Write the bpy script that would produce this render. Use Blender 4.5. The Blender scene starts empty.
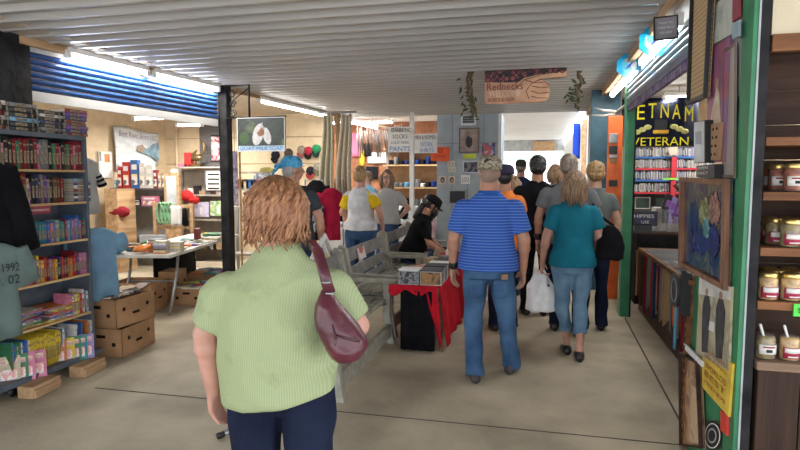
import bpy, bmesh, math, random
from mathutils import Vector, Matrix, noise
random.seed(7)
R = math.radians
C = bpy.context.scene.collection
SC = bpy.context.scene

# ------------------------------------------------------------------ camera, sky, exposure
F = 570.0; YAW = math.atan(135/570); PIT = math.atan(47/570); H = 1.62
cam = bpy.data.cameras.new('camera'); cam.sensor_width = 36; cam.lens = F/800*36; cam.clip_end = 300
co = bpy.data.objects.new('camera', cam); C.objects.link(co)
co.location = (0, 0, H); co.rotation_euler = (math.pi/2-PIT, 0, YAW); SC.camera = co
w = bpy.data.worlds.new('sky'); SC.world = w; w.use_nodes = True
nt = w.node_tree; bg = nt.nodes['Background']
tc = nt.nodes.new('ShaderNodeTexCoord'); sep = nt.nodes.new('ShaderNodeSeparateXYZ'); rp = nt.nodes.new('ShaderNodeValToRGB')
nt.links.new(tc.outputs['Generated'], sep.inputs[0]); nt.links.new(sep.outputs['Z'], rp.inputs[0]); nt.links.new(rp.outputs[0], bg.inputs[0])
rp.color_ramp.elements[0].position = 0.0; rp.color_ramp.elements[0].color = (.92, .95, 1, 1)
rp.color_ramp.elements[1].position = .7; rp.color_ramp.elements[1].color = (.80, .88, 1, 1)
bg.inputs[1].default_value = 2.1
sun = bpy.data.lights.new('sun', 'SUN'); sun.energy = 2.5; sun.angle = R(2); sun.color = (1, .95, .86)
so = bpy.data.objects.new('sun', sun); C.objects.link(so); so.rotation_euler = (R(35), R(-20), R(10))
SC.view_settings.view_transform = 'Standard'; SC.view_settings.look = 'None'
SC.view_settings.exposure = 1.05; SC.view_settings.gamma = 1; SC.view_settings.use_curve_mapping = False
SC.cycles.use_denoising = True; SC.cycles.max_bounces = 8; SC.cycles.diffuse_bounces = 5
SC.cycles.sample_clamp_indirect = 6

# ------------------------------------------------------------------ picture rays
def ray(px, py):
    r = (px-400)/F; u = (225-py)/F
    f = math.cos(PIT)+u*math.sin(PIT); z = -math.sin(PIT)+u*math.cos(PIT)
    return Vector((r*math.cos(YAW)-f*math.sin(YAW), r*math.sin(YAW)+f*math.cos(YAW), z))
CAM = Vector((0, 0, H))
def G(px, py, z=0.0):
    d = ray(px, py); return CAM+d*((z-H)/d.z)
def AY(px, py, Y):
    d = ray(px, py); return CAM+d*(Y/d.y)
def AX(px, py, X):
    d = ray(px, py); return CAM+d*(X/d.x)
LA = Vector((-4.49, 4.08, 0)); LB = Vector((-3.86, 10.46, 0)); LD = (LB-LA).normalized(); LN = Vector((LD.y, -LD.x, 0))
def AL(px, py, off=0.0):            # a point of the left shop front, off metres out of it
    d = ray(px, py); return CAM+d*((LA+LN*off-CAM).dot(LN)/d.dot(LN))

# ------------------------------------------------------------------ materials
MATS = {}
def mat(name, col, rough=.6, metal=0, var=.12, vscale=6, bump=.1, bscale=40, dark=None, stretch=None, spec=.5, emit=0, trans=0, alpha=1, detail=3):
    if name in MATS: return MATS[name]
    if rough >= .8 and spec == .5: spec = .12
    m = bpy.data.materials.new(name); m.use_nodes = True; t = m.node_tree; N = t.nodes; L = t.links; b = N['Principled BSDF']
    b.inputs['Roughness'].default_value = rough; b.inputs['Metallic'].default_value = metal; b.inputs['Specular IOR Level'].default_value = spec
    tcn = N.new('ShaderNodeTexCoord'); mp = N.new('ShaderNodeMapping'); L.new(tcn.outputs['Object'], mp.inputs[0])
    if stretch: mp.inputs['Scale'].default_value = stretch
    n = N.new('ShaderNodeTexNoise'); n.inputs['Scale'].default_value = vscale; n.inputs['Detail'].default_value = detail; L.new(mp.outputs[0], n.inputs['Vector'])
    cr = N.new('ShaderNodeValToRGB'); L.new(n.outputs['Fac'], cr.inputs[0])
    c2 = dark or tuple(c*(1-var*2) for c in col); c1 = tuple(min(1, c*(1+var)) for c in col)
    cr.color_ramp.elements[0].position = .33; cr.color_ramp.elements[0].color = (*c2, 1)
    cr.color_ramp.elements[1].position = .67; cr.color_ramp.elements[1].color = (*c1, 1)
    L.new(cr.outputs[0], b.inputs['Base Color'])
    if bump:
        n2 = N.new('ShaderNodeTexNoise'); n2.inputs['Scale'].default_value = bscale; n2.inputs['Detail'].default_value = 4; L.new(mp.outputs[0], n2.inputs['Vector'])
        bp = N.new('ShaderNodeBump'); bp.inputs['Strength'].default_value = bump; bp.inputs['Distance'].default_value = .02
        L.new(n2.outputs['Fac'], bp.inputs['Height']); L.new(bp.outputs[0], b.inputs['Normal'])
    if emit: b.inputs['Emission Color'].default_value = (*col, 1); b.inputs['Emission Strength'].default_value = emit
    if trans: b.inputs['Transmission Weight'].default_value = trans
    if alpha < 1: b.inputs['Alpha'].default_value = alpha
    MATS[name] = m; return m
def cover(name, rough=.5, var=.15, bump=.05):     # takes its colour from the object
    if name in MATS: return MATS[name]
    m = mat(name, (1, 1, 1), rough, var=var, bump=bump, vscale=25); t = m.node_tree
    oi = t.nodes.new('ShaderNodeObjectInfo'); mx = t.nodes.new('ShaderNodeMix'); mx.data_type = 'RGBA'; mx.blend_type = 'MULTIPLY'; mx.inputs[0].default_value = 1
    cr = [x for x in t.nodes if x.type == 'VALTORGB'][0]
    t.links.new(oi.outputs['Color'], mx.inputs[6]); t.links.new(cr.outputs[0], mx.inputs[7]); t.links.new(mx.outputs[2], t.nodes['Principled BSDF'].inputs['Base Color'])
    return m
def art(name, cols, scale=6, rough=.5, distort=.6, seed=0, voro=False, stretch=None, const=False):    # printed or painted picture
    if name in MATS: return MATS[name]
    m = bpy.data.materials.new(name); m.use_nodes = True; t = m.node_tree; N = t.nodes; L = t.links; b = N['Principled BSDF']; b.inputs['Roughness'].default_value = rough
    tcn = N.new('ShaderNodeTexCoord'); mp = N.new('ShaderNodeMapping'); mp.inputs['Location'].default_value = (seed*3.7, seed*1.3, seed*2.1)
    if stretch: mp.inputs['Scale'].default_value = stretch
    L.new(tcn.outputs['Object'], mp.inputs[0])
    n = N.new('ShaderNodeTexNoise'); n.inputs['Scale'].default_value = scale; n.inputs['Detail'].default_value = 4; n.inputs['Distortion'].default_value = distort; L.new(mp.outputs[0], n.inputs['Vector'])
    src = n.outputs['Fac']
    if voro:
        v = N.new('ShaderNodeTexVoronoi'); v.inputs['Scale'].default_value = scale; L.new(mp.outputs[0], v.inputs['Vector'])
        sp = N.new('ShaderNodeSeparateColor'); L.new(v.outputs['Color'], sp.inputs[0]); src = sp.outputs[0]
    cr = N.new('ShaderNodeValToRGB'); L.new(src, cr.inputs[0]); L.new(cr.outputs[0], b.inputs['Base Color'])
    if const or voro: cr.color_ramp.interpolation = 'CONSTANT'
    el = cr.color_ramp.elements; k = len(cols); lo, hi = (0, 1) if voro else (.3, .7)
    for i, c in enumerate(cols):
        p = lo+(hi-lo)*i/(k if voro else max(1, k-1))
        e = el[i] if i < 2 else el.new(p)
        e.position = p; e.color = (*c, 1)
    MATS[name] = m; return m
def striped(name, c1, c2, scale, axis='Z', width=.5, rough=.8, bump=.0, noise_amt=0, blotch=None, bumpn=.15):
    if name in MATS: return MATS[name]
    m = bpy.data.materials.new(name); m.use_nodes = True; t = m.node_tree; N = t.nodes; L = t.links; b = N['Principled BSDF']; b.inputs['Roughness'].default_value = rough
    b.inputs['Specular IOR Level'].default_value = .25
    tcn = N.new('ShaderNodeTexCoord'); sp = N.new('ShaderNodeSeparateXYZ'); L.new(tcn.outputs['Object'], sp.inputs[0])
    mu = N.new('ShaderNodeMath'); mu.operation = 'MULTIPLY'; mu.inputs[1].default_value = scale; L.new(sp.outputs[axis], mu.inputs[0])
    fr = N.new('ShaderNodeMath'); fr.operation = 'FRACT'; L.new(mu.outputs[0], fr.inputs[0])
    cr = N.new('ShaderNodeValToRGB'); L.new(fr.outputs[0], cr.inputs[0]); e = cr.color_ramp.elements
    e[0].position = width-.12; e[0].color = (*c1, 1); e[1].position = width; e[1].color = (*c2, 1); e2 = e.new(.95); e2.color = (*c2, 1); e3 = e.new(1.); e3.color = (*c1, 1)
    out = cr.outputs[0]
    if blotch:
        n = N.new('ShaderNodeTexNoise'); n.inputs['Scale'].default_value = blotch[0]; n.inputs['Detail'].default_value = 5; L.new(tcn.outputs['Object'], n.inputs['Vector'])
        c3 = N.new('ShaderNodeValToRGB'); L.new(n.outputs['Fac'], c3.inputs[0]); c3.color_ramp.elements[0].position = blotch[1]; c3.color_ramp.elements[1].position = blotch[1]+.1
        c3.color_ramp.elements[0].color = (1, 1, 1, 1); c3.color_ramp.elements[1].color = (blotch[2],)*3+(1,)
        mx = N.new('ShaderNodeMix'); mx.data_type = 'RGBA'; mx.blend_type = 'MULTIPLY'; mx.inputs[0].default_value = 1; L.new(out, mx.inputs[6]); L.new(c3.outputs[0], mx.inputs[7]); out = mx.outputs[2]
    L.new(out, b.inputs['Base Color'])
    n2 = N.new('ShaderNodeTexNoise'); n2.inputs['Scale'].default_value = 12; n2.inputs['Detail'].default_value = 4; L.new(tcn.outputs['Object'], n2.inputs['Vector'])
    bp = N.new('ShaderNodeBump'); bp.inputs['Strength'].default_value = bumpn; bp.inputs['Distance'].default_value = .03; L.new(n2.outputs['Fac'], bp.inputs['Height'])
    if bump:
        b2 = N.new('ShaderNodeBump'); b2.inputs['Strength'].default_value = bump; b2.inputs['Distance'].default_value = .003
        L.new(fr.outputs[0], b2.inputs['Height']); L.new(bp.outputs[0], b2.inputs['Normal']); bp = b2
    L.new(bp.outputs[0], b.inputs['Normal'])
    MATS[name] = m; return m
def wood(name, col, dark, axis=2, rough=.6, sc=9):
    st = [sc, sc, sc]; st[axis] = sc*.08
    return mat(name, col, rough, dark=dark, vscale=1.6, stretch=tuple(st), bump=.25, bscale=5, detail=6, spec=.2)

# ------------------------------------------------------------------ mesh building
class MB:
    def __init__(s): s.v = []; s.f = []; s.m = []; s.sm = []; s.M = Matrix()
    def add(s, vs, fs, mi=0, smooth=False):
        o = len(s.v); s.v += [s.M @ Vector(v) for v in vs]
        s.f += [[i+o for i in f] for f in fs]; s.m += [mi]*len(fs); s.sm += [smooth]*len(fs); return s
    def box(s, c, d, rz=0, rx=0, ry=0, mi=0):
        c = Vector(c); Q = Matrix.Rotation(rz, 3, 'Z') @ Matrix.Rotation(ry, 3, 'Y') @ Matrix.Rotation(rx, 3, 'X')
        vs = [c+Q @ Vector((x*d[0]/2, y*d[1]/2, z*d[2]/2)) for x in (-1, 1) for y in (-1, 1) for z in (-1, 1)]
        return s.add(vs, [(0, 1, 3, 2), (4, 6, 7, 5), (0, 4, 5, 1), (2, 3, 7, 6), (0, 2, 6, 4), (1, 5, 7, 3)], mi)
    def bx(s, x0, x1, y0, y1, z0, z1, mi=0): return s.box(((x0+x1)/2, (y0+y1)/2, (z0+z1)/2), (abs(x1-x0), abs(y1-y0), abs(z1-z0)), mi=mi)
    def beam(s, a, b, wd, ht, mi=0, up=(0, 0, 1)):       # rectangular bar from a to b
        a = Vector(a); b = Vector(b); d = (b-a).normalized(); u = Vector(up)
        if abs(d.dot(u)) > .98: u = Vector((0, 1, 0))
        r = d.cross(u).normalized(); u = r.cross(d)
        vs = [p+r*i*wd/2+u*j*ht/2 for p in (a, b) for i, j in ((-1, -1), (1, -1), (1, 1), (-1, 1))]
        return s.add(vs, [(3, 2, 1, 0), (4, 5, 6, 7), (0, 1, 5, 4), (1, 2, 6, 5), (2, 3, 7, 6), (3, 0, 4, 7)], mi)
    def rings(s, rs, n=16, mi=0, smooth=True, cap=True):  # rs: list of (centre, axis_a, axis_b) ellipses
        vs = []; fs = []
        for c, a, b in rs:
            c = Vector(c); a = Vector(a); b = Vector(b)
            vs += [c+a*math.cos(2*math.pi*k/n)+b*math.sin(2*math.pi*k/n) for k in range(n)]
        for i in range(len(rs)-1):
            for k in range(n): fs.append((i*n+k, i*n+(k+1) % n, (i+1)*n+(k+1) % n, (i+1)*n+k))
        if cap: fs.append(tuple(range(n-1, -1, -1))); fs.append(tuple((len(rs)-1)*n+k for k in range(n)))
        return s.add(vs, fs, mi, smooth)
    def cyl(s, a, b, r0, r1=None, n=12, mi=0, smooth=True, flat=1):
        r1 = r0 if r1 is None else r1; a = Vector(a); b = Vector(b); d = (b-a).normalized()
        u = Vector((0, 0, 1)) if abs(d.z) < .9 else Vector((1, 0, 0)); x = d.cross(u).normalized(); y = d.cross(x)
        return s.rings([(a, x*r0, y*r0*flat), (b, x*r1, y*r1*flat)], n, mi, smooth)
    def cap(s, a, b, r0, r1=None, n=12, mi=0):           # tapered capsule
        r1 = r0 if r1 is None else r1; a = Vector(a); b = Vector(b); d = (b-a).normalized()
        u = Vector((0, 0, 1)) if abs(d.z) < .9 else Vector((1, 0, 0)); x = d.cross(u).normalized(); y = d.cross(x)
        rs = [(a-d*r0*math.cos(t), x*r0*math.sin(t), y*r0*math.sin(t)) for t in (.25, .7, 1.15, math.pi/2)]
        rs += [(b+d*r1*math.cos(t), x*r1*math.sin(t), y*r1*math.sin(t)) for t in (math.pi/2, 1.15, .7, .25)]
        return s.rings(rs, n, mi)
    def ell(s, c, r, n=16, m=10, mi=0, Q=None):
        c = Vector(c); Q = Q or Matrix.Identity(3); rs = []
        for i in range(m+1):
            t = math.pi*(i+.12)/(m+.24)
            rs.append((c+Q @ Vector((0, 0, -r[2]*math.cos(t))), Q @ Vector((r[0]*math.sin(t), 0, 0)), Q @ Vector((0, r[1]*math.sin(t), 0))))
        return s.rings(rs, n, mi)
    def tube(s, pts, r, n=8, mi=0, taper=None):
        pts = [Vector(p) for p in pts]; rs = []; px = None
        for i, p in enumerate(pts):
            d = (pts[min(i+1, len(pts)-1)]-pts[max(i-1, 0)]).normalized()
            if px is None: u = Vector((0, 0, 1)) if abs(d.z) < .9 else Vector((1, 0, 0)); px = d.cross(u).normalized()
            else: px = (px-d*px.dot(d)).normalized()
            rr = r if taper is None else r*taper[min(i, len(taper)-1)]
            rs.append((p, px*rr, d.cross(px)*rr))
        return s.rings(rs, n, mi)
    def lathe(s, c, prof, n=20, mi=0, smooth=True):      # prof: (radius, z)
        c = Vector(c); return s.rings([(c+Vector((0, 0, z)), Vector((r, 0, 0)), Vector((0, r, 0))) for r, z in prof], n, mi, smooth)
    def prism(s, poly, d, mi=0):                         # polygon of 3-D points pushed along d
        d = Vector(d); k = len(poly); vs = [Vector(p) for p in poly]+[Vector(p)+d for p in poly]
        fs = [tuple(range(k-1, -1, -1)), tuple(range(k, 2*k))]+[(i, (i+1) % k, k+(i+1) % k, k+i) for i in range(k)]
        return s.add(vs, fs, mi)
    def sheet(s, fn, nu, nv, th, mi=0, smooth=True):     # cloth: fn(u,v) -> point, thickness th along normal
        P = [[Vector(fn(i/nu, j/nv)) for j in range(nv+1)] for i in range(nu+1)]; vs = []; 
        def nrm(i, j):
            a = P[min(i+1, nu)][j]-P[max(i-1, 0)][j]; b = P[i][min(j+1, nv)]-P[i][max(j-1, 0)]; c = a.cross(b)
            return c.normalized() if c.length > 1e-9 else Vector((0, 0, 1))
        for i in range(nu+1):
            for j in range(nv+1): vs.append(P[i][j])
        for i in range(nu+1):
            for j in range(nv+1): vs.append(P[i][j]-nrm(i, j)*th)
        W = nv+1; K = (nu+1)*W; fs = []
        for i in range(nu):
            for j in range(nv):
                a = i*W+j; fs.append((a, a+W, a+W+1, a+1)); fs.append((K+a, K+a+1, K+a+W+1, K+a+W))
        bd = [(i, 0) for i in range(nu)]+[(nu, j) for j in range(nv)]+[(i, nv) for i in range(nu, 0, -1)]+[(0, j) for j in range(nv, 0, -1)]
        for q in range(len(bd)):
            a = bd[q][0]*W+bd[q][1]; b = bd[(q+1) % len(bd)]; b = b[0]*W+b[1]; fs.append((b, a, K+a, K+b))
        return s.add(vs, fs, mi, smooth)
    def mesh(s, name, origin=(0, 0, 0)):
        o = Vector(origin); me = bpy.data.meshes.new(name); me.from_pydata([v-o for v in s.v], [], s.f)
        me.polygons.foreach_set('material_index', s.m); me.polygons.foreach_set('use_smooth', s.sm); me.update(); return me
def tag(o, label=None, cat=None, group=None, kind=None):
    if label: o['label'] = label
    if cat: o['category'] = cat
    if group: o['group'] = group
    if kind: o['kind'] = kind
    return o
def wloc(o):
    p = Vector(o.location)
    while o.parent: o = o.parent; p += Vector(o.location)
    return p
def part(name, mb, mats, parent, col=None, bevel=0, label=None):
    og = wloc(parent)
    me = mb.mesh(name, og) if isinstance(mb, MB) else mb
    o = bpy.data.objects.new(name, me); C.objects.link(o); o.parent = parent
    for m in (mats if isinstance(mats, (list, tuple)) else [mats]): me.materials.append(m)
    if col: o.color = (*col, 1)
    if bevel: b = o.modifiers.new('bevel', 'BEVEL'); b.width = bevel; b.segments = 2
    if label: o['label'] = label
    return o
def root(name, label, cat, loc, group=None):
    o = bpy.data.objects.new(name, None); C.objects.link(o); o.location = loc; o.empty_display_size = .1
    return tag(o, label, cat, group)
def single(name, mb, mats, label, cat, origin=None, group=None, col=None, bevel=0, kind=None):
    if origin is None:
        zs = min(v.z for v in mb.v); origin = (sum(v.x for v in mb.v)/len(mb.v), sum(v.y for v in mb.v)/len(mb.v), zs)
    me = mb.mesh(name, origin); o = bpy.data.objects.new(name, me); C.objects.link(o); o.location = origin
    for m in (mats if isinstance(mats, (list, tuple)) else [mats]): me.materials.append(m)
    if col: o.color = (*col, 1)
    if bevel: b = o.modifiers.new('bevel', 'BEVEL'); b.width = bevel; b.segments = 2
    return tag(o, label, cat, group, kind)
def struct(name, mb, mats, bevel=0):
    return single(name, mb, mats, None, None, origin=(0, 0, 0), kind='structure', bevel=bevel)
def copy_tree(o, parent=None):
    c = o.copy(); C.objects.link(c); c.parent = parent
    for ch in list(o.children): copy_tree(ch, c)
    return c
def text(parent, s, w, h, center, right, up, m, name='lettering', th=.002):
    cu = bpy.data.curves.new(name, 'FONT'); cu.body = s; cu.align_x = 'CENTER'; cu.resolution_u = 2
    t = bpy.data.objects.new('t', cu); C.objects.link(t); bpy.context.view_layer.update()
    me = t.to_mesh(); vs = [Vector(v.co) for v in me.vertices]; fs = [tuple(p.vertices) for p in me.polygons]; t.to_mesh_clear(); bpy.data.objects.remove(t)
    if not vs: return
    x0 = min(v.x for v in vs); x1 = max(v.x for v in vs); y0 = min(v.y for v in vs); y1 = max(v.y for v in vs)
    right = Vector(right).normalized(); up = Vector(up).normalized(); n = right.cross(up); c = Vector(center); mb = MB()
    P = [c+right*((v.x-x0)/(x1-x0)-.5)*w+up*((v.y-y0)/(y1-y0)-.5)*h for v in vs]
    mb.add([p+n*th for p in P], fs)
    return part(name, mb, m, parent)
def slab(mb, a, b, c, d, th, mi=0):                      # four corner points, thickness behind
    a, b, c, d = map(Vector, (a, b, c, d)); n = (b-a).cross(d-a).normalized(); return mb.prism([a, b, c, d], -n*th, mi)

# ------------------------------------------------------------------ palette
PAL = {'dark red': (.25, .02, .03), 'red': (.55, .03, .03), 'black': (.015, .015, .02), 'navy blue': (.02, .04, .16), 'white': (.72, .7, .66), 'cream': (.6, .5, .33),
       'blue': (.04, .15, .45), 'sky blue': (.18, .42, .62), 'brown': (.14, .06, .03), 'green': (.05, .22, .1), 'purple': (.16, .05, .28), 'orange': (.65, .2, .04),
       'pink': (.65, .2, .32), 'yellow': (.75, .55, .05), 'teal': (.03, .25, .28), 'grey': (.22, .22, .23), 'tan': (.4, .27, .15), 'lilac': (.35, .25, .5)}
ONES = 'first second third fourth fifth sixth seventh eighth ninth tenth eleventh twelfth thirteenth fourteenth fifteenth sixteenth seventeenth eighteenth nineteenth'.split()
def ordn(k):
    k += 1
    if k < 20: return ONES[k-1]
    if k % 10 == 0: return ['twentieth', 'thirtieth', 'fortieth', 'fiftieth', 'sixtieth', 'seventieth', 'eightieth'][k//10-2]
    return ['twenty', 'thirty', 'forty', 'fifty', 'sixty', 'seventy', 'eighty'][k//10-2]+'-'+ONES[k % 10-1]
M_concrete = mat('concrete', (.47, .41, .30), .72, dark=(.31, .265, .19), vscale=1.6, bump=.25, bscale=18, detail=9)
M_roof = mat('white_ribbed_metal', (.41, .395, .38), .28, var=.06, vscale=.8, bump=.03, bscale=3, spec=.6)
M_roof2 = mat('lit_ribbed_metal', (.75, .75, .76), .4, var=.04, vscale=.8, bump=.03, bscale=3)  # lighter copy of the roof metal, far ceiling's light put into its colour
M_cream = mat('cream_painted_wall', (.70, .56, .37), .7, var=.05, bump=.05)
M_white = mat('white_paint', (.75, .74, .72), .5, var=.04, bump=.03)
M_ply = mat('beige_ceiling_board', (.6, .52, .42), .7, var=.05, bump=.03)
M_dark = mat('blackened_wood', (.022, .022, .024), .7, var=.3, bump=.4, bscale=15, spec=.15)
M_black = mat('black_plastic', (.012, .012, .014), .4, var=.1, bump=.02)
M_blackcloth = mat('black_cloth', (.008, .008, .01), .9, var=.2, bump=.2)
M_tan = wood('raw_pine_board', (.5, .33, .19), (.33, .2, .1), 1)
M_pine = wood('pine_shelf_board', (.62, .42, .22), (.45, .28, .13), 1)
M_brown = wood('brown_stained_wood', (.06, .03, .018), (.025, .012, .008), 0)
M_brownv = wood('brown_weathered_board', (.055, .03, .02), (.022, .012, .009), 2)
M_orangew = wood('orange_brown_board', (.22, .095, .04), (.11, .045, .02), 0)
M_green = mat('green_painted_board', (.025, .2, .085), .45, var=.12, vscale=5, bump=.1)
M_dgreen = mat('dark_green_paint', (.01, .055, .03), .4, var=.1, bump=.05)
M_steel = mat('grey_steel', (.35, .36, .38), .35, .8, var=.1, bump=.02)
M_card = mat('brown_cardboard', (.40, .23, .12), .85, var=.1, bump=.08)
M_hole = mat('dark_hole', (.02, .012, .008), .9, bump=0)
M_tube = mat('fluorescent_tube', (1, .98, .95), .5, emit=11, bump=0)
M_paper = mat('book_pages', (.62, .55, .42), .9, var=.08, bump=.1)
M_cover = cover('printed_cover'); M_cloth = cover('plain_cloth', .9, .1, .2); M_gloss = cover('glossy_plastic', .25, .08, .02)
M_bluesl = mat('blue_shutter_paint', (.02, .075, .24), .22, var=.08, bump=.02, spec=.8)
M_glass = mat('clear_glass', (.95, .97, .97), .05, trans=1, bump=0, var=0)
M_yellowink = mat('yellow_print', (.8, .72, .05), .6, bump=0); M_blackink = mat('black_print', (.01, .01, .012), .6, bump=0); M_redink = mat('red_print', (.3, .02, .02), .6, bump=0)
M_blueink = mat('blue_print', (.05, .2, .5), .6, bump=0); M_whiteink = mat('white_print', (.8, .8, .78), .6, bump=0); M_greyink = mat('grey_print', (.35, .38, .4), .6, bump=0)
M_gold = mat('gold_lid', (.75, .55, .2), .3, .9, bump=.02)

# ================================================================== STRUCTURE
ZC = 2.90
mb = MB(); mb.bx(-9, 4, -5, 60, -.12, 0); struct('floor', mb, M_concrete)
M_joint = mat('dark_saw_cut', (.09, .08, .07), .9, bump=0)
mb = MB(); a = G(95, 388); b = G(690, 446); mb.beam((a.x, a.y, .0015), (b.x, b.y, .0015), .010, .002)
a = G(625, 318); b = G(682, 425); mb.beam((a.x, a.y, .0015), (b.x, b.y, .0015), .014, .002)
a = G(330, 300); mb.beam((-8, 9.2, .0015), (1.3, 9.2, .0015), .012, .002); struct('trim_1', mb, M_joint)
# aisle roof: ribbed metal sheet under an unseen box that blocks the sky
def ribbed(y0, y1, x0a, x0b, x1, z, pitch=.225, hgt=.045):
    vs = []; y = y0; prof = []
    while y < y1:
        for dy, dz in ((0, 0), (.52, 0), (.60, .55), (.68, 1), (.84, 1), (.92, .55)):
            yy = y+dy*pitch
            if yy <= y1: prof.append((yy, -dz*hgt))
        y += pitch
    prof.append((y1, 0)); mb = MB(); n = len(prof)
    for yy, dz in prof:
        xl = x0a+(x0b-x0a)*(yy-y0)/(y1-y0)
        vs += [(xl, yy, z+dz), (x1, yy, z+dz)]
    vs += [(v[0], v[1], z+.02) for v in vs]
    fs = [(2*i, 2*i+1, 2*i+3, 2*i+2) for i in range(n-1)]+[(2*n+2*i+2, 2*n+2*i+3, 2*n+2*i+1, 2*n+2*i) for i in range(n-1)]
    fs += [(2*i, 2*i+2, 2*n+2*i+2, 2*n+2*i) for i in range(n-1)]+[(2*i+3, 2*i+1, 2*n+2*i+1, 2*n+2*i+3) for i in range(n-1)]
    mb.add(vs, fs, 0, False); return mb
def lx(y): return LA.x+(LB.x-LA.x)*(y-LA.y)/(LB.y-LA.y)
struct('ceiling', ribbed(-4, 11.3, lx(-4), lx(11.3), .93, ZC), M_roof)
mb = MB(); mb.bx(-9, 4, -4, 11.3, ZC+.05, ZC+.1); struct('ceiling_light_blocker', mb, M_dark)  # unseen slab over the sheet, added to block light from above
struct('ceiling_far', ribbed(13.6, 24, -3.9, -3.9, .95, 3.2), M_roof2)  # starts late: hidden open gap before it added to let daylight in
mb = MB(); mb.bx(-3.9, 1.0, 13.6, 24, 3.23, 3.27); struct('ceiling_far_light_blocker', mb, M_dark)  # unseen slab over the far sheet, also there to block light
mb = MB(); mb.bx(-9, lx(8)-.02, 2.5, 10.6, ZC-.03, ZC); struct('ceiling_shop', mb, M_ply)
mb = MB(); mb.bx(.95, 4, 1.0, 11, ZC-.02, ZC+.02); struct('ceiling_right', mb, M_white)
# shop walls
mb = MB(); mb.bx(-7.6, -7.5, 2.0, 10.6, 0, ZC-.03); struct('wall_left', mb, M_cream)
mb = MB(); mb.bx(-7.5, lx(10.5)-.05, 10.5, 10.6, 0, ZC-.03); struct('wall_back', mb, M_cream)
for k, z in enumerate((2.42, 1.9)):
    mb = MB(); mb.bx(-7.5, -4.0, 10.485, 10.5, z, z+.012); struct('trim_%d' % (k+2), mb, mat('tan_batten', (.4, .3, .18), .8))  # thin tan battens across the cream back wall
# fascia of raw boards along the roof edge, left
mb = MB(); mb.beam((lx(4.2)+.05, 4.2, ZC-.07), (lx(7.0)+.05, 7.0, ZC-.07), .04, .07); struct('trim_4', mb, M_tan)
mb = MB(); mb.beam((lx(7.3)+.05, 7.3, ZC-.07), (lx(14)+.05, 14, ZC-.07), .04, .05); struct('trim_5', mb, M_tan)
mb = MB(); mb.beam((.90, 2.9, ZC-.08), (.92, 11.3, ZC-.08), .05, .09); struct('trim_6', mb, M_tan)
# roll-up shutter box over the left shop
def shutter(name, a, b, ztop, zbot, n, nrm, m, rail):
    r = MB(); hgt = (ztop-zbot)/n
    for k in range(n):
        z = zbot+hgt*(k+.5); prof = []
        d = (b-a).normalized()
        for t in range(7):
            an = math.pi*t/6; prof.append((a.x+nrm.x*.028*math.sin(an), a.y+nrm.y*.028*math.sin(an), z-hgt*.46*math.cos(an)))
        prof.append((a.x-nrm.x*.02, a.y-nrm.y*.02, z+hgt*.46)); prof.append((a.x-nrm.x*.02, a.y-nrm.y*.02, z-hgt*.46))
        r.prism(prof, b-a)
    return r
a = Vector((lx(3.6), 3.6, 0)); b = Vector((lx(7.0), 7.0, 0))
sh = root('roller_shutter', 'blue slatted roller shutter half lowered over the left shop opening', 'shutter', (a.x, a.y, 2.3))
part('slats', shutter('s', a, b, 2.76, 2.41, 6, LN, M_bluesl, None), M_bluesl, sh)
mb = MB(); mb.beam(a+Vector((0, 0, 2.36)), b+Vector((0, 0, 2.36)), .05, .09); part('bottom_rail', mb, M_white, sh)
mb = MB(); mb.beam(a+Vector((-.03, 0, 2.82)), b+Vector((-.03, 0, 2.82)), .02, .12); struct('trim_7', mb, M_white)
# pillar booth in the middle
mb = MB(); mb.bx(-1.93, -.69, 11.35, 12.9, 0, ZC+.02); pil = struct('wall_booth', mb, mat('grey_blue_panel', (.34, .39, .42), .55, var=.05, bump=.05))
mb = MB()
for x in (-1.62, -1.31, -1.0): mb.bx(x-.006, x+.006, 11.343, 11.35, 0, ZC)
mb.bx(-1.93, -.69, 11.343, 11.35, 2.30, 2.312); struct('trim_8', mb, mat('panel_groove', (.2, .24, .26), .7))
mb = MB(); mb.bx(-.72, -.66, 11.33, 11.40, 0, ZC); struct('trim_9', mb, M_white)
# far header and opening
a = AY(505, 139, 24); b = AY(592, 150.5, 24)
mb = MB(); mb.bx(-6, 1.6, 24, 24.2, b.z, 3.3); struct('beam_far', mb, mat('grey_header', (.4, .42, .42), .6))
mb = MB(); p = AY(533, 151, 23.9); q = AY(555, 141, 23.9); mb.bx(p.x, q.x, 23.88, 23.98, p.z, q.z); single('wooden_board', mb, M_tan, 'small raw wooden board fixed to the grey header above the far opening', 'board')
# right side far wall: white ribbed door, posts
mb = MB()
y = 9.2
while y < 24: mb.bx(1.1, 1.14, y, y+.5, 0, 2.95); mb.bx(1.08, 1.1, y+.5, y+.56, 0, 2.95); y += .56
struct('wall_right_far', mb, M_white)
for k, (px, Y, wd, m) in enumerate(((583, 13.5, .09, M_tan), (590, 11.0, .10, M_white), (578, 17.5, .12, M_tan))):
    p = AY(px, 180, Y); mb = MB(); mb.bx(p.x-wd/2, p.x+wd/2, Y, Y+.09, 0, 2.93); struct('pillar_%d' % (k+1), mb, m)
# sock shop at far left
mb = MB(); mb.bx(-7.5, -1.95, 15.4, 15.5, 0, 3.2); struct('wall_sock_shop', mb, mat('brown_pegboard', (.32, .13, .06), .7, var=.15, bump=.2, bscale=60))
mb = MB(); mb.bx(-7.0, -6.9, 10.6, 15.4, 0, 3.2); struct('wall_sock_shop_side', mb, M_cream)
mb = MB(); mb.bx(-7.0, -3.9, 13.0, 15.5, 3.2, 3.25); struct('ceiling_sock_shop', mb, M_roof2)

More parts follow.
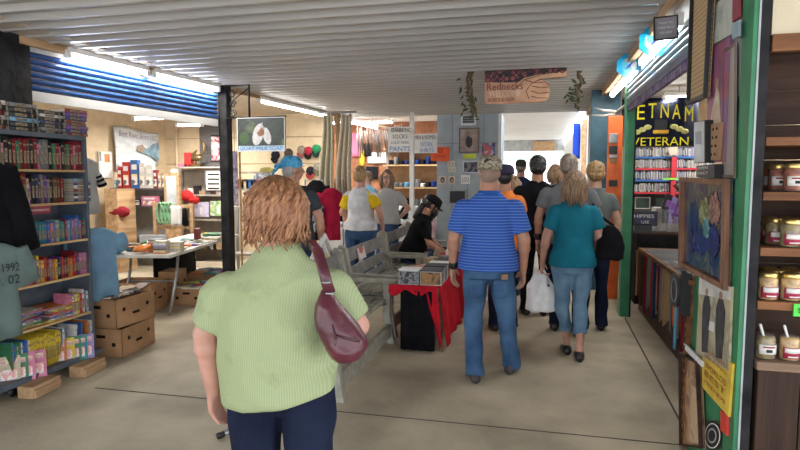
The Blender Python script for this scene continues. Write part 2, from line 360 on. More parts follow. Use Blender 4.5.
# right shop shell
mb = MB(); mb.bx(3.4, 3.5, 3.0, 11, 0, ZC); struct('wall_right', mb, M_cream)
mb = MB(); mb.bx(.98, 3.5, 10.6, 10.7, 0, ZC); struct('wall_right_back', mb, M_cream)

# ================================================================== LAMPS
def tube_light(a, b, label, r=.019, housing=True, watts=0):
    a = Vector(a); b = Vector(b); t = root('fluorescent_light', label, 'light fixture', tuple(a)); d = (b-a).normalized()
    if housing:
        mb = MB(); mb.beam(a+Vector((0, 0, .05)), b+Vector((0, 0, .05)), .07, .05); part('housing', mb, M_white, t, bevel=.006)
    mb = MB(); mb.cyl(a+d*.03, b-d*.03, r, n=10); part('tube', mb, M_tube, t)
    for p in (a, b):
        mb = MB(); mb.box(p+Vector((0, 0, .01)), (.05, .05, .07)); part('end_socket', mb, M_white, t)
    if not housing or max(a.z, b.z) < 2.9:
        for f in (.15, .85):
            q = a.lerp(b, f); mb = MB(); mb.cyl((q.x, q.y, q.z+.05), (q.x, q.y, ZC-.028 if q.y < 11.3 else 3.2), .005, n=6); part('hanging_wire', mb, M_steel, t)
    if watts:
        l = bpy.data.lights.new('tube_glow', 'AREA'); l.shape = 'RECTANGLE'; l.size = (b-a).length; l.size_y = .04; l.energy = watts; l.color = (1, .96, .9)
        lo = bpy.data.objects.new('tube_glow', l); C.objects.link(lo); lo.location = (a+b)/2-Vector((0, 0, .03)); lo.rotation_euler = (0, 0, math.atan2(d.y, d.x))
    return t
a = AL(67, 46, .07); b = AL(150, 69, .07); c = AL(218, 87, .07)
a.z = b.z = c.z = 2.79
tube_light(a, b-(b-a).normalized()*.05, 'bright fluorescent tube in front of the blue shutter, nearer of the two', watts=10)
tube_light(b+(b-a).normalized()*.05, c, 'bright fluorescent tube in front of the blue shutter, farther of its pair', watts=10)
a = AL(259, 97, .05); b = AL(326, 113, .05); a.z = b.z = 2.77
tube_light(a, b, 'bright fluorescent tube above the goat picture sign', watts=12)
a = AL(342, 118, .05); b = AL(377, 126.5, .05); a.z = b.z = 2.76
tube_light(a, b, 'bright fluorescent tube beyond the hanging drapes', watts=12)
a = AY(134, 118.5, 7.6); b = AY(186, 118, 7.9); tube_light(a, b, 'fluorescent tube hanging inside the left shop above the mountain banner', watts=38)
a = AY(177, 125.5, 9.4); b = AY(202, 125, 9.5); tube_light(a, b, 'shorter fluorescent tube hanging inside the left shop before the dark pegboard', watts=24)
a = AX(680, 5, .99); b = AX(642, 55, .99); a.z = b.z = 2.74
tube_light(a, b, 'longer and nearer bright fluorescent tube under the right roof edge', r=.03, watts=10)
a = AX(638, 62, .99); b = AX(612, 95, .99); a.z = b.z = 2.74
tube_light(a, b, 'bright fluorescent tube under the right roof edge, farther one behind the blue suncatcher', r=.03, watts=8)
tube_light((-6.4, 14.2, 3.05), (-3.6, 14.4, 3.05), 'added fluorescent tube high in the sock shop behind the hanging signs', r=.03, watts=40)  # lamp added to brighten the sock shop and far ceiling
tube_light((1.7, 8.6, 2.72), (3.0, 8.6, 2.72), 'added fluorescent tube in the right shop above the disc shelves', watts=26)  # lamp added to light the inside of the right booth

# ================================================================== LEFT FRONT: posts, bookcase
p = AL(2, 100, .02); q = AL(30, 100, .02)
mb = MB(); mb.beam((p.x+.04, 3.55, 0), (p.x+.04, 3.55, ZC-.02), .28, .12, up=(0, 1, 0))
mb.v = []; mb.f = []; mb.m = []; mb.sm = []
mb.bx(-4.52, -4.42, 3.45, q.y, 0, ZC-.02); struct('pillar_4', mb, M_dark)

BX = -3.75; BY1 = AX(84, 150, BX).y; BY0 = 2.85; BXB = BX-.30
zt = AX(60, 138.5, BX).z
bc = root('bookcase', 'dark grey rolling bookcase packed with books at the left edge', 'bookcase', ((BX+BXB)/2, (BY0+BY1)/2, 0))
M_case = mat('dark_blue_grey_paint', (.09, .11, .14), .5, bump=.05)
mb = MB(); mb.bx(BXB, BX, BY1, BY1+.03, .10, zt); part('side_panel', mb, M_case, bc)
mb = MB(); mb.bx(BXB, BX, BY0-.03, BY0, .10, zt); part('side_panel', mb, M_case, bc)
mb = MB(); mb.bx(BXB, BX, BY0-.03, BY1+.03, zt, zt+.035); part('top', mb, M_case, bc)
mb = MB(); mb.bx(BXB, BXB+.01, BY0, BY1, .10, zt); part('back_panel', mb, M_case, bc)
mb = MB(); mb.bx(BXB-.02, BX+.06, BY0-.04, BY1+.04, .085, .125); part('base', mb, M_case, bc)
for yy in (BY0+.1, 3.34, BY1-.08):
    for xx in (BX, BXB+.05):
        mb = MB(); mb.cyl((xx-.012, yy, .035), (xx+.012, yy, .035), .034, n=16); mb.box((xx, yy, .075), (.04, .05, .02)); part('caster', mb, M_black, bc)
shz = [AX(45, y_, BX).z for y_ in (169.5, 203.5, 244, 282.5, 325)]+[.125]
for z in shz[:-1]:
    mb = MB(); mb.bx(BXB, BX, BY0, BY1, z-.018, z); part('shelf', mb, M_pine, bc)
mb = MB(); mb.bx(BXB+.05, BX-.005, BY1-.78, BY1-.765, shz[1], shz[0]-.02); part('divider', mb, mat('red_divider', (.3, .03, .04)), bc)
# book masters
def book_mesh(t, h, d, lying=False):          # spine towards +X, thickness along Y
    mb = MB(); c = .0025
    mb.bx(-d, 0, -t/2, -t/2+c, 0, h, 0); mb.bx(-d, 0, t/2-c, t/2, 0, h, 0)
    mb.rings([((-.004, 0, z), (.004, 0, 0), (0, t/2, 0)) for z in (0, h)], 8, 0)
    mb.bx(-d+.004, -.004, -t/2+c, t/2-c, .003, h-.003, 1)
    mb.bx(-.0005, .0006, -t*.32, t*.32, h*.2, h*.62, 2); mb.bx(-.0005, .0006, -t*.38, t*.38, h*.8, h*.86, 2)
    me = mb.mesh('book')
    for m in (M_cover, M_paper, M_label): me.materials.append(m)
    return me
M_label = cover('spine_title', .6, .4)
M_label = mat('spine_lettering', (.34, .26, .16), .6, dark=(.07, .05, .04), vscale=60, bump=0)
BM = [book_mesh(t, h, d) for t, h, d in ((.022, .21, .14), (.03, .235, .15), (.038, .24, .16), (.018, .178, .11), (.027, .178, .11), (.012, .26, .19), (.008, .28, .21))]
BT = [.022, .03, .038, .018, .027, .012, .008]; BH = [.21, .235, .24, .178, .178, .26, .28]
def put_book(me, col, label, group, loc, rot=(0, 0, 0), name='book', sc=1, zs=None):
    o = bpy.data.objects.new(name, me); C.objects.link(o); o.location = loc; o.rotation_euler = rot; o.color = (*PAL[col], 1)
    o.scale = (sc, sc, sc*(zs or 1))
    return tag(o, label, 'book', group)
rowpal = [['dark red', 'black', 'black', 'brown', 'dark red', 'green', 'black', 'pink', 'grey'], ['navy blue', 'orange', 'brown', 'black', 'cream', 'purple', 'grey', 'dark red', 'navy blue', 'green'],
          ['blue', 'white', 'sky blue', 'teal', 'pink', 'blue', 'yellow', 'dark red', 'lilac', 'teal', 'sky blue'], ['yellow', 'black', 'pink', 'orange', 'dark red', 'purple', 'red', 'lilac'],
          ['red', 'orange', 'white', 'blue', 'pink', 'purple', 'yellow'], ['sky blue', 'blue', 'white', 'orange', 'pink', 'green']]
snames = ['top shelf', 'second shelf down', 'third shelf down', 'fourth shelf down', 'fifth shelf down', 'bottom shelf']
yv = [AX(-3, y_, BX).y for y_ in (160, 190, 225, 262, 300, 345)]
for si in range(6):
    z = shz[si]+.0005; y = BY1-.004; k = 0; rnd = random.Random(30+si)
    ends = [BY1, BY1-.22, BY1, BY1, BY1, BY1-.27]; y = ends[si]-.004
    stop = max(BY0+.02, yv[si])
    if si == 4: stop = BY1-.27
    if si == 5: stop = BY1-.80; y = BY1-.27
    room = (shz[si-1]-.02-shz[si]) if si else zt-shz[0]
    while y > stop+.03:
        j = rnd.choice([0, 1, 2, 1]) if si < 2 else rnd.choice([3, 4, 3, 0, 4]) if si != 5 else 5
        if BH[j] > room-.01: j = rnd.choice([3, 4])
        t = BT[j]
        if si == 1 and BY1-.80 < y-t < BY1-.76: y = BY1-.785; continue
        col = ('yellow' if BY1-.62 < y < BY1-.30 else rnd.choice(['blue', 'white', 'sky blue', 'green'])) if si == 5 else rnd.choice(rowpal[si])
        kind = 'hardcover' if j < 3 else 'paperback' if j < 5 else 'thin book'
        put_book(BM[j], col, '%s %s, %s from the right on the bookcase\'s %s' % (col, kind, ordn(k), snames[si]), 'books on the %s of the bookcase' % snames[si],
                 (BX-.015-rnd.random()*.012, y-t/2, z), sc=1 if si < 5 else .98, zs=rnd.uniform(.88, 1.04))
        y -= t+.001; k += 1
def stack(x, y, z, n, cols, where, group, js=(1, 2, 0), rzj=.06, seed=1, face=0):   # books lying flat, spine towards +X rotated by face
    rnd = random.Random(seed); zz = z
    for k in range(n):
        j = rnd.choice(js); t = BT[j]; col = cols[k % len(cols)]
        a = face+rnd.uniform(-rzj, rzj)
        put_book(BM[j], col, '%s book, %s from the bottom of %s' % (col, ['first', 'second', 'third', 'fourth', 'fifth', 'sixth', 'seventh', 'eighth', 'ninth', 'tenth', 'eleventh', 'twelfth'][k], where), group,
                 (x, y+.0-BH[j]/2*math.cos(a)+0, zz+t/2), (math.pi/2*-1, 0, a) if False else (R(-90), 0, a))
        zz += t+.0005
stack(BX-.02, BY1-.015-.0, shz[1]+.001, 9, ['navy blue', 'white', 'black', 'grey', 'dark red', 'white', 'navy blue', 'grey', 'sky blue'], 'the flat pile on the second bookcase shelf', 'flat pile on the second shelf', (3, 4), .03, 5)
stack(BX-.03, BY1-.03, zt+.036, 8, ['dark red', 'navy blue', 'purple', 'brown', 'dark red', 'navy blue', 'purple', 'dark red', 'navy blue'], 'the red and navy pile on the bookcase', 'books stacked on top of the bookcase', (0, 1), .05, 2)
stack(BX-.03, BY1-.29, zt+.036, 7, ['black', 'grey', 'black', 'navy blue', 'black', 'white', 'black', 'cream'], 'the middle black pile on the bookcase', 'books stacked on top of the bookcase', (0, 1), .05, 3)
stack(BX-.03, BY1-.55, zt+.036, 6, ['black', 'black', 'sky blue', 'black', 'black', 'grey', 'tan'], 'the bookcase-top pile holding a sky blue book', 'books stacked on top of the bookcase', (1, 2), .05, 4)
stack(BX-.03, BY1-.82, zt+.036, 6, ['dark red', 'black', 'white', 'dark red', 'black', 'white', 'black'], 'the leftmost pile on the bookcase top', 'books stacked on top of the bookcase', (1, 2), .05, 6)
stack(BX-.03, BY1-.28, shz[4]+.001, 9, ['yellow', 'white', 'blue', 'pink', 'red', 'yellow', 'white', 'purple', 'orange'], 'the right flat pile on the fifth shelf', 'flat children\'s books on the fifth shelf', (5, 6, 3), .12, 8)
stack(BX-.03, BY1-.58, shz[4]+.001, 9, ['red', 'yellow', 'green', 'white', 'purple', 'orange', 'blue', 'pink', 'white'], 'the left flat pile on the fifth shelf', 'flat children\'s books on the fifth shelf', (5, 6, 3), .12, 9)
mb = MB(); mb.bx(BX-.2, BX-.01, BY1-.27, BY1-.035, shz[3]-.20, shz[3]-.02-.04)
# red sticker sign on third shelf
mb = MB(); p = AX(28, 207, BX+.006); q = AX(51, 213, BX+.006); mb.bx(BX+.001, BX+.006, p.y, q.y, q.z, p.z); sg = single('shelf_label', mb, mat('dark_red_card', (.28, .03, .05)), 'dark red label strip with pale writing on the third bookcase shelf', 'label', origin=(BX, p.y, q.z))
text(sg, 'PAPERBACKS', (q.y-p.y)*.8, .016, (BX+.0065, (p.y+q.y)/2, (p.z+q.z)/2), (0, 1, 0), (0, 0, 1), M_whiteink)
# leaning children's books on wood blocks
def leaning(px, py, cols, where, sd, base_h=.09):
    g = G(px, py); rnd = random.Random(sd)
    mb = MB(); mb.box((g.x-.0, g.y, base_h/2), (.13, .28, base_h), rz=.1); mb.box((g.x+.075, g.y, base_h/2-.01), (.02, .26, base_h*.7), rz=.1)
    single('wood_block', mb, M_tan, 'short cracked timber block on the floor under %s' % where, 'block', bevel=.005, group='timber blocks')
    for k, (col, dy) in enumerate(cols):
        m = MB(); th = .012; hh = .205; ww = .145; an = R(-18)
        m.bx(-th/2, th/2, -ww/2, ww/2, 0, hh, 0); m.bx(th/2, th/2+.0008, -ww*.36, ww*.36, hh*.12, hh*.52, 1); m.bx(th/2, th/2+.0008, -ww*.4, ww*.4, hh*.7, hh*.88, 2)
        me = m.mesh('picture_book'); [me.materials.append(x) for x in (M_cover, art('childrens_cover_a', [(.9, .7, .5), (.8, .3, .3), (.9, .85, .8), (.3, .5, .7)], 22), art('childrens_cover_b', [(.9, .85, .5), (.5, .15, .3)], 60))]
        o = bpy.data.objects.new('picture_book', me); C.objects.link(o); o.location = (g.x-.05-.022*(len(cols)-1-k)*1.0-.02, g.y+dy, base_h+.004); o.rotation_euler = (0, an, rnd.uniform(-.1, .1)-.75); o.color = (*PAL[col], 1)
        tag(o, '%s picture book, %s from the front of %s' % (col, ordn(len(cols)-1-k), where), 'book', 'leaning children\'s books')
leaning(40, 392, [('cream', -.13), ('green', -.08), ('pink', -.04), ('pink', .04)], 'the left leaning set on the floor', 3)
leaning(88, 372, [('orange', -.15), ('yellow', -.09), ('green', -.04), ('teal', 0), ('lilac', .05)], 'the right leaning set on the floor', 4)
for k, (col, dy, tl) in enumerate((('white', -.20, .1), ('blue', -.14, .16), ('orange', -.08, .22), ('white', -.03, .3))):
    put_book(BM[5], col, '%s slanting thin book, %s from the right of the bottom shelf' % (col, ordn(3-k)), 'books on the bottom shelf of the bookcase', (BX+.0, BY1+dy, .127+.1*0), (R(-8), 0, 0), sc=1.0)

# ------------------------------------------------------------------ hanging clothes
def tee(name, label, cat, c, w, h, m, yaw, sleeves=True, lettering=None, th=.05, parts=(), sl=.22):
    # c: centre of neckline; cloth hangs in the plane (right = (cos yaw, sin yaw))
    c = Vector(c); rt = Vector((math.cos(yaw), math.sin(yaw), 0)); n = Vector((rt.y, -rt.x, 0)); t = root(name, label, cat, tuple(c-Vector((0, 0, h))))
    rs = []
    prof = [(0, .16, .25), (.03, .30, .5), (.09, .47, .8), (.2, .45, 1), (.5, .44, 1), (.8, .46, 1.1), (1, .47, 1.1)]
    for u, hw, dp in prof:
        cc = c-Vector((0, 0, h*u)); wob = .012*math.sin(u*9)
        rs.append((cc+n*wob, rt*w*hw, n*th*dp))
    mb = MB(); mb.rings(rs, 28)
    for v in mb.v:
        a = (v-c).dot(rt); dz = c.z-v.z
        v += n*(.012*math.sin(a*38+dz*3)*min(1, dz/h*1.6))
    part('body', mb, m, t)
    if sleeves:
        for s in (-1, 1):
            p0 = c+rt*s*w*.42-Vector((0, 0, h*.10)); p1 = c+rt*s*w*(.42+sl*.45)-Vector((0, 0, h*(.10+sl*1.25)))
            d = (p1-p0).normalized(); x = n.cross(d)
            mb = MB(); mb.rings([(p0, x*.085, n*th*.8), ((p0+p1)/2, x*.1, n*th*.7), (p1, x*.095, n*th*.7)], 16); part('sleeve', mb, m, t)
    mb = MB(); mb.tube([c+rt*s*w*.36-Vector((0, 0, .06-abs(.05*(1-abs(s))))) for s in (-1, -.5, 0, .5, 1)], .006); mb.tube([c, c+Vector((0, 0, .06)), c+Vector((0, .02, .10)), c+Vector((0, .03, .07))], .003)
    part('hanger', mb, M_white, t)
    if lettering:
        for s_, ww, hh, du, dz, mm in lettering: text(t, s_, ww, hh, c+n*(th*1.12+.016)+rt*du-Vector((0, 0, dz)), rt, (0, 0, 1), mm)
    return t
M_tteal = mat('grey_teal_jersey', (.15, .21, .20), .9, var=.08, bump=.15, bscale=8)
p = AX(-20, 243, -3.42); tee('t_shirt', 'grey-teal t-shirt with black numerals hanging at the left edge in front of the bookcase', 't-shirt', p, .50, .64, M_tteal, R(78), lettering=[('CLASS 1992', .30, .055, .04, .17, M_blackink), ('CO. 02', .24, .06, .07, .25, M_blackink)], sl=.3)
p = AX(-22, 158, -3.55); tee('jacket', 'black long-sleeved jacket hanging at the left edge beside the books', 'jacket', p, .40, .62, M_blackcloth, R(82), sl=.75)
M_tblue = mat('denim_blue_jersey', (.17, .31, .44), .9, var=.1, bump=.2, bscale=6)
p = AX(96, 228, -3.85); tee('t_shirt', 'plain denim blue t-shirt hanging beside the bookcase over the cardboard boxes', 't-shirt', p, .37, .66, M_tblue, R(56), sl=.16, th=.04)
M_tgrey = mat('heather_grey_jersey', (.42, .41, .39), .9, var=.08, bump=.15, bscale=8)
p = AX(84, 158, -3.90); t = tee('raglan_shirt', 'grey raglan shirt with black striped sleeve hanging beside the bookcase', 'shirt', p, .26, .50, M_tgrey, R(70), sleeves=False)
c = p; d = Vector((.05, .09, -.20)); mb = MB()
mb.cyl(c+Vector((0, .05, -.03)), c+Vector((0, .05, -.03))+d, .07, .065, 16, flat=.5); part('sleeve', mb, M_tgrey, t)
for k, u in enumerate((.62, .78)):
    mb = MB(); q = c+Vector((0, .05, -.03))+d*u; mb.cyl(q, q+d*.09, .069, .069, 16, flat=.53); part('sleeve_stripe', mb, M_blackcloth, t)
mb = MB(); q = c+Vector((0, .05, -.03))+d*.97; mb.cyl(q, q+d*.12, .069, .068, 16, flat=.53); part('cuff', mb, M_blackcloth, t)

# ------------------------------------------------------------------ cardboard boxes
def banana_box(label, c, d, rz, group=None, holes=True, lid=False, name='cardboard_box', z=0, content=None):
    t = root(name, label, 'box', (c[0], c[1], z), group); mb = MB(); W, D, Hh = d; th = .008
    def b(x0, x1, y0, y1, z0, z1, mi=0): mb.bx(x0, x1, y0, y1, z0, z1, mi)
    b(-W/2, W/2, -D/2, -D/2+th, 0, Hh); b(-W/2, W/2, D/2-th, D/2, 0, Hh); b(-W/2, -W/2+th, -D/2, D/2, 0, Hh); b(W/2-th, W/2, -D/2, D/2, 0, Hh); b(-W/2, W/2, -D/2, D/2, 0, th)
    b(-W/2-.004, W/2+.004, -D/2-.004, D/2+.004, Hh*.55, Hh*.56)
    if holes:
        for s in (-1, 1):
            for k in (-.3, .3): mb.cyl((W/2*s, k*D, Hh*.62), (W/2*s+.0015*s, k*D, Hh*.62), .02, n=14, mi=1)
            mb.box((W/2*s, 0, Hh*.42), (.003, .09, .025), mi=1)
            for k in (-.3, .3): mb.cyl((k*W, D/2*s, Hh*.45), (k*W, D/2*s+.0015*s, Hh*.45), .02, n=14, mi=1)
            mb.box((0, D/2*s, Hh*.72), (.09, .003, .028), mi=1)
    if lid: b(-W/2-.006, W/2+.006, -D/2-.006, D/2+.006, Hh-.1, Hh+.004)
    for v in mb.v: v.rotate(Matrix.Rotation(rz, 3, 'Z')); v += Vector((c[0], c[1], z))
    part('body', mb, [M_card, M_hole], t); return t
p = G(121, 359); pb = ((-3.6-.19), (4.36))
banana_box('brown produce box on the floor beside the bookcase, lower of the two stacked', (-3.82, 4.55), (.42, .50, .26), R(4), 'stacked produce boxes')
banana_box('brown cardboard produce box full of papers, upper of the two stacked beside the bookcase', (-3.83, 4.56), (.42, .50, .26), R(-3), 'stacked produce boxes', z=.265)
rnd = random.Random(3)
for k in range(9):
    col = ['brown', 'white', 'cream', 'dark red', 'white', 'tan', 'navy blue', 'cream', 'brown'][k]
    put_book(BM[rnd.choice((0, 3, 4))], col, '%s book lying in the upper produce box, %s from its near side' % (col, ordn(k) if k else 'first'), 'books in the upper produce box', (-3.72-.12*(k % 2), 4.36+.05*k, .535+.0), (R(-90+rnd.uniform(-14, 14)), rnd.uniform(-.1, .1), rnd.uniform(-.4, .4)))

# ------------------------------------------------------------------ folding table of the left shop
TA = -R(11)
tc0 = G(170, 255, .745)           # near right corner
ux = Vector((math.cos(TA*-1), math.sin(TA*-1), 0)); uy = Vector((-math.sin(R(11)), math.cos(R(11)), 0))
ux = Vector((math.cos(R(11)), math.sin(R(11)), 0))
TL = 2.45; TW = .78
def tp(u, v, z=0): return Vector((tc0.x, tc0.y, 0))-ux*u+uy*v+Vector((0, 0, z))
ft = root('folding_table', 'long white folding table covered with books inside the left shop', 'table', tuple(tp(TW/2, TL/2)))
mb = MB(); mb.prism([tp(0, 0, .705), tp(0, TL, .705), tp(TW, TL, .705), tp(TW, 0, .705)], (0, 0, .04)); part('tabletop', mb, mat('off_white_plastic', (.55, .53, .48), .5), ft, bevel=.008)
for v0, sgn in ((.32, 1), (TL-.32, -1)):
    for u in (.1, TW-.1):
        mb = MB(); mb.tube([tp(u, v0+.12*sgn, .70), tp(u, v0+.06*sgn, .45), tp(u, v0-.16*sgn, .0)], .016); part('leg', mb, M_steel, ft)
    mb = MB(); mb.tube([tp(.1, v0+.03*sgn, .38), tp(TW-.1, v0+.03*sgn, .38)], .01); part('crossbar', mb, M_steel, ft)
def on_table(fu, fv): return tp(fu, fv, .745)
def flat_book(label, p, w, d, h, col, rz=0, name='book', group='books on the white table', m=None, cat='book'):
    mb = MB(); mb.box((0, 0, h/2), (w, d, h), mi=0); mb.box((.002, .0, h/2), (w, d-.004, h*.7), mi=1)
    me = mb.mesh(name); me.materials.append(m or M_cover); me.materials.append(M_paper)
    o = bpy.data.objects.new(name, me); C.objects.link(o); o.location = p; o.rotation_euler.z = rz; o.color = (*PAL[col], 1); return tag(o, label, cat, group)
def tpile(u, v, n, cols, what, sd, w=.15, d=.11, h=.022):
    rnd = random.Random(sd); p = on_table(u, v)
    for k in range(n):
        c = cols[k % len(cols)]; hh = h*rnd.uniform(.7, 1.2)
        flat_book('%s paperback, %s from the bottom of %s' % (c, ['first', 'second', 'third', 'fourth', 'fifth', 'sixth', 'seventh', 'eighth'][k], what), p, w, d, hh, c, R(11)+rnd.uniform(-.06, .06)); p = p+Vector((0, 0, hh))
tpile(.16, .14, 7, ['orange', 'cream', 'brown', 'grey', 'lilac', 'white', 'cream'], 'the white table\'s near corner pile', 1)
tpile(.28, .28, 7, ['black', 'cream', 'grey', 'white', 'lilac', 'cream', 'grey'], 'the pile behind the white table\'s corner', 2)
tpile(.06, .30, 6, ['white', 'cream', 'white', 'yellow', 'white', 'cream'], 'the pale pile at the white table\'s edge', 3)
tpile(.56, .36, 3, ['teal', 'sky blue', 'orange'], 'the low bright pile on the white table', 4, .2, .14)
tpile(.68, .52, 3, ['grey', 'brown', 'tan'], 'the low dull pile on the white table', 5, .2, .14)
cl = ['white', 'cream', 'red', 'grey', 'blue', 'yellow', 'sky blue', 'green', 'white', 'purple', 'orange', 'teal']
rnd = random.Random(11)
for k in range(34):
    i = k % 17; row = k//17; v = .45+i*.115; u = (.14 if row == 0 else .44)+rnd.uniform(-.03, .03); c = rnd.choice(cl)
    flat_book('%s flat book, %s from the near end of the white table\'s %s row' % (c, ordn(i) if i else 'first', 'aisle side' if row == 0 else 'shop side'), on_table(u, v)+Vector((0, 0, .0004*(k % 3))), rnd.uniform(.14, .24), .105, rnd.uniform(.006, .03), c, R(11)+rnd.uniform(-.3, .3))
mb = MB(); p = on_table(.22, 1.35); mb.box(p+Vector((0, 0, .11)), (.05, .19, .15), rz=R(20)); single('book', mb, M_cover, 'thick maroon book standing upright on the white table', 'book', col=PAL['dark red'])
flat_book('bright green folder lying on the far end of the white table', on_table(.2, 1.95)+Vector((0, 0, .03)), .26, .3, .03, 'green', R(11), name='folder', cat='folder')
# crumpled coloured bags
for k, (px, py, col, lab) in enumerate(((124, 237, 'sky blue', 'crumpled light blue plastic packet on the left end of the white table'), (150, 234, 'orange', 'crumpled orange plastic packet between books on the white table'), (139, 240, 'green', 'crumpled green plastic packet behind the corner book piles'))):
    g = on_table(*[(.70, .12), (.36, .13), (.46, .42)][k]); mb = MB(); mb.ell((g.x, g.y, .80), (.12, .09, .052), 18, 10)
    for v in mb.v: v += Vector((1, 1, 1))*noise.noise(v*18)*.035
    single('plastic_packet', mb, M_gloss, lab, 'packet', col=PAL[col])
# under the table: black cloth, boxes, magazines
mb = MB(); mb.prism([tp(TW-.12, 1.0, .05), tp(TW-.12, TL-.1, .05), tp(TW-.12, TL-.1, .70), tp(TW-.12, 1.0, .70)], ux*-.03); single('cloth_panel', mb, M_blackcloth, 'black cloth hanging behind the far half of the white table', 'cloth', bevel=.004)
banana_box('brown cardboard produce box under the white table with magazines on top', (tp(.12, .95).x, tp(.12, .95).y), (.40, .52, .22), R(11), 'boxes under the white table')
banana_box('large open cardboard box under the left end of the white table', (tp(.62, .5).x, tp(.62, .5).y), (.5, .42, .36), R(11), 'boxes under the white table')
banana_box('cardboard box at the back under the white table, behind the front leg', (tp(.45, 1.05).x, tp(.45, 1.05).y), (.22, .36, .4), R(11), 'boxes under the white table')
for k in range(8):
    p = tp(.05+.13*(k % 2), .72+.13*(k//2), .224+.0)+Vector((0, 0, .012*(k % 2)))
    flat_book('%s magazine on the produce box under the white table, %s along it' % (cl[k], ordn(k) if k else 'first'), p+Vector((0, 0, .0)), .21, .16, .012, cl[k], R(11+k*13 % 40), name='magazine', group='magazines under the white table', cat='magazine')
banana_box('low cardboard box of magazines under the far end of the white table', (tp(.25, 1.75).x, tp(.25, 1.75).y), (.42, .5, .26), R(11), 'boxes under the white table', lid=True)
for k in range(6):
    p = tp(.12+.2*(k % 2), 1.58+.16*(k//2), .266)
    flat_book('%s magazine on the far low box under the white table, %s along it' % (cl[-k-1], ordn(k) if k else 'first'), p, .19, .15, .02, cl[-k-1], R(11+k*17 % 50), name='magazine', group='magazines on the far low box', cat='magazine')

# ------------------------------------------------------------------ left shop interior
def picbox(name, label, cat, a, b, Y, m, th=.02, frame=None, group=None, tilt=0, axis='Y', lettering=(), shapes=()):
    # flat panel facing -Y (axis 'Y', Y is its plane) or facing the aisle from the right (axis 'X'): pixel corners a (top left), b (bottom right)
    f = (lambda q: AY(q[0], q[1], Y)) if axis == 'Y' else (lambda q: AX(q[0], q[1], Y))
    p = f(a); q = f(b)
    if axis == 'Y': rt = Vector((1, 0, 0)); w_ = q.x-p.x; n = Vector((0, -1, 0))
    elif axis == 'R': rt = Vector((0, -1, 0))
    else: rt = Vector((0, -1, 0)) if Y > 0 else Vector((0, 1, 0)); w_ = abs(q.y-p.y); n = Vector((-1, 0, 0)) if Y > 0 else Vector((1, 0, 0))
    h_ = p.z-q.z; c = (p+q)/2; up = Vector((0, 0, 1))
    if tilt: rt, up = rt*math.cos(tilt)+up*math.sin(tilt), up*math.cos(tilt)-rt*math.sin(tilt)
    t = root(name, label, cat, tuple(c-Vector((0, 0, h_/2))), group)
    def rect(mb, cu, cv, ww, hh, o0, o1, mi=0):
        P = [c+rt*(cu+i*ww/2)+up*(cv+j*hh/2)+n*o0 for i, j in ((-1, -1), (1, -1), (1, 1), (-1, 1))]; mb.prism(P, n*(o1-o0), mi)
    mb = MB(); rect(mb, 0, 0, w_, h_, -th, 0); part('panel', mb, m, t)
    if frame:
        fm, fw = frame; mb = MB()
        for i in (-1, 1): rect(mb, i*(w_/2-fw/2), 0, fw, h_, -th, .012); rect(mb, 0, i*(h_/2-fw/2), w_-2*fw+.001, fw, -th, .012)
        part('frame', mb, fm, t)
    for (u, v, ww, hh, mm, nm) in shapes:
        mb = MB(); rect(mb, u*w_, v*h_, ww*w_, hh*h_, 0, .002); part(nm, mb, mm, t)
    for (s_, u, v, ww, hh, mm) in lettering: text(t, s_, ww*w_, hh*h_, c+rt*u*w_+up*v*h_+n*.004, rt, up, mm)
    return t, c, rt, up, n, w_, h_
# hanging mountain banner (on the left wall, cloth waving)
p = AX(113, 126, -7.42); q = AX(157, 133, -7.42); p2 = AX(115, 170, -7.42); q2 = AX(157, 165, -7.42)
bn = root('banner', 'printed banner with a misty mountain lake hanging on the cream wall of the left shop', 'banner', tuple((p2+q2)/2))
mb = MB(); mb.sheet(lambda u, v: (p*(1-u)+q*u)*(1-v)+(p2*(1-u)+q2*u)*v+Vector((.03*math.sin(u*7+v*2), 0, .02*math.sin(u*6))), 24, 10, .004)
part('cloth', mb, art('mountain_banner', [(.62, .64, .66), (.75, .76, .76), (.5, .56, .6), (.7, .7, .68), (.22, .33, .42)], 2.2, .6, .4, seed=3, stretch=(1, .6, 2)), bn)
d = (q-p).normalized(); text(bn, 'Bent River Arms LLC', (q-p).length*.86, .11, (p+q)/2+(p2-p)*.15+Vector((.05, 0, 0)), d, (0, 0, 1), mat('violet_grey_ink', (.2, .19, .28), .6))
def blob(c, prof, mi, n=Vector((1, 0, 0))): pass
M_lake = art('banner_blue', [(.30, .40, .46), (.12, .16, .18), (.22, .38, .48), (.45, .52, .55)], 5, .6, .5)
mb = MB(); mid = lambda u, v: (p*(1-u)+q*u)*(1-v)+(p2*(1-u)+q2*u)*v+Vector((.042+.03*math.sin(u*7+v*2), 0, 0))
def patch(fn, pts, m, nm, par):
    mb = MB(); P = [fn(*a) for a in pts]; mb.prism(P, (.002, 0, 0)); part(nm, mb, m, par)
patch(mid, [(.60, .58), (.68, .50), (.76, .47), (.83, .36), (.90, .33), (.97, .28), (.975, .50), (.975, .86), (.88, .84), (.78, .70), (.68, .66)], M_lake, 'painted_lake', bn)
patch(mid, [(.48, .55), (.54, .42), (.62, .38), (.68, .5), (.62, .62)], mat('banner_brown', (.35, .27, .2), .6), 'painted_rock', bn)
picbox('wall_calendar', 'white wall calendar with an orange figure pinned left of the mountain banner', 'calendar', (99, 151), (113, 178), -7.45, M_white, axis='X', shapes=[(.1, .25, .4, .3, mat('orange_print', (.7, .25, .1)), 'printed_figure'), (-.42, .3, .12, .34, mat('green_grey_print', (.25, .3, .28)), 'margin_print')])
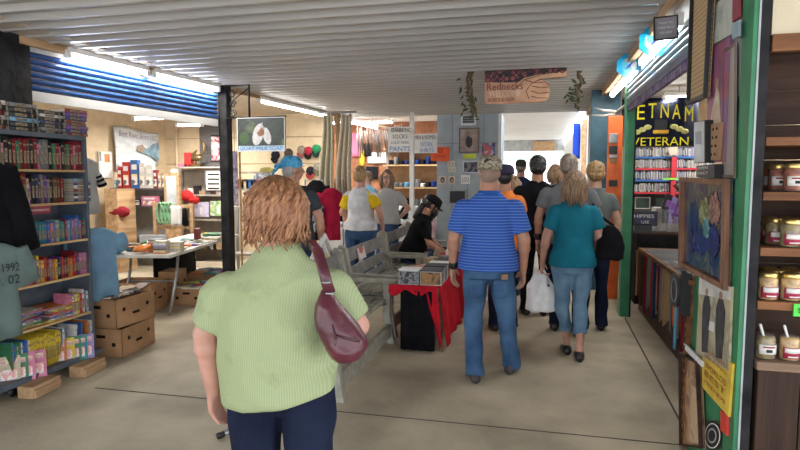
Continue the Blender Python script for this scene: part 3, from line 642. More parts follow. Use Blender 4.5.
# shelving along the back of the shop
YW = 10.35
def shelf_unit(label, x0, x1, y, zs, depth=.3, name='wall_shelf', back=None, z0=0, m=None):
    t = root(name, label, 'shelving', ((x0+x1)/2, y, z0))
    m = m or mat('grey_beige_laminate', (.42, .38, .32), .5)
    if back: mb = MB(); mb.bx(x0, x1, y-.02, y, z0, back[0]); part('back_panel', mb, back[1], t)
    for z in zs: mb = MB(); mb.bx(x0, x1, y-depth, y-.02, z-.03, z); part('shelf', mb, m, t)
    for x in (x0, x1): mb = MB(); mb.bx(x-.02, x+.02, y-.05, y-.021, z0, max(zs)); part('upright', mb, M_steel, t)
    return t
xa = AY(183, 167, YW).x; xb = AY(229, 167, YW).x
def az(py, Y=YW, px=205): return AY(px, py, Y).z
M_peg = mat('grey_grid_panel', (.16, .15, .15), .6, var=.4, vscale=50, bump=.3, bscale=80)
shelf_unit('beige shelving on the back wall under the dark grid panel', xa, xb, YW, [az(167), az(194), az(218), .25], .32, back=(az(167)-.05, mat('dark_beige_back', (.28, .24, .2), .6)))
mb = MB(); p = AY(200, 121, YW+.1); q = AY(229, 168, YW+.1); mb.bx(p.x, q.x, YW+.06, YW+.1, q.z, ZC-.04); single('grid_panel', mb, M_peg, 'dark grey grid display panel on the back wall beside the black post', 'panel')
xc = AY(120, 190, 9.2).x; xd = AY(181, 190, 9.2).x
shelf_unit('wide dark shelf with cereal-like boxes on top in the middle of the left shop', xc, AY(172, 190, 9.2).x, 9.2, [az(188, 9.2, 140), az(205, 9.2, 140), .5], .35, name='display_shelf', back=(az(190, 9.2), mat('slatted_grey', (.3, .28, .25), .6)), m=mat('dark_shelf', (.08, .07, .07)))
mb = MB(); p = AY(104, 189, 8.3); q = AY(119, 240, 8.3); mb.bx(p.x, q.x, 8.3, 8.75, 0, p.z); single('wooden_cabinet', mb, M_tan, 'plain light wooden cabinet at the left end of the dark display shelf', 'cabinet', bevel=.01)
mb = MB(); p = AY(165, 173, 8.7); q = AY(181, 206, 8.7); t = root('frame_display', 'light wooden display frame holding a pale panel beside the red item', 'display frame', (p.x, 8.7, q.z-.1))
mb.bx(p.x, q.x, 8.66, 8.72, 0, p.z); part('frame', mb, M_tan, t); mb = MB(); mb.bx(p.x+.05, q.x-.05, 8.65, 8.66, q.z, p.z-.05); part('panel', mb, mat('pale_blue_grey_panel', (.5, .52, .55), .3), t)
mb = MB(); g = AY(174, 171, 8.68); mb.ell((g.x, 8.69, p.z+.03), (.08, .03, .04)); single('white_figurine', mb, M_white, 'small white rounded ornament on top of the light wooden display frame', 'ornament')
# boxed goods on the display shelf
def dbox(label, a, b, Y, col, th=.08, name='packaged_box', group='packaged goods on the dark display shelf', cat='box', art_m=None, zbase=None, sh=None):
    p = AY(a[0], a[1], Y); q = AY(b[0], b[1], Y); z0 = q.z if zbase is None else zbase
    t = root(name, label, cat, ((p.x+q.x)/2, Y+th/2, z0), group)
    mb = MB(); mb.bx(p.x, q.x, Y, Y+th, z0, p.z); part('carton', mb, M_cover, t, col=PAL[col], bevel=.004)
    w_ = q.x-p.x; h_ = p.z-z0; mb = MB(); mb.bx(p.x+w_*.12, q.x-w_*.12, Y-.0015, Y, z0+h_*.12, z0+h_*.5); part('printed_panel', mb, art_m or M_prt, t)
    mb = MB(); mb.bx(p.x+w_*.15, q.x-w_*.15, Y-.0015, Y, z0+h_*.66, z0+h_*.84); part('title_band', mb, M_white, t)
M_prt = art('package_print', [(.6, .3, .2), (.85, .8, .7), (.15, .15, .2), (.8, .7, .3)], 14, .4, voro=True)
zs_ = az(188, 9.2, 140)
for lab, x0, x1, y0, col in (('red printed carton, leftmost on the dark display shelf', 117, 122, 167, 'red'), ('cherry red carton with white print beside the blue one', 122, 129.5, 162, 'red'), ('tall bright blue carton on the dark display shelf', 130, 138.5, 160, 'blue'),
                             ('grey white upright carton beside the blue one', 138.8, 145, 163, 'white'), ('white package with dark round picture on the display shelf', 145, 153, 165, 'white'), ('dark red carton at the right of the display shelf', 153, 157, 170, 'dark red')):
    dbox(lab, (x0, y0), (x1, 188), 8.95, col, zbase=zs_+.001)
for k, (x0, x1, y0, col, lab) in enumerate(((112, 116.5, 180, 'sky blue', 'small light blue packet at the left end of the display shelf'), (157.5, 161, 173, 'cream', 'first pale tin right of the dark red carton'), (161.3, 165, 173, 'tan', 'tan tin at the right end of the display shelf'))):
    dbox(lab, (x0, y0), (x1, 188), 8.98, col, zbase=zs_+.001)
z2 = az(205, 9.2, 140)
for lab, x0, x1, y0, col in (('magenta and white toy box on the lower display shelf', 141, 157, 196, 'pink'), ('green printed box at the left of the lower display shelf', 126, 134, 198, 'tan'), ('black boxed item in the lower display shelf', 134.5, 140, 199, 'black')):
    dbox(lab, (x0, y0), (x1, 206), 8.9, col, zbase=z2+.001, group='goods on the lower display shelf')
for k, (px, py, r_, col, lab) in enumerate(((119, 212, (.2, .12, .1), 'dark red', 'dark red and white soft toy heap at the left of the display shelf'), (187, 196, (.13, .1, .12), 'red', 'round bright red cushion-like toy on the back shelving'), (194, 200, (.11, .08, .08), 'red', 'smaller red toy right of the round red one'))):
    Y = 8.4 if k == 0 else 9.9; g = AY(px, py, Y); mb = MB(); mb.ell(g, r_, 20, 12)
    for v in mb.v: v += (v-g).normalized()*noise.noise(v*16)*.03
    single('soft_toy', mb, M_cloth, lab, 'toy', col=PAL[col])
# stepped wooden rack with green rope coils and white gloves, on the table
rk = AY(175, 214, 8.2)
t = root('display_rack', 'light wooden slatted rack standing behind the book table', 'rack', (rk.x, 8.2, .7)); M_lw = M_tan
p = AY(154, 203, 8.2); q = AY(192, 238, 8.2)
for x in (p.x, q.x): mb = MB(); mb.bx(x-.03, x+.03, 8.2, 8.25, 0, p.z); part('upright', mb, M_lw, t)
for z in (p.z-.03, (p.z*2+q.z)/3-.02, (p.z+2*q.z)/3): mb = MB(); mb.bx(p.x, q.x, 8.205, 8.225, z-.05, z+.01); part('slat', mb, M_lw, t)
for k in range(4):
    g = AY(160+k*3.6, 213, 8.175-.006*k); mb = MB(); mb.tube([g+Vector((.075*math.cos(a*math.pi/9)*.8, .012*(a % 2), .165*math.sin(a*math.pi/9))) for a in range(19)], .02)
    single('rope_coil', mb, mat('sage_green_rope', (.2, .38, .22), .8, bump=.4), 'sage green rope coil on the wooden rack, %s from the left' % ordn(k), 'rope coil', group='green coils on the rack')
mb = MB(); g = AY(177, 215, 8.1); mb.sheet(lambda u, v: (g.x-.09+.18*u, 8.1-.03*math.sin(u*9), g.z+.15-.32*v), 10, 8, .02); single('glove_pack', mb, M_white, 'pack of white printed cards hanging right of the green coils', 'pack')
mb = MB(); g = AY(184.5, 216, 8.15); mb.cap((g.x, 8.16, g.z-.12), (g.x, 8.16, g.z+.1), .05, .035); single('black_sock', mb, M_blackcloth, 'black knitted item hanging at the right of the wooden rack', 'sock')
mb = MB(); mb.box(on_table(.56, .78)+Vector((0, 0, .075)), (.34, .06, .15), rz=R(11)); single('white_box', mb, M_white, 'long white box standing at the back of the book table', 'box')
# shelves right: plaque, duck decoy, frames
for (a, b, Y, m, lab, nm, cat) in (((205, 170), (222, 191), 10.06, M_white, 'white framed print with rows of dark figures on the back shelving', 'framed_print', 'picture'), ((193, 202), (209, 217), 10.06, art('lavender_book', [(.4, .35, .5), (.6, .55, .7), (.2, .2, .3)], 7), 'lavender picture book standing on the lower back shelf', 'picture_book', 'book'),
                                ((210, 201), (226, 216), 10.06, art('green_bird_book', [(.15, .35, .1), (.3, .5, .2), (.7, .7, .6), (.1, .2, .08)], 6), 'green picture book with a white bird on the lower back shelf', 'picture_book', 'book')):
    sh = [((.0), .28-.22*k, .7, .08, M_blackink, 'printed_row') for k in range(4)] if cat == 'picture' else [(0, -.1, .15, .5, M_white, 'printed_bird')]
    picbox(nm, lab, cat, a, b, Y, m, frame=(M_steel, .02) if cat == 'picture' else None, shapes=sh)
picbox('scroll_hanging', 'narrow pink patterned hanging with white centre on the dark grid panel', 'hanging', (211, 135), (220, 162), YW+.04, art('pink_pattern', [(.35, .08, .1), (.6, .3, .32), (.7, .6, .6)], 22, voro=True), shapes=[(0, 0, .6, .45, M_white, 'centre_panel'), (0, .47, 1.1, .06, M_blackink, 'rod'), (0, -.47, 1.1, .06, M_blackink, 'rod')])
g = AY(196, 167, 10.15); dk = root('bird_ornament', 'bronze bird-shaped ornament with curved tail on the top back shelf', 'ornament', tuple(g)); M_brz = mat('bronze', (.18, .12, .05), .4, .6)
mb = MB(); mb.bx(g.x-.12, g.x+.12, 10.08, 10.22, g.z, g.z+.05); part('base', mb, M_brz, dk)
mb = MB(); mb.ell(g+Vector((0, 0, .18)), (.14, .06, .07)); mb.cap(g+Vector((-.1, 0, .2)), g+Vector((.02, 0, .32)), .04, .02); mb.tube([g+Vector((.05, 0, .2)), g+Vector((.18, 0, .28)), g+Vector((.2, 0, .45)), g+Vector((.12, 0, .5))], .03); mb.cyl(g+Vector((0, 0, .04)), g+Vector((0, 0, .14)), .02); part('bird', mb, M_brz, dk)
for k, (px, w_, h_, col, lab) in enumerate(((188, .14, .28, 'red', 'red and white box left of the bronze bird ornament'), (183, .2, .06, 'pink', 'low pink box at the left end of the top back shelf'))):
    g = AY(px, 167, 10.1); mb = MB(); mb.bx(g.x-w_/2, g.x+w_/2, 10.08, 10.2, az(167), az(167)+h_); single('gift_box', mb, M_cover, lab, 'box', col=PAL[col], bevel=.003)
for k in range(7):
    g = AY(186+k*5.6, 194, 10.12); mb = MB(); hh = .07+.05*(k % 3); mb.bx(g.x-.07, g.x+.05, 10.1, 10.2, az(194)+.001, az(194)+hh); c = ['black', 'white', 'black', 'tan', 'grey', 'brown', 'white'][k]
    single('small_box', mb, M_cover, '%s small box on the middle back shelf, %s from its left end' % (c, ordn(k)), 'box', group='small boxes on the middle back shelf', col=PAL[c], bevel=.004)
for k in range(6):
    g = AY(188+k*6.5, 236, 9.9); c = ['red', 'black', 'white', 'brown', 'grey', 'tan'][k]; mb = MB(); mb.bx(g.x-.1, g.x+.1, 9.8, 10.0, .251, .25+.12+.04*(k % 3)); single('storage_box', mb, M_cover, '%s box on the lowest back shelf, %s from the left' % (c, ordn(k)), 'box', group='boxes on the lowest back shelf', col=PAL[c])
p = AY(176, 150, 10.4); mb = MB(); mb.cyl((p.x, 10.42, 0), (p.x, 10.42, ZC-.04), .03); struct('pillar_5', mb, M_cream)

# ------------------------------------------------------------------ black post with ornamental bracket, goat sign
p = AL(228, 100, .02); q = AL(243, 100, .02)
mb = MB(); mb.bx(-4.20, -4.08, 7.05, 7.19, 0, ZC-.02); struct('pillar_6', mb, M_dark)
gx0 = AY(238, 118, 7.0); gx1 = AY(285, 151, 7.0)
br = root('bracket', 'black scrolled iron bracket on the post holding the goat picture sign', 'bracket', (-4.05, 7.1, gx0.z))
M_iron = mat('black_iron', (.02, .02, .022), .4, .4, bump=.1)
tp_ = AY(247, 84, 7.0)
mb = MB(); mb.tube([(-4.1, 7.05, tp_.z), (tp_.x, 7.05, tp_.z), (tp_.x, 7.05, gx0.z)], .016); mb.tube([(-4.08, 7.05, gx0.z+.01), (gx1.x, 7.05, gx0.z+.01)], .012); part('arm', mb, M_iron, br)
for k in range(3):
    zz = tp_.z-.12-.13*k; mb = MB(); mb.tube([(-3.98+.05*math.cos(a*.6)*(1-a*.05), 7.05, zz+.055*math.sin(a*.6)*(1-a*.05)) for a in range(14)], .008); part('scroll', mb, M_iron, br)
mb = MB(); mb.tube([(-4.06, 7.05, gx0.z+.04), (-3.97, 7.05, gx0.z+.25), (tp_.x-.01, 7.05, tp_.z-.05)], .008); part('scroll', mb, M_iron, br)
M_goatbg = art('dark_leafy_photo', [(.01, .015, .012), (.03, .05, .03), (.015, .02, .02), (.12, .16, .06)], 5, .35)
gs, c, rt, up, n, W_, H_ = picbox('hanging_sign', 'hanging picture sign of a goat reading goat milk soap on the black post', 'sign', (237, 118), (285.5, 151), 7.0, M_goatbg, frame=(M_white, .010),
    lettering=[('GOAT MILK SOAP', 0, -.41, .9, .12, M_blueink)], shapes=[(0, -.42, .96, .17, mat('pale_blue_band', (.5, .65, .75), .5), 'caption_band')])
M_goat = mat('goat_white', (.62, .6, .58), .7, var=.1, vscale=20); M_goatb = mat('goat_tan', (.35, .16, .08), .7)
def disc(par, c, rt, up, n, u, v, ru, rv, m, nm, k=18, th=.002, rot=0):
    P = [c+rt*(u+ru*math.cos(a*2*math.pi/k)*math.cos(rot)-rv*math.sin(a*2*math.pi/k)*math.sin(rot))+up*(v+ru*math.cos(a*2*math.pi/k)*math.sin(rot)+rv*math.sin(a*2*math.pi/k)*math.cos(rot)) for a in range(k)]
    mb = MB(); mb.prism(P, n*th); part(nm, mb, m, par)
disc(gs, c, rt, up, n, -.06*W_*1, .0, .11*W_, .33*H_, M_goat, 'goat_picture', rot=-.3); disc(gs, c, rt, up, n, .12*W_, -.02, .08*W_, .26*H_, M_goat, 'goat_picture', rot=.3)
disc(gs, c, rt, up, n+n*.5, -.02*W_, .08*H_, .07*W_, .14*H_, M_goatb, 'goat_face'); disc(gs, c, rt, up, n+n*.8, -.03*W_, .2*H_, .025*W_, .18*H_, M_goat, 'goat_blaze', rot=-.6)
disc(gs, c, rt, up, n, -.36*W_, -.1*H_, .1*W_, .18*H_, mat('grass_print', (.05, .10, .03)), 'grass_picture')
# narrow lilac poster strip and pale board behind the post
pst = picbox('poster_strip', 'narrow lilac flower poster hanging right of the black post under the goat sign', 'poster', (231, 151), (238, 205), 7.6, art('lilac_flowers', [(.5, .42, .6), (.65, .6, .7), (.3, .25, .4)], 20, voro=True))[0]
mb = MB(); g = AY(234.5, 152, 7.6); mb.cyl((g.x, 7.6, g.z-.02), (g.x, 7.6, ZC-.03), .004, n=5); part('string', mb, M_steel, pst)
picbox('wood_strip', 'pale wooden upright board beside the lilac poster strip', 'board', (238.5, 152), (243, 287), 7.6, M_tan)
# caps and hats on the back wall of the second booth
def cap_mesh(brim=True, hat=False):
    mb = MB()
    if hat: mb.lathe((0, 0, 0), [(.16, 0), (.165, .008), (.10, .015), (.095, .06), (.085, .11), (.05, .125), (.01, .128)], 24)
    else:
        mb.lathe((0, 0, 0), [(.085, 0), (.09, .03), (.083, .07), (.06, .105), (.03, .12), (.006, .124)], 20); mb.ell((0, 0, .124), (.008, .008, .006), 8, 6)
    return mb
def brim_mesh():
    mb = MB(); mb.sheet(lambda u, v: ((-.08+.16*u), .05+(.09*math.sin(math.pi*u)**.6+.03)*v, .012-.03*(2*u-1)**2-.015*v), 12, 5, .004); return mb
cm = cap_mesh().mesh('crown'); cm.materials.append(M_cloth); bm_ = brim_mesh().mesh('brim'); bm_.materials.append(M_cloth)
def wall_cap(px, py, Y, col, lab, group='caps hanging on the cream wall', rot=(R(-80), 0, 0), brimcol=None, sc=1.0):
    g = AY(px, py, Y); t = root('baseball_cap', lab, 'cap', tuple(g), group); t.rotation_euler = rot; t.scale = (sc, sc, sc)
    a = bpy.data.objects.new('crown', cm); C.objects.link(a); a.parent = t; a.color = (*col, 1)
    b = bpy.data.objects.new('brim', bm_); C.objects.link(b); b.parent = t; b.color = (*(brimcol or col), 1)
YC = 9.6
for px, py, col, bc_, lab in ((275, 155, (.02, .02, .03), None, 'black cap, leftmost of the upper row on the cream wall'), (288, 153, (.1, .08, .06), None, 'dark brown cap between the black and the beige one in the upper row'), (301, 150, (.35, .28, .22), (.3, .1, .1), 'beige cap in the upper row on the cream wall'),
        (308, 151, (.5, .04, .07), (.02, .02, .02), 'bright red and black cap on the cream wall'), (316, 149, (.04, .3, .12), (.02, .05, .04), 'green cap at the right end of the upper row'),
        (310, 171, (.03, .03, .04), (.4, .05, .06), 'black cap with red brim in the lower row'), (317.5, 167, (.4, .38, .3), (.2, .15, .1), 'khaki cap at the right of the lower row'), (319, 184, (.55, .6, .65), (.8, .8, .8), 'pale blue and white cap lowest on the cream wall')):
    wall_cap(px, py, YC+.86, col, lab, rot=(R(-90), 0, R(0)), brimcol=bc_)
hm = cap_mesh(hat=True).mesh('straw_hat')
for k, (px, py, Y, m, lab, sc) in enumerate(((267, 170, 9.3, mat('olive_straw', (.22, .2, .06), .9, bump=.4), 'olive straw sun hat on the hat stand behind the goat sign', 1.3), (264, 179, 9.0, mat('checked_band_hat', (.4, .4, .42), .9, dark=(.06, .08, .12), vscale=30), 'white and navy checked sun hat below the olive straw one', 1.9), (283, 181, 8.9, mat('brown_straw', (.3, .17, .06), .9, bump=.4), 'wide brown straw hat next to the bandana man\'s head', 1.5))):
    g = AY(px, py, Y); o = bpy.data.objects.new('sun_hat', hm); C.objects.link(o); o.location = g-Vector((0, 0, .1)); o.scale = (sc, sc, sc*.9)
    o.data = hm.copy(); o.data.materials.append(m); tag(o, lab, 'hat')
    mb = MB(); mb.cyl((g.x, g.y, 0), (g.x, g.y, g.z-.09), .015); single('hat_stand', mb, M_steel, 'thin metal hat stand under the %s' % ['olive straw hat', 'checked hat', 'brown straw hat'][k], 'stand')
xs = AY(244, 200, 8.8).x; xe = AY(275, 200, 8.8).x
shelf_unit('small beige shelf in the second booth under the sun hats', xs, xe, 8.6, [az(172, 8.9, 250), az(188, 8.9, 250), az(205, 8.9, 250), .4], .3)
for k in range(6):
    g = AY(247+4.6*k, 205, 8.75); c = ['red', 'orange', 'cream', 'blue', 'brown', 'pink'][k]; mb = MB(); mb.bx(g.x-.06, g.x+.06, 8.38, 8.52, az(188, 8.9, 250)+.001, az(188, 8.9, 250)+.12+.03*(k % 2)); single('jar_box', mb, M_cover, '%s small carton on the beige booth shelf, %s from the left' % (c, ordn(k)), 'box', group='cartons on the beige booth shelf', col=PAL[c])
# drapes hanging at the booth front
def drape(label, px0, px1, py0, py1, col, sd, Y, amp=.05):
    p = AY(px0, py0, Y); q = AY(px1, py1, Y); rnd = random.Random(sd); ph = rnd.random()*6; w_ = q.x-p.x
    mb = MB(); mb.sheet(lambda u, v: (p.x+w_*(u*(.55+.45*v)+.22*(1-v))+.03*math.sin(v*5+ph), Y+amp*math.sin(u*w_*55+ph+.8*math.sin(v*4))*(.6+.4*v), p.z+(q.z-p.z)*v-.04*math.sin(u*3)), 40, 16, .012)
    return single('drape', mb, M_cloth, label, 'drape', col=col)
drape('khaki green cloth hanging in folds from the booth rail, left of the two', 317, 336, 113.5, 214, (.52, .47, .34), 1, 8.9)
drape('tan cloth bundle hanging behind the two khaki drapes', 333, 342, 112, 212, (.50, .35, .2), 2, 9.05, .04)
drape('beige khaki cloth hanging in long folds, right of the two', 335, 354, 113.5, 214, (.58, .50, .38), 3, 8.85)
mb = MB(); p = AY(318, 113, 8.95); q = AY(356, 113, 8.95); mb.cyl((p.x, 8.95, p.z), (q.x, 8.95, q.z+.02), .015); single('curtain_rail', mb, M_steel, 'metal rail carrying the khaki drapes', 'rail')
# dress rack
for k, (px, py0, py1, w_, col, Y, lab) in enumerate(((331, 188, 240, .30, (.4, .015, .05), 8.2, 'crimson red shirt hanging on the rack between bandana man and yellow-sleeved shopper'), (316, 180, 240, .3, (.02, .02, .025), 8.3, 'black shirt hanging left of the crimson one'), (322, 186, 236, .22, (.03, .03, .06), 8.5, 'dark navy garment squeezed between black and crimson shirts'))):
    p = AY(px, py0, Y); q = AY(px, py1, Y); tee('hanging_shirt', lab, 'shirt', tuple(p), w_, p.z-q.z, mat('garment_%d' % k, col, .9, bump=.2), R(20+k*9))
mb = MB(); p = AY(305, 182, 8.35); q = AY(343, 185, 8.2); mb.tube([(p.x, p.y, 0), (p.x, p.y, p.z+.03), (q.x, q.y, p.z+.03), (q.x, q.y, 0)], .014); single('garment_rack', mb, M_steel, 'metal garment rack with the crimson shirt', 'rack')
mb = MB(); p = AY(313, 216, 8.1); mb.sheet(lambda u, v: (p.x-.17+.34*u, 8.1+.02*math.sin(u*12), p.z+.16-.42*v), 12, 8, .015); o = single('printed_shirt', mb, art('black_white_print', [(.01, .01, .01), (.01, .01, .01), (.5, .5, .5), (.02, .02, .02)], 9), 'black shirt with pale skull-like print hanging low on the rack', 'shirt')
# glass jewellery case region right of bandana man
g = AY(341, 252, 5.6); mb = MB(); mb.ell((g.x-.28, 5.6, .30), (.26, .2, .30), 24, 16)
for v in mb.v: v += Vector((v.x-g.x, v.y-5.6, v.z-.4))*noise.noise(v*9)*.35
for v in mb.v: v.z = max(.0, v.z)
single('shopping_bag', mb, mat('crumpled_grey_plastic', (.38, .38, .38), .4, var=.2, vscale=25, bump=.6, bscale=30), 'crumpled grey plastic bag on the floor left of the nearest bench', 'bag')

# ------------------------------------------------------------------ sock shop: signs, shelves, tables
p = AY(412, 135, 10.8); mb = MB(); mb.bx(p.x-.04, p.x+.04, 10.76, 10.84, 0, 3.15); struct('pillar_7', mb, M_white)
sg1 = picbox('hanging_sign', 'white sign reading diabetic socks sold here hanging left of the thin white post', 'sign', (388, 127), (412, 152), 10.6, M_white, lettering=[('DIABETIC', .05, .37, .8, .16, M_blackink), ('SOCKS', 0, .12, .62, .16, M_blackink), ('SOLD HERE', 0, -.12, .75, .10, M_blackink), ('PANTS', 0, -.37, .85, .19, M_blueink)])[0]
sg2 = picbox('hanging_sign', 'white sign with blue lettering hanging right of the thin white post', 'sign', (414, 134), (437, 153), 11.2, M_white, lettering=[('MEN & WOMEN', 0, .32, .9, .2, M_blackink), ('WORK', .05, -.05, .55, .24, M_blueink), ('SHIRTS', .05, -.35, .6, .22, M_blueink)])[0]
g = AY(386, 140, 13.5)
xs, xe, Y = AY(388, 170, 13).x, AY(440, 170, 13).x, 13.0
zz = [AY(412, y_, Y).z for y_ in (165, 187, 206)]
M_pl2 = M_pine
su = shelf_unit('pine clothing shelves stacked with dark folded clothes in the sock shop', xs, xe, Y, zz+[AY(412, 149, Y).z], .45, back=(AY(412, 148, Y).z, mat('orange_back_board', (.42, .22, .1), .6)), m=M_pine)
rnd = random.Random(4)
for r_, z in enumerate(zz):
    for k in range(9):
        x = xs+.08+(xe-xs-.12)*(k+.5)/9; hh = rnd.uniform(.08, .20); c = rnd.choice(['black', 'navy blue', 'grey', 'black', 'white', 'white', 'sky blue'] if r_ else ['black', 'black', 'navy blue', 'grey'])
        mb = MB(); mb.rings([((x, Y-.22, z+h_), (.058*s_, 0, 0), (0, .17*s_, 0)) for h_, s_ in ((.001, .9), (hh*.15, 1), (hh*.3, .93), (hh*.45, 1), (hh*.6, .93), (hh*.8, 1), (hh, .85))], 12)
        single('folded_clothes', mb, M_cloth, '%s pile of folded clothes on the %s pine shelf, %s from the left' % (c, ['upper', 'middle', 'lower'][r_], ordn(k)), 'clothes', group='folded clothes on the pine shelves', col=PAL[c])
def clothed_table(label, x0, x1, y0, y1, z, col, sd, name='covered_table'):
    t = root(name, label, 'table', ((x0+x1)/2, (y0+y1)/2, 0)); m = mat('cloth_'+col, {'white': (.75, .75, .76), 'red': (.5, .012, .025), 'black': (.01, .01, .012)}[col], .85, var=.06, bump=.15, bscale=8)
    mb = MB(); mb.bx(x0, x1, y0, y1, z-.03, z); part('tabletop', mb, m, t, bevel=.01)
    per = [(x0, y0), (x1, y0), (x1, y1), (x0, y1), (x0, y0)]; L_ = [((per[i+1][0]-per[i][0])**2+(per[i+1][1]-per[i][1])**2)**.5 for i in range(4)]; T = sum(L_)
    def pt(u):
        d = (u % 1)*T
        for i in range(4):
            if d <= L_[i] or i == 3: f = d/L_[i]; n = Vector((per[i+1][1]-per[i][1], -(per[i+1][0]-per[i][0]), 0)).normalized(); return Vector((per[i][0]+(per[i+1][0]-per[i][0])*f, per[i][1]+(per[i+1][1]-per[i][1])*f, 0)), n
            d -= L_[i]
    def fn(u, v):
        q, n = pt(u); return q+n*(.01+.025*v*(1+math.sin(u*T*22+sd)))+Vector((0, 0, z-.005-(z-.02)*v))
    mb = MB(); mb.sheet(fn, 120, 6, .006); part('cloth_skirt', mb, m, t); return t
clothed_table('white draped table behind the woman with glasses in the sock shop', -3.6, -2.25, 9.4, 10.3, .76, 'white', 1)
clothed_table('long white draped table in the sock shop beside the grey booth', -2.9, -2.1, 11.0, 12.6, .78, 'white', 2)
rnd = random.Random(9)
for k in range(16):
    x = -3.5+.17*(k % 8); y = 9.55+.35*(k//8); c = rnd.choice(['white', 'grey', 'white', 'black', 'sky blue', 'white', 'yellow']); hh = rnd.uniform(.06, .22)
    mb = MB(); mb.ell((x, y, .762+hh/2), (.075, .1, hh/2), 12, 8)
    for v in mb.v: v.z = max(.7605, v.z+noise.noise(v*12)*.03)
    single('sock_bundle', mb, M_cloth, '%s sock bundle on the nearer white table, %s of its %s row' % (c, ordn(k % 8), 'front' if k < 8 else 'back'), 'socks', group='sock bundles on white tables', col=PAL[c])
for k in range(12):
    x = -2.75+.2*(k % 3); y = 11.15+.33*(k//3); c = rnd.choice(['white', 'grey', 'white', 'black', 'yellow']); hh = rnd.uniform(.1, .3)
    mb = MB(); mb.ell((x, y, .782+hh/2), (.09, .12, hh/2), 12, 8)
    for v in mb.v: v.z = max(.7805, v.z+noise.noise(v*10)*.03)
    single('sock_bundle', mb, M_cloth, '%s sock bundle on the long white table, %s in row %s' % (c, ordn(k % 3), ['one', 'two', 'three', 'four'][k//3]), 'socks', group='sock bundles on white tables', col=PAL[c])
for k, (px, py, w_, h_, col, lab) in enumerate(((357, 145, .25, .55, 'pink', 'magenta and black garment pinned on the brown pegboard'), (362, 158, .12, .35, 'yellow', 'yellow narrow item hanging beside the drapes'), (377, 158, .45, .25, 'white', 'white cardboard sign above the glasses woman on the pegboard'), (368, 150, .2, .3, 'black', 'black bag hanging on the brown pegboard'), (372, 173, .3, .3, 'black', 'black folded garments left of the glasses woman'))):
    g = AY(px, py, 15.36); w_ *= 1.2; h_ *= 1.2; mb = MB(); mb.sheet(lambda u, v: (g.x-w_/2+w_*u, g.y+.02*math.sin(u*9), g.z+h_/2-h_*v), 10, 6, .02); single('hanging_item', mb, M_cloth, lab, 'garment' if k != 2 else 'sign', col=PAL[col])
for (px, Y, par) in ((390, 10.61, sg1), (410, 10.61, sg1), (416, 11.21, sg2), (435, 11.21, sg2)):
    g = AY(px, 134, Y); mb = MB(); mb.cyl((g.x, Y, g.z-.05), (g.x, Y, ZC-.01), .004, n=5); part('cord', mb, M_steel, par)
# glittering wire tassels above the pegboard
mb = MB(); rnd = random.Random(2)
for k in range(120):
    g = AY(rnd.uniform(356, 402), 130, rnd.uniform(11.5, 12.2)); mb.cyl((g.x, g.y, 2.75-rnd.random()*.25), (g.x+.03, g.y, 2.35-rnd.random()*.3), .006, n=4)
single('tinsel_fringe', mb, mat('pale_tinsel', (.20, .15, .12), .5), 'pale glittering fringe hanging above the brown pegboard', 'fringe', kind='stuff')

# ------------------------------------------------------------------ things on the grey booth wall
YB = 11.335
picbox('notice', 'bright orange-red notice sheet pinned at the left corner of the grey booth', 'notice', (431, 147), (449, 161), YB-.05, mat('orange_red_paper', (.85, .12, .03), .7), tilt=-.06, lettering=[('SALE', -.1, .2, .55, .2, M_redink), ('TODAY', 0, -.15, .65, .2, M_redink)])
picbox('vent', 'white framed vent grille high on the grey booth', 'vent', (461, 114), (476, 125), YB, mat('dark_vent', (.08, .09, .1)), frame=(M_white, .035), shapes=[(0, .3-.2*k, .8, .05, M_greyink, 'slat') for k in range(4)])
fp, c, rt, up, n, W_, H_ = picbox('framed_picture', 'large framed picture of a seated dark-clothed figure on the grey booth', 'picture', (459, 128), (479, 153), YB, art('old_photo', [(.2, .12, .1), (.35, .25, .22), (.4, .35, .38)], 4), frame=(mat('grey_brown_frame', (.16, .12, .1), .5), .03))
disc(fp, c, rt, up, n, .0, -.05*H_, .17*W_, .24*H_, mat('dark_suit_print', (.02, .02, .03)), 'seated_figure'); disc(fp, c, rt, up, n*1.5, .07*W_, .2*H_, .07*W_, .08*H_, mat('face_print', (.4, .25, .18)), 'printed_face')
picbox('note', 'yellow-green note under the large framed picture', 'note', (463, 154), (476, 158.5), YB, mat('yellow_green_paper', (.6, .7, .05)))
picbox('poster', 'colourful purple and red group poster on the grey booth', 'poster', (482, 143), (495, 158), YB, art('group_poster', [(.06, .04, .15), (.4, .1, .12), (.5, .35, .4), (.1, .15, .35)], 12, voro=True))
picbox('framed_picture', 'dark collage picture partly behind the camouflage cap', 'picture', (463, 161), (479, 173), YB, art('dark_collage', [(.03, .03, .04), (.15, .14, .15), (.08, .08, .12)], 15, voro=True), frame=(M_steel, .02))
picbox('card', 'white card with black writing on the grey booth beside the blue polo man\'s head', 'card', (461, 175), (470, 184), YB, M_white, lettering=[('LOU', 0, 0, .7, .5, M_blackink)])
for k, (px, py, lab) in enumerate(((451, 163.5, 'upper'), (452, 169.5, 'lower'))):
    picbox('electrical_box', 'cream electrical box on the grey booth, %s of the two' % lab, 'switch box', (px-4, py-2.7), (px+4, py+2.7), YB, mat('cream_plastic', (.6, .55, .42), .4), shapes=[(-.2, 0, .15, .5, M_greyink, 'switch'), (.2, 0, .15, .5, M_greyink, 'switch')])
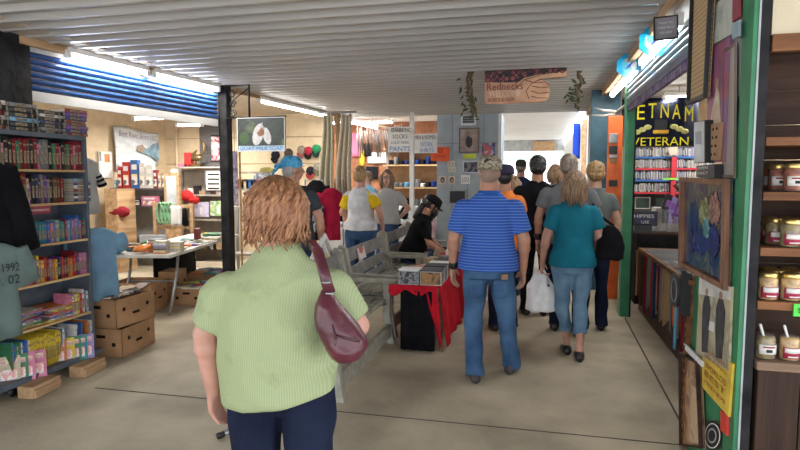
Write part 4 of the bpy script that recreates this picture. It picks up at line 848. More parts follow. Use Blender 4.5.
for k, (x0, x1, lab) in enumerate(((439, 446, 'left'), (448.5, 455, 'right'))):
    f_, c, rt, up, n, W_, H_ = picbox('portrait_card', 'cream portrait card on the grey booth, %s of the pair' % lab, 'card', (x0, 176), (x1, 184), YB, mat('cream_card', (.6, .5, .4)))
    disc(f_, c, rt, up, n, 0, 0, .3*W_, .35*H_, M_blackink, 'printed_hair'); disc(f_, c, rt, up, n*1.5, 0, -.05*H_, .18*W_, .22*H_, mat('face_print', (.4, .25, .18)), 'printed_face')
picbox('wall_tv', 'dark grey flat screen low on the booth behind the seated people', 'screen', (449, 190), (466, 204), YB, M_black, frame=(M_greyink, .02))

# ------------------------------------------------------------------ hanging pointing-hand sign
Ys = 6.85; pS = lambda px, py, o=0: AY(px, py, Ys)+Vector((0, -o, 0))
poly = [(484.5, 70.5), (567, 67), (567, 77), (540, 78), (548, 84), (550, 96), (546, 101), (536, 102.5), (517, 103), (503, 104), (487, 104), (485, 102)]
mb = MB(); mb.prism([pS(*a) for a in poly][::-1], (0, .02, 0))
hs = single('pointing_sign', mb, mat('tan_painted_wood', (.52, .27, .15), .6, var=.12, vscale=9), 'tan painted wooden sign shaped like a pointing hand reading Rednecks Welcome, hung from the roof', 'sign', origin=tuple(pS(525, 103)))
M_quilt = art('maroon_quilt_pattern', [(.015, .008, .01), (.12, .02, .03), (.25, .06, .06), (.02, .01, .015)], 22, voro=True)
mb = MB(); mb.prism([pS(a, b, .002) for a, b in [(485, 71), (566.5, 67.6), (566.5, 70.5), (545, 73), (524, 78), (518, 82.5), (485, 82.5)]][::-1], (0, .001, 0)); part('quilt_band', mb, M_quilt, hs)
M_ring = mat('dark_quilt_ring', (.012, .005, .008), .7)
for k in range(13):
    for r_ in range(2 if k < 6 else 1):
        cx, cy = 488+k*6.2, 73.6-k*.3+r_*6; pc = pS(cx, cy, .004); rr = .030; mb = MB()
        for a in range(12):
            an = a*math.pi/6; b_ = an+math.pi/6; mb.beam(pc+Vector((rr*math.cos(an), 0, rr*math.sin(an))), pc+Vector((rr*math.cos(b_), 0, rr*math.sin(b_))), .002, .010)
        part('quilt_ring', mb, M_ring, hs)
M_line = mat('brown_outline', (.12, .04, .02), .7); M_skinp = mat('painted_skin', (.62, .34, .2), .6)
mb = MB(); mb.prism([pS(a, b, .004) for a, b in [(517, 88), (525, 79.5), (545, 74.5), (566, 71), (566.5, 76.5), (541, 78.5), (549, 83), (550, 93), (546, 100), (533, 102), (516, 100), (511, 96)]][::-1], (0, .002, 0)); part('painted_hand', mb, M_skinp, hs)
for L_ in ([(525, 80), (535, 83), (545, 82), (549, 85)], [(532, 86), (540, 88), (549, 87)], [(531, 91), (539, 93.5), (549, 92.5)], [(531, 96), (538, 98), (547, 98)], [(541, 79), (531, 84), (526, 91), (529, 99)], [(566, 77), (541, 79.5)], [(517, 88), (524, 80), (545, 74), (566, 70.8)]):
    mb = MB(); mb.tube([pS(a, b, .0065) for a, b in L_], .004, 6); part('painted_outline', mb, M_line, hs)
bcol = mat('maroon_lettering', (.14, .015, .03), .6)
def stext(s_, x0, x1, y0, y1, m): a = pS(x0, y0); b = pS(x1, y1); text(hs, s_, b.x-a.x, a.z-b.z, (a+b)/2+Vector((0, -.003, 0)), (1, 0, 0), (0, 0, 1), m)
stext('Rednecks', 487, 523, 83.5, 89.3, bcol); stext('WELCOME', 489, 520, 91, 96.3, mat('grey_cream_lettering', (.62, .5, .38), .6)); stext('BE NICE & CALM', 488, 514, 98.4, 101.2, bcol)
for px in (492, 560): mb = MB(); p = pS(px, 68); mb.cyl((p.x, Ys+.01, p.z-.02), (p.x, Ys+.01, ZC), .004, n=6); part('hanging_wire', mb, M_steel, hs)
# twisted vine ornaments
def vine(label, pts, Y, sd, leaves=26):
    rnd = random.Random(sd); P = [AY(a, b, Y) for a, b in pts]; t = root('dried_vine', label, 'vine ornament', tuple(P[-1]))
    for k in range(5):
        ph = rnd.random()*6; mb = MB(); n = 26; Q = []
        for i in range(n):
            f = i/(n-1)*(len(P)-1); a = min(int(f), len(P)-2); q = P[a].lerp(P[a+1], f-a); Q.append(q+Vector((.028*math.cos(i*.7+ph), .03*math.sin(i*.7+ph), 0)))
        mb.tube(Q, .011, 6); part('twig', mb, mat('vine_bark', (.13, .1, .06), .9, bump=.4), t)
    mb = MB()
    for k in range(leaves):
        f = rnd.uniform(.3, .95)*(len(P)-1); a = min(int(f), len(P)-2); q = P[a].lerp(P[a+1], f-a)+Vector((rnd.uniform(-.14, .06), rnd.uniform(-.05, .05), rnd.uniform(-.08, .05)))
        an = rnd.random()*6; u_ = Vector((math.cos(an), rnd.uniform(-.4, .4), math.sin(an)))*.035; v_ = u_.cross(Vector((0, 1, .3))).normalized()*.013
        mb.prism([q-u_, q+v_, q+u_, q-v_], (0, .003, 0))
    part('leaves', mb, mat('dried_leaf', (.06, .08, .035), .8), t)
vine('twisted dried vine hanging from the roof left of the pointing-hand sign', [(472, 68), (469, 78), (470, 95), (473, 106), (475, 117)], 6.9, 1)
vine('twisted dried vine hanging from the roof right of the pointing-hand sign', [(580, 65), (580, 80), (577, 95), (578, 108)], 7.0, 2)

# ------------------------------------------------------------------ benches
M_bench = mat('weathered_bench_cream', (.33, .32, .265), .6, var=.12, vscale=12, bump=.15); M_slat = mat('grey_bench_slat', (.20, .20, .195), .6, var=.15, bump=.15)
def bench(label, x, y, L_):
    t = root('bench', label, 'bench', (x, y, 0), 'grey and cream moulded benches in a line')
    o = Vector((x, y, 0))            # front foot line at x, near end at y; the seat faces +X
    for k, dy in enumerate((0, L_)):
        mb = MB(); w_ = .07
        for prof in ([(-.0, 0), (.02, .0), (-.03, .30), (-.02, .60), (-.10, .62), (-.09, .40), (-.10, .30), (-.05, 0)],          # front leg up to arm
                     [(-.60, 0), (-.55, 0), (-.42, .40), (-.52, .90), (-.60, .93), (-.62, .86), (-.50, .42)],                   # rear leg and back post
                     [(-.58, .60), (.03, .60), (.05, .635), (-.56, .645)],                                                       # arm rest
                     [(-.50, .34), (-.05, .38), (-.05, .42), (-.50, .40)]):                                                      # seat bearer
            mb.prism([o+Vector((a, dy-w_/2, b)) for a, b in prof][::-1], (0, w_, 0))
        part('end_frame', mb, M_bench, t, bevel=.008)
    for (a, b, hh, tt) in ((-.565, .80, .14, .03), (-.525, .62, .12, .03), (-.50, .50, .08, .03)):
        mb = MB(); mb.box(o+Vector((a, L_/2, b)), (tt, L_+.02, hh), ry=R(-14)); part('back_slat', mb, M_slat, t, bevel=.006)
    for a in (-.44, -.33, -.22, -.11):
        mb = MB(); mb.box(o+Vector((a, L_/2, .435)), (.095, L_, .03)); part('seat_slat', mb, M_bench, t, bevel=.006)
    mb = MB(); mb.beam(o+Vector((-.03, 0, .14)), o+Vector((-.03, L_, .14)), .04, .13); part('stringer', mb, M_bench, t, bevel=.006)
    return t
b1 = bench('grey slatted bench with cream end frames, nearest one right of the woman in green', -1.33, 3.82, 1.5)
b2 = bench('grey slatted bench with cream end frames behind the red-covered table, middle one', -1.36, 5.55, 1.5)
b3 = bench('grey slatted bench with the bearded man sitting on it, farthest one', -1.40, 7.3, 1.6)
mb = MB(); p = Vector((-1.36-.53, 6.1, .78)); mb.box(p, (.006, .26, .13), ry=R(-14)); part('warning_label', mb, art('bench_sticker', [(.6, .55, .5), (.5, .08, .08), (.65, .6, .58)], 14, voro=True), b2)
# framed things lying on the near bench back
for k, (px, py, Y, ang, m, lab) in enumerate(((358, 263, 4.9, .6, art('yellow_black_print', [(.5, .42, .08), (.04, .04, .05), (.5, .5, .48)], 8, voro=True), 'white framed yellow and black print leaning on the back of the nearest bench'), (372, 262, 5.15, .5, art('brown_grey_print', [(.3, .18, .1), (.45, .45, .44), (.2, .2, .2)], 8), 'brown and white framed picture behind the yellow one on the bench'))):
    g = Vector((-1.90-.06*k, Y, .66+.02*k)); t = root('framed_print', lab, 'picture', tuple(g)); 
    mb = MB(); mb.box(g+Vector((0, 0, .15)), (.02, .48, .36), ry=R(-14), rx=R(22)); part('frame', mb, M_white, t, bevel=.003)
    mb = MB(); mb.box(g+Vector((.011, 0, .15)), (.006, .40, .28), ry=R(-14), rx=R(22)); part('print', mb, m, t)

# ------------------------------------------------------------------ red-covered table with trays of knives
tx0, tx1, ty0, ty1 = -1.24, -.86, 5.15, 7.5; tz = .62
rt_ = root('covered_table', 'narrow table under a bright red cloth between the benches and the aisle', 'table', ((tx0+tx1)/2, (ty0+ty1)/2, 0))
M_redc = mat('cloth_red', (.5, .012, .025), .85, var=.12, bump=.2, bscale=9)
mb = MB(); mb.bx(tx0, tx1, ty0, ty1, tz-.03, tz); part('tabletop', mb, M_redc, rt_)
mb = MB(); mb.sheet(lambda u, v: (tx1+.01+.016*v*(1+math.sin(u*34))+.06*v, ty0+(ty1-ty0)*u, tz+.002-(tz-.03-.03*math.sin(u*9)-.02)*v), 90, 8, .006); part('cloth_side', mb, M_redc, rt_)
mb = MB(); mb.sheet(lambda u, v: (tx1-.0+.05*v*u-(tx1-tx0+.08)*(1-u), ty0-.015-.02*v*(1+math.sin(u*20)), tz+.002-(.07+.49*max(0, (u-.72)/.28)**.6+.03*math.sin(u*14))*v), 60, 8, .006); part('cloth_end', mb, M_redc, rt_)
for yy in (ty0+.15, ty1-.15):
    for xx in (tx0+.04, tx1-.06): mb = MB(); mb.cyl((xx, yy, 0), (xx, yy, tz-.03), .015); part('leg', mb, M_steel, rt_)
mb = MB(); mb.sheet(lambda u, v: (tx0+.06+(tx1-tx0-.1)*u, ty0+.03-.012*math.sin(u*24), tz-.05-(tz-.06)*v), 30, 6, .05); single('black_skirt', mb, M_blackcloth, 'black cloth skirt hanging under the near end of the red-covered table', 'cloth')
M_case_ = mat('clear_case_edge', (.55, .57, .58), .15, var=.05, bump=0)
def show_case(label, x, y, w_, d_, h_, m, z=tz+.003):
    t = root('display_case', label, 'display case', (x, y, z), 'small clear display cases on the red table')
    mb = MB(); mb.bx(x-w_/2+.01, x+w_/2-.01, y-d_/2+.012, y+d_/2-.01, z+.004, z+h_-.012); part('contents', mb, m, t)
    mb = MB(); e = .006
    for i in (-1, 1):
        for j in (-1, 1): mb.box((x+i*(w_/2-e/2), y+j*(d_/2-e/2), z+h_/2), (e, e, h_)); mb.box((x, y+j*(d_/2-e/2), z+(h_-e/2 if i > 0 else e/2)), (w_, e, e)); mb.box((x+i*(w_/2-e/2), y, z+(h_-e/2 if j > 0 else e/2)), (e, d_, e))
    part('case_frame', mb, M_case_, t)
    mb = MB(); mb.bx(x-w_/2, x+w_/2, y-d_/2, y+d_/2, z+h_, z+h_+.012); part('lid', mb, M_black if 'black' in label else M_white, t); return t
show_case('clear display case with white lid at the red table\'s near left corner', tx0+.10, ty0+.10, .19, .18, .13, art('knife_case', [(.01, .01, .012), (.05, .05, .06), (.3, .3, .32), (.01, .01, .01)], 24))
show_case('clear display case with brown contents and black lid at the red table\'s corner', tx0+.31, ty0+.10, .20, .18, .13, art('brown_case', [(.06, .04, .03), (.45, .22, .06), (.03, .02, .02)], 16))
show_case('clear black-lidded display case right behind the near right one on the red table', tx0+.31, ty0+.32, .2, .2, .14, art('knife_case', [(0, 0, 0)], 1))
show_case('grey display case third from the near end on the red table', tx0+.30, ty0+.56, .2, .2, .13, art('brown_case', [(0, 0, 0)], 1))
rnd = random.Random(5)
for k in range(12):
    c = rnd.choice(['black', 'white', 'grey', 'tan', 'black', 'cream', 'orange']); x = tx0+.08+.14*(k % 2); y = ty0+.33+.22*(k//2)
    if k % 2 and k < 4: x = tx0+.10
    mb = MB(); mb.box((x, y+(.1 if k % 2 and k < 4 else 0), tz+.003+.02+.012*(k % 3)), (.12, .16, .04+.024*(k % 3)), rz=rnd.uniform(-.3, .3)); single('trinket_box', mb, M_cover, '%s small flat box on the red table, %s counted from its near end' % (c, ordn(k)), 'box', group='small boxes on the red table', col=PAL[c], bevel=.004)
for k, (px, py, Y, lab) in enumerate(((421, 262, 6.3, 'small glass jar on the red table near the bench end'), (432, 268, 6.6, 'white cup lying on the red table beside the glass jar'))):
    x = tx0+.10+.12*k; y = 6.75+.2*k; mb = MB(); mb.lathe((x, y, tz+.004), [(.04, 0), (.045, .01), (.045, .1), (.03, .12), (.03, .14)], 16); single('jar' if k == 0 else 'cup', mb, mat('tinted_glass_jar', (.3, .22, .15), .2) if k == 0 else M_white, lab, 'jar' if k == 0 else 'cup')
# strip of a trolley foot seen beside the woman in green
p = G(221, 438); q = G(236, 428); mb = MB(); mb.cyl((p.x, p.y, .02), (p.x+.10, p.y+.16, .03), .017); t = single('metal_foot', mb, M_steel, 'grey metal tube foot with black cap on the floor left of the green-shirted woman', 'tube')
mb = MB(); mb.cyl((p.x-.012, p.y-.02, .019), (p.x+.01, p.y+.016, .021), .019); part('end_cap', mb, M_black, t)

# ================================================================== RIGHT SIDE
# green post far, teal leaf, orange plank
p0 = AX(622, 200, 1.03); mb = MB(); mb.bx(.99, 1.09, 7.0, 7.14, 0, ZC-.02); struct('pillar_8', mb, M_green)
mb = MB(); mb.bx(1.09, 1.11, 7.0, 7.14, 0, ZC-.02); struct('pillar_9', mb, M_dark)
p = AY(592, 84, 8.6); q = AY(611, 300, 8.6)
tl = root('door_leaf', 'tall narrow teal painted door leaf standing open behind the orange plank', 'door', (p.x+.1, 8.6, 0))
mb = MB(); mb.bx(p.x, q.x+.05, 8.6, 8.65, 0, min(p.z, ZC-.03)); part('leaf', mb, mat('teal_paint', (.03, .11, .16), .5), tl, bevel=.004)
mb = MB(); mb.bx(p.x+.02, q.x, 8.58, 8.6, 1.45, 1.47); part('bar', mb, M_steel, tl)
p = AY(608.5, 116, 8.0); q = AY(617.5, 301, 8.0)
op = root('orange_plank', 'tall bright orange plank with dark metal fittings standing beside the green post', 'plank', ((p.x+q.x)/2, 8.0, 0))
mb = MB(); mb.bx(p.x, q.x, 8.0, 8.04, 0, p.z); part('plank', mb, mat('orange_paint', (.75, .14, .02), .5), op, bevel=.004)
for (y0, y1, mm, nm) in ((134, 143, M_steel, 'clamp'), (146, 154, M_black, 'clamp'), (155, 158, M_steel, 'band'), (180, 186, M_black, 'latch')):
    a = AY(609, y0, 8.0); b = AY(617, y1, 8.0); mb = MB(); mb.bx(a.x, b.x, 7.97, 8.0, b.z, a.z); part(nm, mb, mm, op, bevel=.004)
a = AY(613, 160.5, 8.0); mb = MB(); mb.cyl((a.x, 7.99, a.z), (a.x, 8.0, a.z), .04); part('round_sticker', mb, M_tan, op)
# antler-like hook on top
mb = MB(); a = AY(612, 112, 7.8); mb.tube([a+Vector((.05, 0, 0)), a+Vector((-.1, 0, .02)), a+Vector((-.22, 0, .06))], .02, taper=[1, .8, .3]); mb.tube([a+Vector((.05, 0, -.02)), a+Vector((-.1, 0, -.05)), a+Vector((-.26, 0, -.03))], .02, taper=[1, .8, .3]); mb.tube([a+Vector((.05, 0, -.02)), (1.0, 7.6, a.z), (1.0, 7.15, a.z)], .018)
single('antler', mb, mat('pale_antler', (.4, .37, .33), .6), 'pale pronged antler mounted above the orange plank', 'antler')
mb = MB(); a = AY(575, 150, 13.7); mb.cyl((a.x+.03, 13.7, 2.84), (a.x+.03, 13.7, 3.2), .004, n=5); mb.sheet(lambda u, v: (a.x-.05+.16*u, 13.7+.02*math.sin(u*9), 2.86-.8*v), 10, 8, .04); single('blue_shirt', mb, M_cloth, 'bright blue garment hanging far down the aisle on the right', 'garment', col=(.02, .06, .45))
for k, (px, y0, y1, Y, m) in enumerate(((600, 100, 112, 8.4, M_steel), (599, 138, 152, 10.0, M_tan), (582, 150, 170, 12.5, M_brown))):
    a = AY(px, y0, Y); b = AY(px+5, y1, Y)
# roof-side roller shutter of the right booth and header
XS = 1.02
a = Vector((XS, 3.95, 0)); b = Vector((XS, 7.0, 0))
rs_ = root('roller_shutter', 'blue and white slatted roller shutter rolled up above the right booth', 'shutter', (XS, 3.95, 2.5))
part('slats', shutter('s', b, a, 2.72, 2.50, 4, Vector((-1, 0, 0)), None, None), mat('pale_blue_shutter', (.22, .32, .42), .3), rs_)
mb = MB(); mb.bx(XS-.02, XS+.03, 3.95, 7.0, 2.44, 2.50); part('bottom_rail', mb, mat('purple_grey_rail', (.16, .14, .2), .5), rs_)
mb = MB(); mb.bx(XS-.01, XS+.02, 3.95, 7.0, 2.375, 2.44); single('fringe_banner', mb, mat('violet_valance', (.13, .08, .22), .8, dark=(.3, .28, .32), vscale=14), 'violet patterned valance under the right booth shutter', 'valance')
# flat suncatchers
def suncatcher(label, px, py, Y, r_, seed):
    c = AY(px, py, Y); t = root('suncatcher', label, 'suncatcher', tuple(c-Vector((0, 0, r_))), 'blue octagonal suncatchers under the roof edge')
    col = mat('sky_blue_glass', (.02, .42, .72), .15, var=.15, vscale=12, bump=0); k = 8
    mb = MB()
    for i in range(k):
        A = R(22.5+45*i); B_ = R(22.5+45*(i+1)); o = lambda a_, q_: c+Vector((q_*math.cos(a_), 0, q_*math.sin(a_)))
        mb.prism([o(A, r_*.62), o(A, r_), o(B_, r_), o(B_, r_*.62)], (0, .012, 0))
    part('rim', mb, col, t)
    mb = MB(); mb.prism([c+Vector((r_*.64*math.cos(R(22.5+45*i)), .003, r_*.64*math.sin(R(22.5+45*i)))) for i in range(k)], (0, .006, 0)); part('pane', mb, art('suncatcher_pane_%d' % seed, [(.75, .8, .8), (.1, .5, .65), (.8, .85, .85), (.1, .55, .45), (.5, .6, .65)], 14, .2, voro=True, seed=seed), t)
    mb = MB(); mb.prism([c+Vector((x*r_, 0, z*r_)) for x, z in ((-.35, -.35), (-.1, 0), (.35, .35), (.12, -.05), (-.05, -.2))], (0, .003, 0)); part('bird_shape', mb, mat('cobalt_glass', (.02, .03, .5), .2), t)
    mb = MB(); mb.cyl(c+Vector((0, .005, r_*.95)), (c.x, c.y+.005, ZC-.03), .003, n=5); part('string', mb, M_steel, t)
suncatcher('blue octagonal suncatcher with cobalt bird, lower one beside the green post', 629, 65.5, 6.2, .125, 1)
suncatcher('blue octagonal suncatcher with pale centre, upper one behind the small framed text', 655, 41, 5.1, .13, 2)
fr, c, rt, up, n, W_, H_ = picbox('text_sign', 'small black-framed text sign hanging beside the upper suncatcher', 'sign', (654, 17), (677.5, 39), 4.3, mat('grey_text_board', (.3, .28, .3)), frame=(M_black, .008), tilt=.06,
    lettering=[('THANK YOU', 0, .22, .6, .09, M_whiteink), ('PLEASE ASK US', 0, .02, .7, .09, M_whiteink), ('FOR HELP', 0, -.2, .5, .09, M_whiteink)])
mb = MB(); mb.cyl(c+Vector((-.05, 0, H_/2)), (c.x-.05, c.y, ZC-.03), .002, n=5); mb.cyl(c+Vector((.05, 0, H_/2)), (c.x+.05, c.y, ZC-.03), .002, n=5); part('string', mb, M_steel, fr)
# inside the right booth: veteran banner
YV = 8.6
vb = root('flag', 'black flag with yellow Vietnam Veteran lettering hanging in the right booth', 'flag', tuple(AY(665, 145, YV)))
P0 = AY(622, 99, YV); P1 = AY(697, 146, YV); wv = P1.x-P0.x; hv = P0.z-P1.z
mb = MB(); mb.sheet(lambda u, v: (P0.x+wv*u, YV+.02*math.sin(u*14), P0.z-hv*v), 30, 8, .006); part('cloth', mb, mat('black_flag_cloth', (.008, .01, .025), .8, bump=.1), vb)
M_dl = mat('flag_yellow', (.75, .68, .02), .7)
xx = [('I', .09), ('E', .25), ('T', .40), ('N', .56), ('A', .713), ('M', .873)]
for i, (ch, u) in enumerate(xx): text(vb, ch, wv*(.105 if ch not in 'I' else .04), hv*.30, (P0.x+wv*u, YV-.035, P0.z-hv*(.38-.14*math.sin(math.pi*(u+.05)*.95)+.02)), (1, 0, -.0), (0, 0, 1), M_dl, th=.004)
text(vb, 'VETERAN', wv*.74, hv*.17, (P0.x+wv*.51, YV-.035, P0.z-hv*.90), (1, 0, 0), (0, 0, 1), M_dl, th=.004)
for u in (.28, .76):
    for k in range(3): mb = MB(); mb.ell((P0.x+wv*(u+.07*(k-1)*(1 if u > .5 else -1)*-1), YV-.03, P0.z-hv*(.70-.05*(k))), (.05, .006, .035)); part('leaf_emblem', mb, mat('wreath_grey_yellow', (.45, .45, .15), .7), vb)
mb = MB(); mb.box((P0.x+wv*.52, YV-.03, P0.z-hv*.6), (wv*.16, .01, hv*.3)); part('soldiers_emblem', mb, M_black, vb)
mb = MB(); mb.box((P0.x+wv*.52, YV-.036, P0.z-hv*.70), (wv*.2, .01, hv*.07)); part('ribbon_emblem', mb, mat('orange_yellow_print', (.7, .4, .03), .7), vb)
mb = MB(); mb.cyl((P0.x, YV, P0.z+.02), (P1.x, YV, P0.z+.02), .012); part('rod', mb, M_steel, vb)
for f in (.05, .95): mb = MB(); mb.cyl((P0.x+wv*f, YV, P0.z), (P0.x+wv*f, YV, ZC-.02), .004, n=5); part('cord', mb, M_steel, vb)
# disc shelves
YD = 9.6; x0 = AY(630, 170, YD).x; x1 = AY(716, 170, YD).x
lev = [AY(660, y_, YD).z for y_ in (168, 156.5)]
rows = [(156.5, 'blue', 'top blue'), (168, 'red', 'upper red'), (179.5, 'blue', 'lower blue'), (192, 'red', 'lower red')]
ds = root('disc_shelf', 'shelf rack of tightly packed disc cases on red and blue boards in the right booth', 'shelving', ((x0+x1)/2, YD, 0))
mb = MB(); mb.bx(x0-.05, x1, YD+.17, YD+.2, 0, AY(660, 143, YD).z); part('back_panel', mb, mat('dark_shelf_back', (.05, .05, .06)), ds)
cdm = MB(); cdm.bx(-.005, .005, 0, .14, 0, .125); cdm.bx(-.0035, .0035, -.001, 0, .01, .115, 1); cd = cdm.mesh('disc_case'); cd.materials.append(M_gloss); cd.materials.append(M_whiteink)
cd2 = MB(); cd2.bx(-.008, .008, 0, .12, 0, .12); cd2.bx(-.006, .006, -.001, 0, .02, .1, 1); cdb = cd2.mesh('disc_case'); cdb.materials.append(M_gloss); cdb.materials.append(M_greyink)
rnd = random.Random(12)
for r_, (py, c_, nm) in enumerate(rows):
    z = AY(660, py, YD).z; mb = MB(); mb.bx(x0-.04, x1, YD-.03, YD+.17, z-.03, z); part('shelf', mb, mat('board_'+c_, PAL['blue'] if c_ == 'blue' else (.55, .03, .05), .4), ds)
    x = x0
    while x < x1-.02:
        o = bpy.data.objects.new('disc_case', cd if rnd.random() < .6 else cdb); C.objects.link(o); o.location = (x+.008, YD, z+.001); o.scale = (1.15, 1, 1.12 if rnd.random() < .8 else .95)
        o.color = (*PAL[rnd.choice(['grey', 'white', 'black', 'grey', 'white', 'navy blue', 'cream', 'lilac'])], 1)
        tag(o, 'thin disc case packed upright in the row on the %s shelf board' % nm, 'disc case', 'disc cases on the %s board' % nm); x += .0235
p = AY(672, 157, YD-.1); q = AY(676, 182, YD-.1); mb = MB(); mb.bx(p.x, q.x, YD-.1, YD-.05, AY(674, 200, YD).z, p.z); part('red_divider', mb, mat('board_red', (0, 0, 0)), ds)
p = AY(663, 178, YD-.1); q = AY(689, 180, YD-.1); mb = MB(); mb.bx(p.x, q.x, YD-.11, YD-.101, q.z, p.z); single('price_strip', mb, mat('lime_strip', (.3, .75, .08), .5), 'lime green price strip on the disc rack in front of the red upright', 'label strip')
picbox('small_card', 'small white card on the top of the red upright of the disc rack', 'card', (669.5, 147), (677.5, 155), YD-.12, mat('cream_card', (.6, .5, .4)))
for k, (x_0, x_1, lab) in enumerate(((635, 650, 'left'), (655, 664, 'right'))): picbox('framed_picture', 'small dark green framed picture under the disc rack, %s one' % lab, 'picture', (x_0, 197), (x_1, 209), 9.765-.012, mat('dark_green_print', (.03, .09, .06), .3), frame=(M_whiteink if k == 0 else M_black, .015))
# back table with white boxes
zt_ = AY(650, 232, 7.9).z
clothed = MB(); mb = MB(); mb.bx(1.25, 2.35, 7.72, 8.4, zt_-.03, zt_); t = root('side_table', 'dark table at the back of the right booth carrying white boxes', 'table', (1.8, 8.05, 0)); part('tabletop', mb, M_brown, t); mb = MB(); mb.bx(1.27, 2.33, 7.75, 8.38, 0, zt_-.03); part('body', mb, M_dark, t)
def pb(name, label, cat, a, b, Y, dep, m, bev=.004, group=None, col=None, base=None):
    p = AY(a[0], a[1], Y); q = AY(b[0], b[1], Y); mb = MB(); mb.bx(p.x, q.x, Y, Y+dep, q.z if base is None else base, p.z); return single(name, mb, m, label, cat, bevel=bev, group=group, col=col)
M_offw = mat('ivory_plastic', (.42, .40, .36), .4)
pb('storage_bin', 'ivory box stack left behind the hippies sign in the right booth', 'box', (632, 212), (655, 232), 8.0, .3, M_offw, base=zt_+.001)
pb('storage_bin', 'tall ivory patterned box right of the hippies sign', 'box', (656, 208), (667, 232), 8.0, .3, M_offw, base=zt_+.001)
pb('storage_bin', 'ivory box at the right end of the back table beside the purple packs', 'box', (668, 221), (688, 232), 7.95, .3, M_offw, base=zt_+.001)
hp, c, rt, up, n, W_, H_ = picbox('sign', 'dark blue sign reading Hippies Use in white letters in the right booth', 'sign', (631, 211), (657, 226), 7.72, mat('navy_sign', (.03, .04, .10), .5), frame=(M_black, .008), lettering=[('HIPPIES', 0, .16, .75, .24, M_whiteink), ('USE', .05, -.24, .3, .2, M_whiteink)])
mb = MB(); mb.bx(c.x-.1, c.x+.1, 7.72, 7.78, zt_, c.z-H_/2+.02); part('stand', mb, M_black, hp)
for k, (px, py, col, lab) in enumerate(((672, 205, 'lilac', 'upright lilac packet'), (677, 209, 'purple', 'leaning purple packet'), (682, 212, 'lilac', 'lilac printed packet farthest right'), (667, 202, 'black', 'small dark packet'))):
    g = AY(px, py, 7.85); mb = MB(); mb.box((g.x, 7.85, g.z), (.09, .02, .20), ry=R(18), rx=R(-12)); mb.box((g.x+.01, 7.837, g.z-.02), (.05, .01, .09), ry=R(18), rx=R(-12), mi=1); mb.bx(g.x-.04, g.x, 7.83, 7.89, zt_+.12 if k != 9 else 0, g.z-.05)
    single('packet', mb, [M_gloss, mat('violet_foil', (.3, .1, .5), .3)], lab+' on the right booth\'s back table', 'packet', col=(.35, .27, .6) if col == 'lilac' else PAL[col])
g = AY(684, 192, 8.5); sc_ = root('carved_ornament', 'dark brown carved curved ornament with a black printed ball in the right booth', 'ornament', tuple(g-Vector((0, 0, .25))))
mb = MB(); mb.tube([g+Vector((-.12, 0, .1)), g+Vector((-.05, 0, .02)), g+Vector((.03, 0, 0)), g+Vector((.09, 0, -.12)), g+Vector((.09, 0, -.35))], .03); part('branch', mb, M_brown, sc_)
mb = MB(); mb.ell(g+Vector((.02, -.03, -.17)), (.13, .1, .1)); part('ball', mb, art('black_white_ball', [(.01, .01, .01), (.01, .01, .01), (.6, .6, .6)], 10), sc_)
mb = MB(); mb.cyl(g+Vector((.05, 0, -.95)), g+Vector((.05, 0, -.2)), .02); part('stand', mb, M_black, sc_)
# brown unit under the back table, counter of the right booth
A_ = AX(638, 247, 1.26); B_ = AX(702, 294, 1.26); zc_ = .765
ct = root('glass_counter', 'brown wooden glass-topped counter hung with colourful ties facing the aisle', 'counter', (1.6, 5.7, 0))
mb = MB(); mb.bx(1.27, 1.95, 4.45, 7.45, 0, zc_-.12); part('body', mb, M_brown, ct)
mb = MB(); mb.bx(1.25, 1.30, 4.43, 7.47, zc_-.12, zc_); mb.bx(1.92, 1.97, 4.43, 7.47, zc_-.12, zc_)
for y_ in (4.45, 5.9, 7.44): mb.bx(1.30, 1.92, y_-.02, y_+.02, zc_-.12, zc_)
part('top_rim', mb, M_orangew, ct, bevel=.005)
mb = MB(); mb.bx(1.30, 1.92, 4.47, 7.42, zc_-.012, zc_-.006); part('glass_top', mb, mat('counter_glass', (.6, .65, .68), .06, spec=.9, alpha=.35, bump=0), ct)
rnd = random.Random(6)
for k in range(18):
    x = 1.4+.2*(k % 3); y = 4.7+.44*(k//3); c = rnd.choice(['white', 'cream', 'red', 'grey', 'black', 'tan']); mb = MB(); mb.bx(x-.06, x+.07, y-.1, y+.1, zc_-.118, zc_-.09)
    single('trinket_card', mb, M_cover, '%s small card under the counter glass, %s from the near end in the %s file' % (c, ordn(k//3), ['aisle', 'middle', 'inner'][k % 3]), 'card', group='cards under the counter glass', col=PAL[c])
tcol = [('dark red', (.22, .01, .02)), ('brown', (.12, .05, .03)), ('dark green', (.02, .07, .04)), ('black', (.015, .015, .018)), ('grey', (.15, .15, .15)), ('red', (.38, .02, .03)), ('navy blue', (.02, .03, .12)), ('tan', (.3, .2, .1)), ('maroon', (.14, .01, .04))]
y = 4.55; k = 0
while y < 7.4:
    nm, col = tcol[rnd.randrange(len(tcol))] if True else None; ln = rnd.uniform(.42, .66); w_ = .055+.02*rnd.random()
    if k == 9: nm, col = 'light blue', (.12, .4, .6)
    if k == 10: nm, col = 'orange', (.6, .16, .03)
    mb = MB(); ph = rnd.random()*6
    mb.sheet(lambda u, v: (1.245-.012-.008*math.sin(u*6+ph), y+w_*u*(1-.25*v)+.01*math.sin(v*4+ph), zc_-.03-ln*v-(.03*(1-abs(2*u-1)) if v > .95 else 0)), 5, 10, .006)
    single('necktie', mb, M_cloth, '%s cloth strip on the counter front, %s from its near end' % (nm, ordn(k)), 'tie', group='cloth strips on the counter front', col=col); y += w_+.012+rnd.random()*.03; k += 1
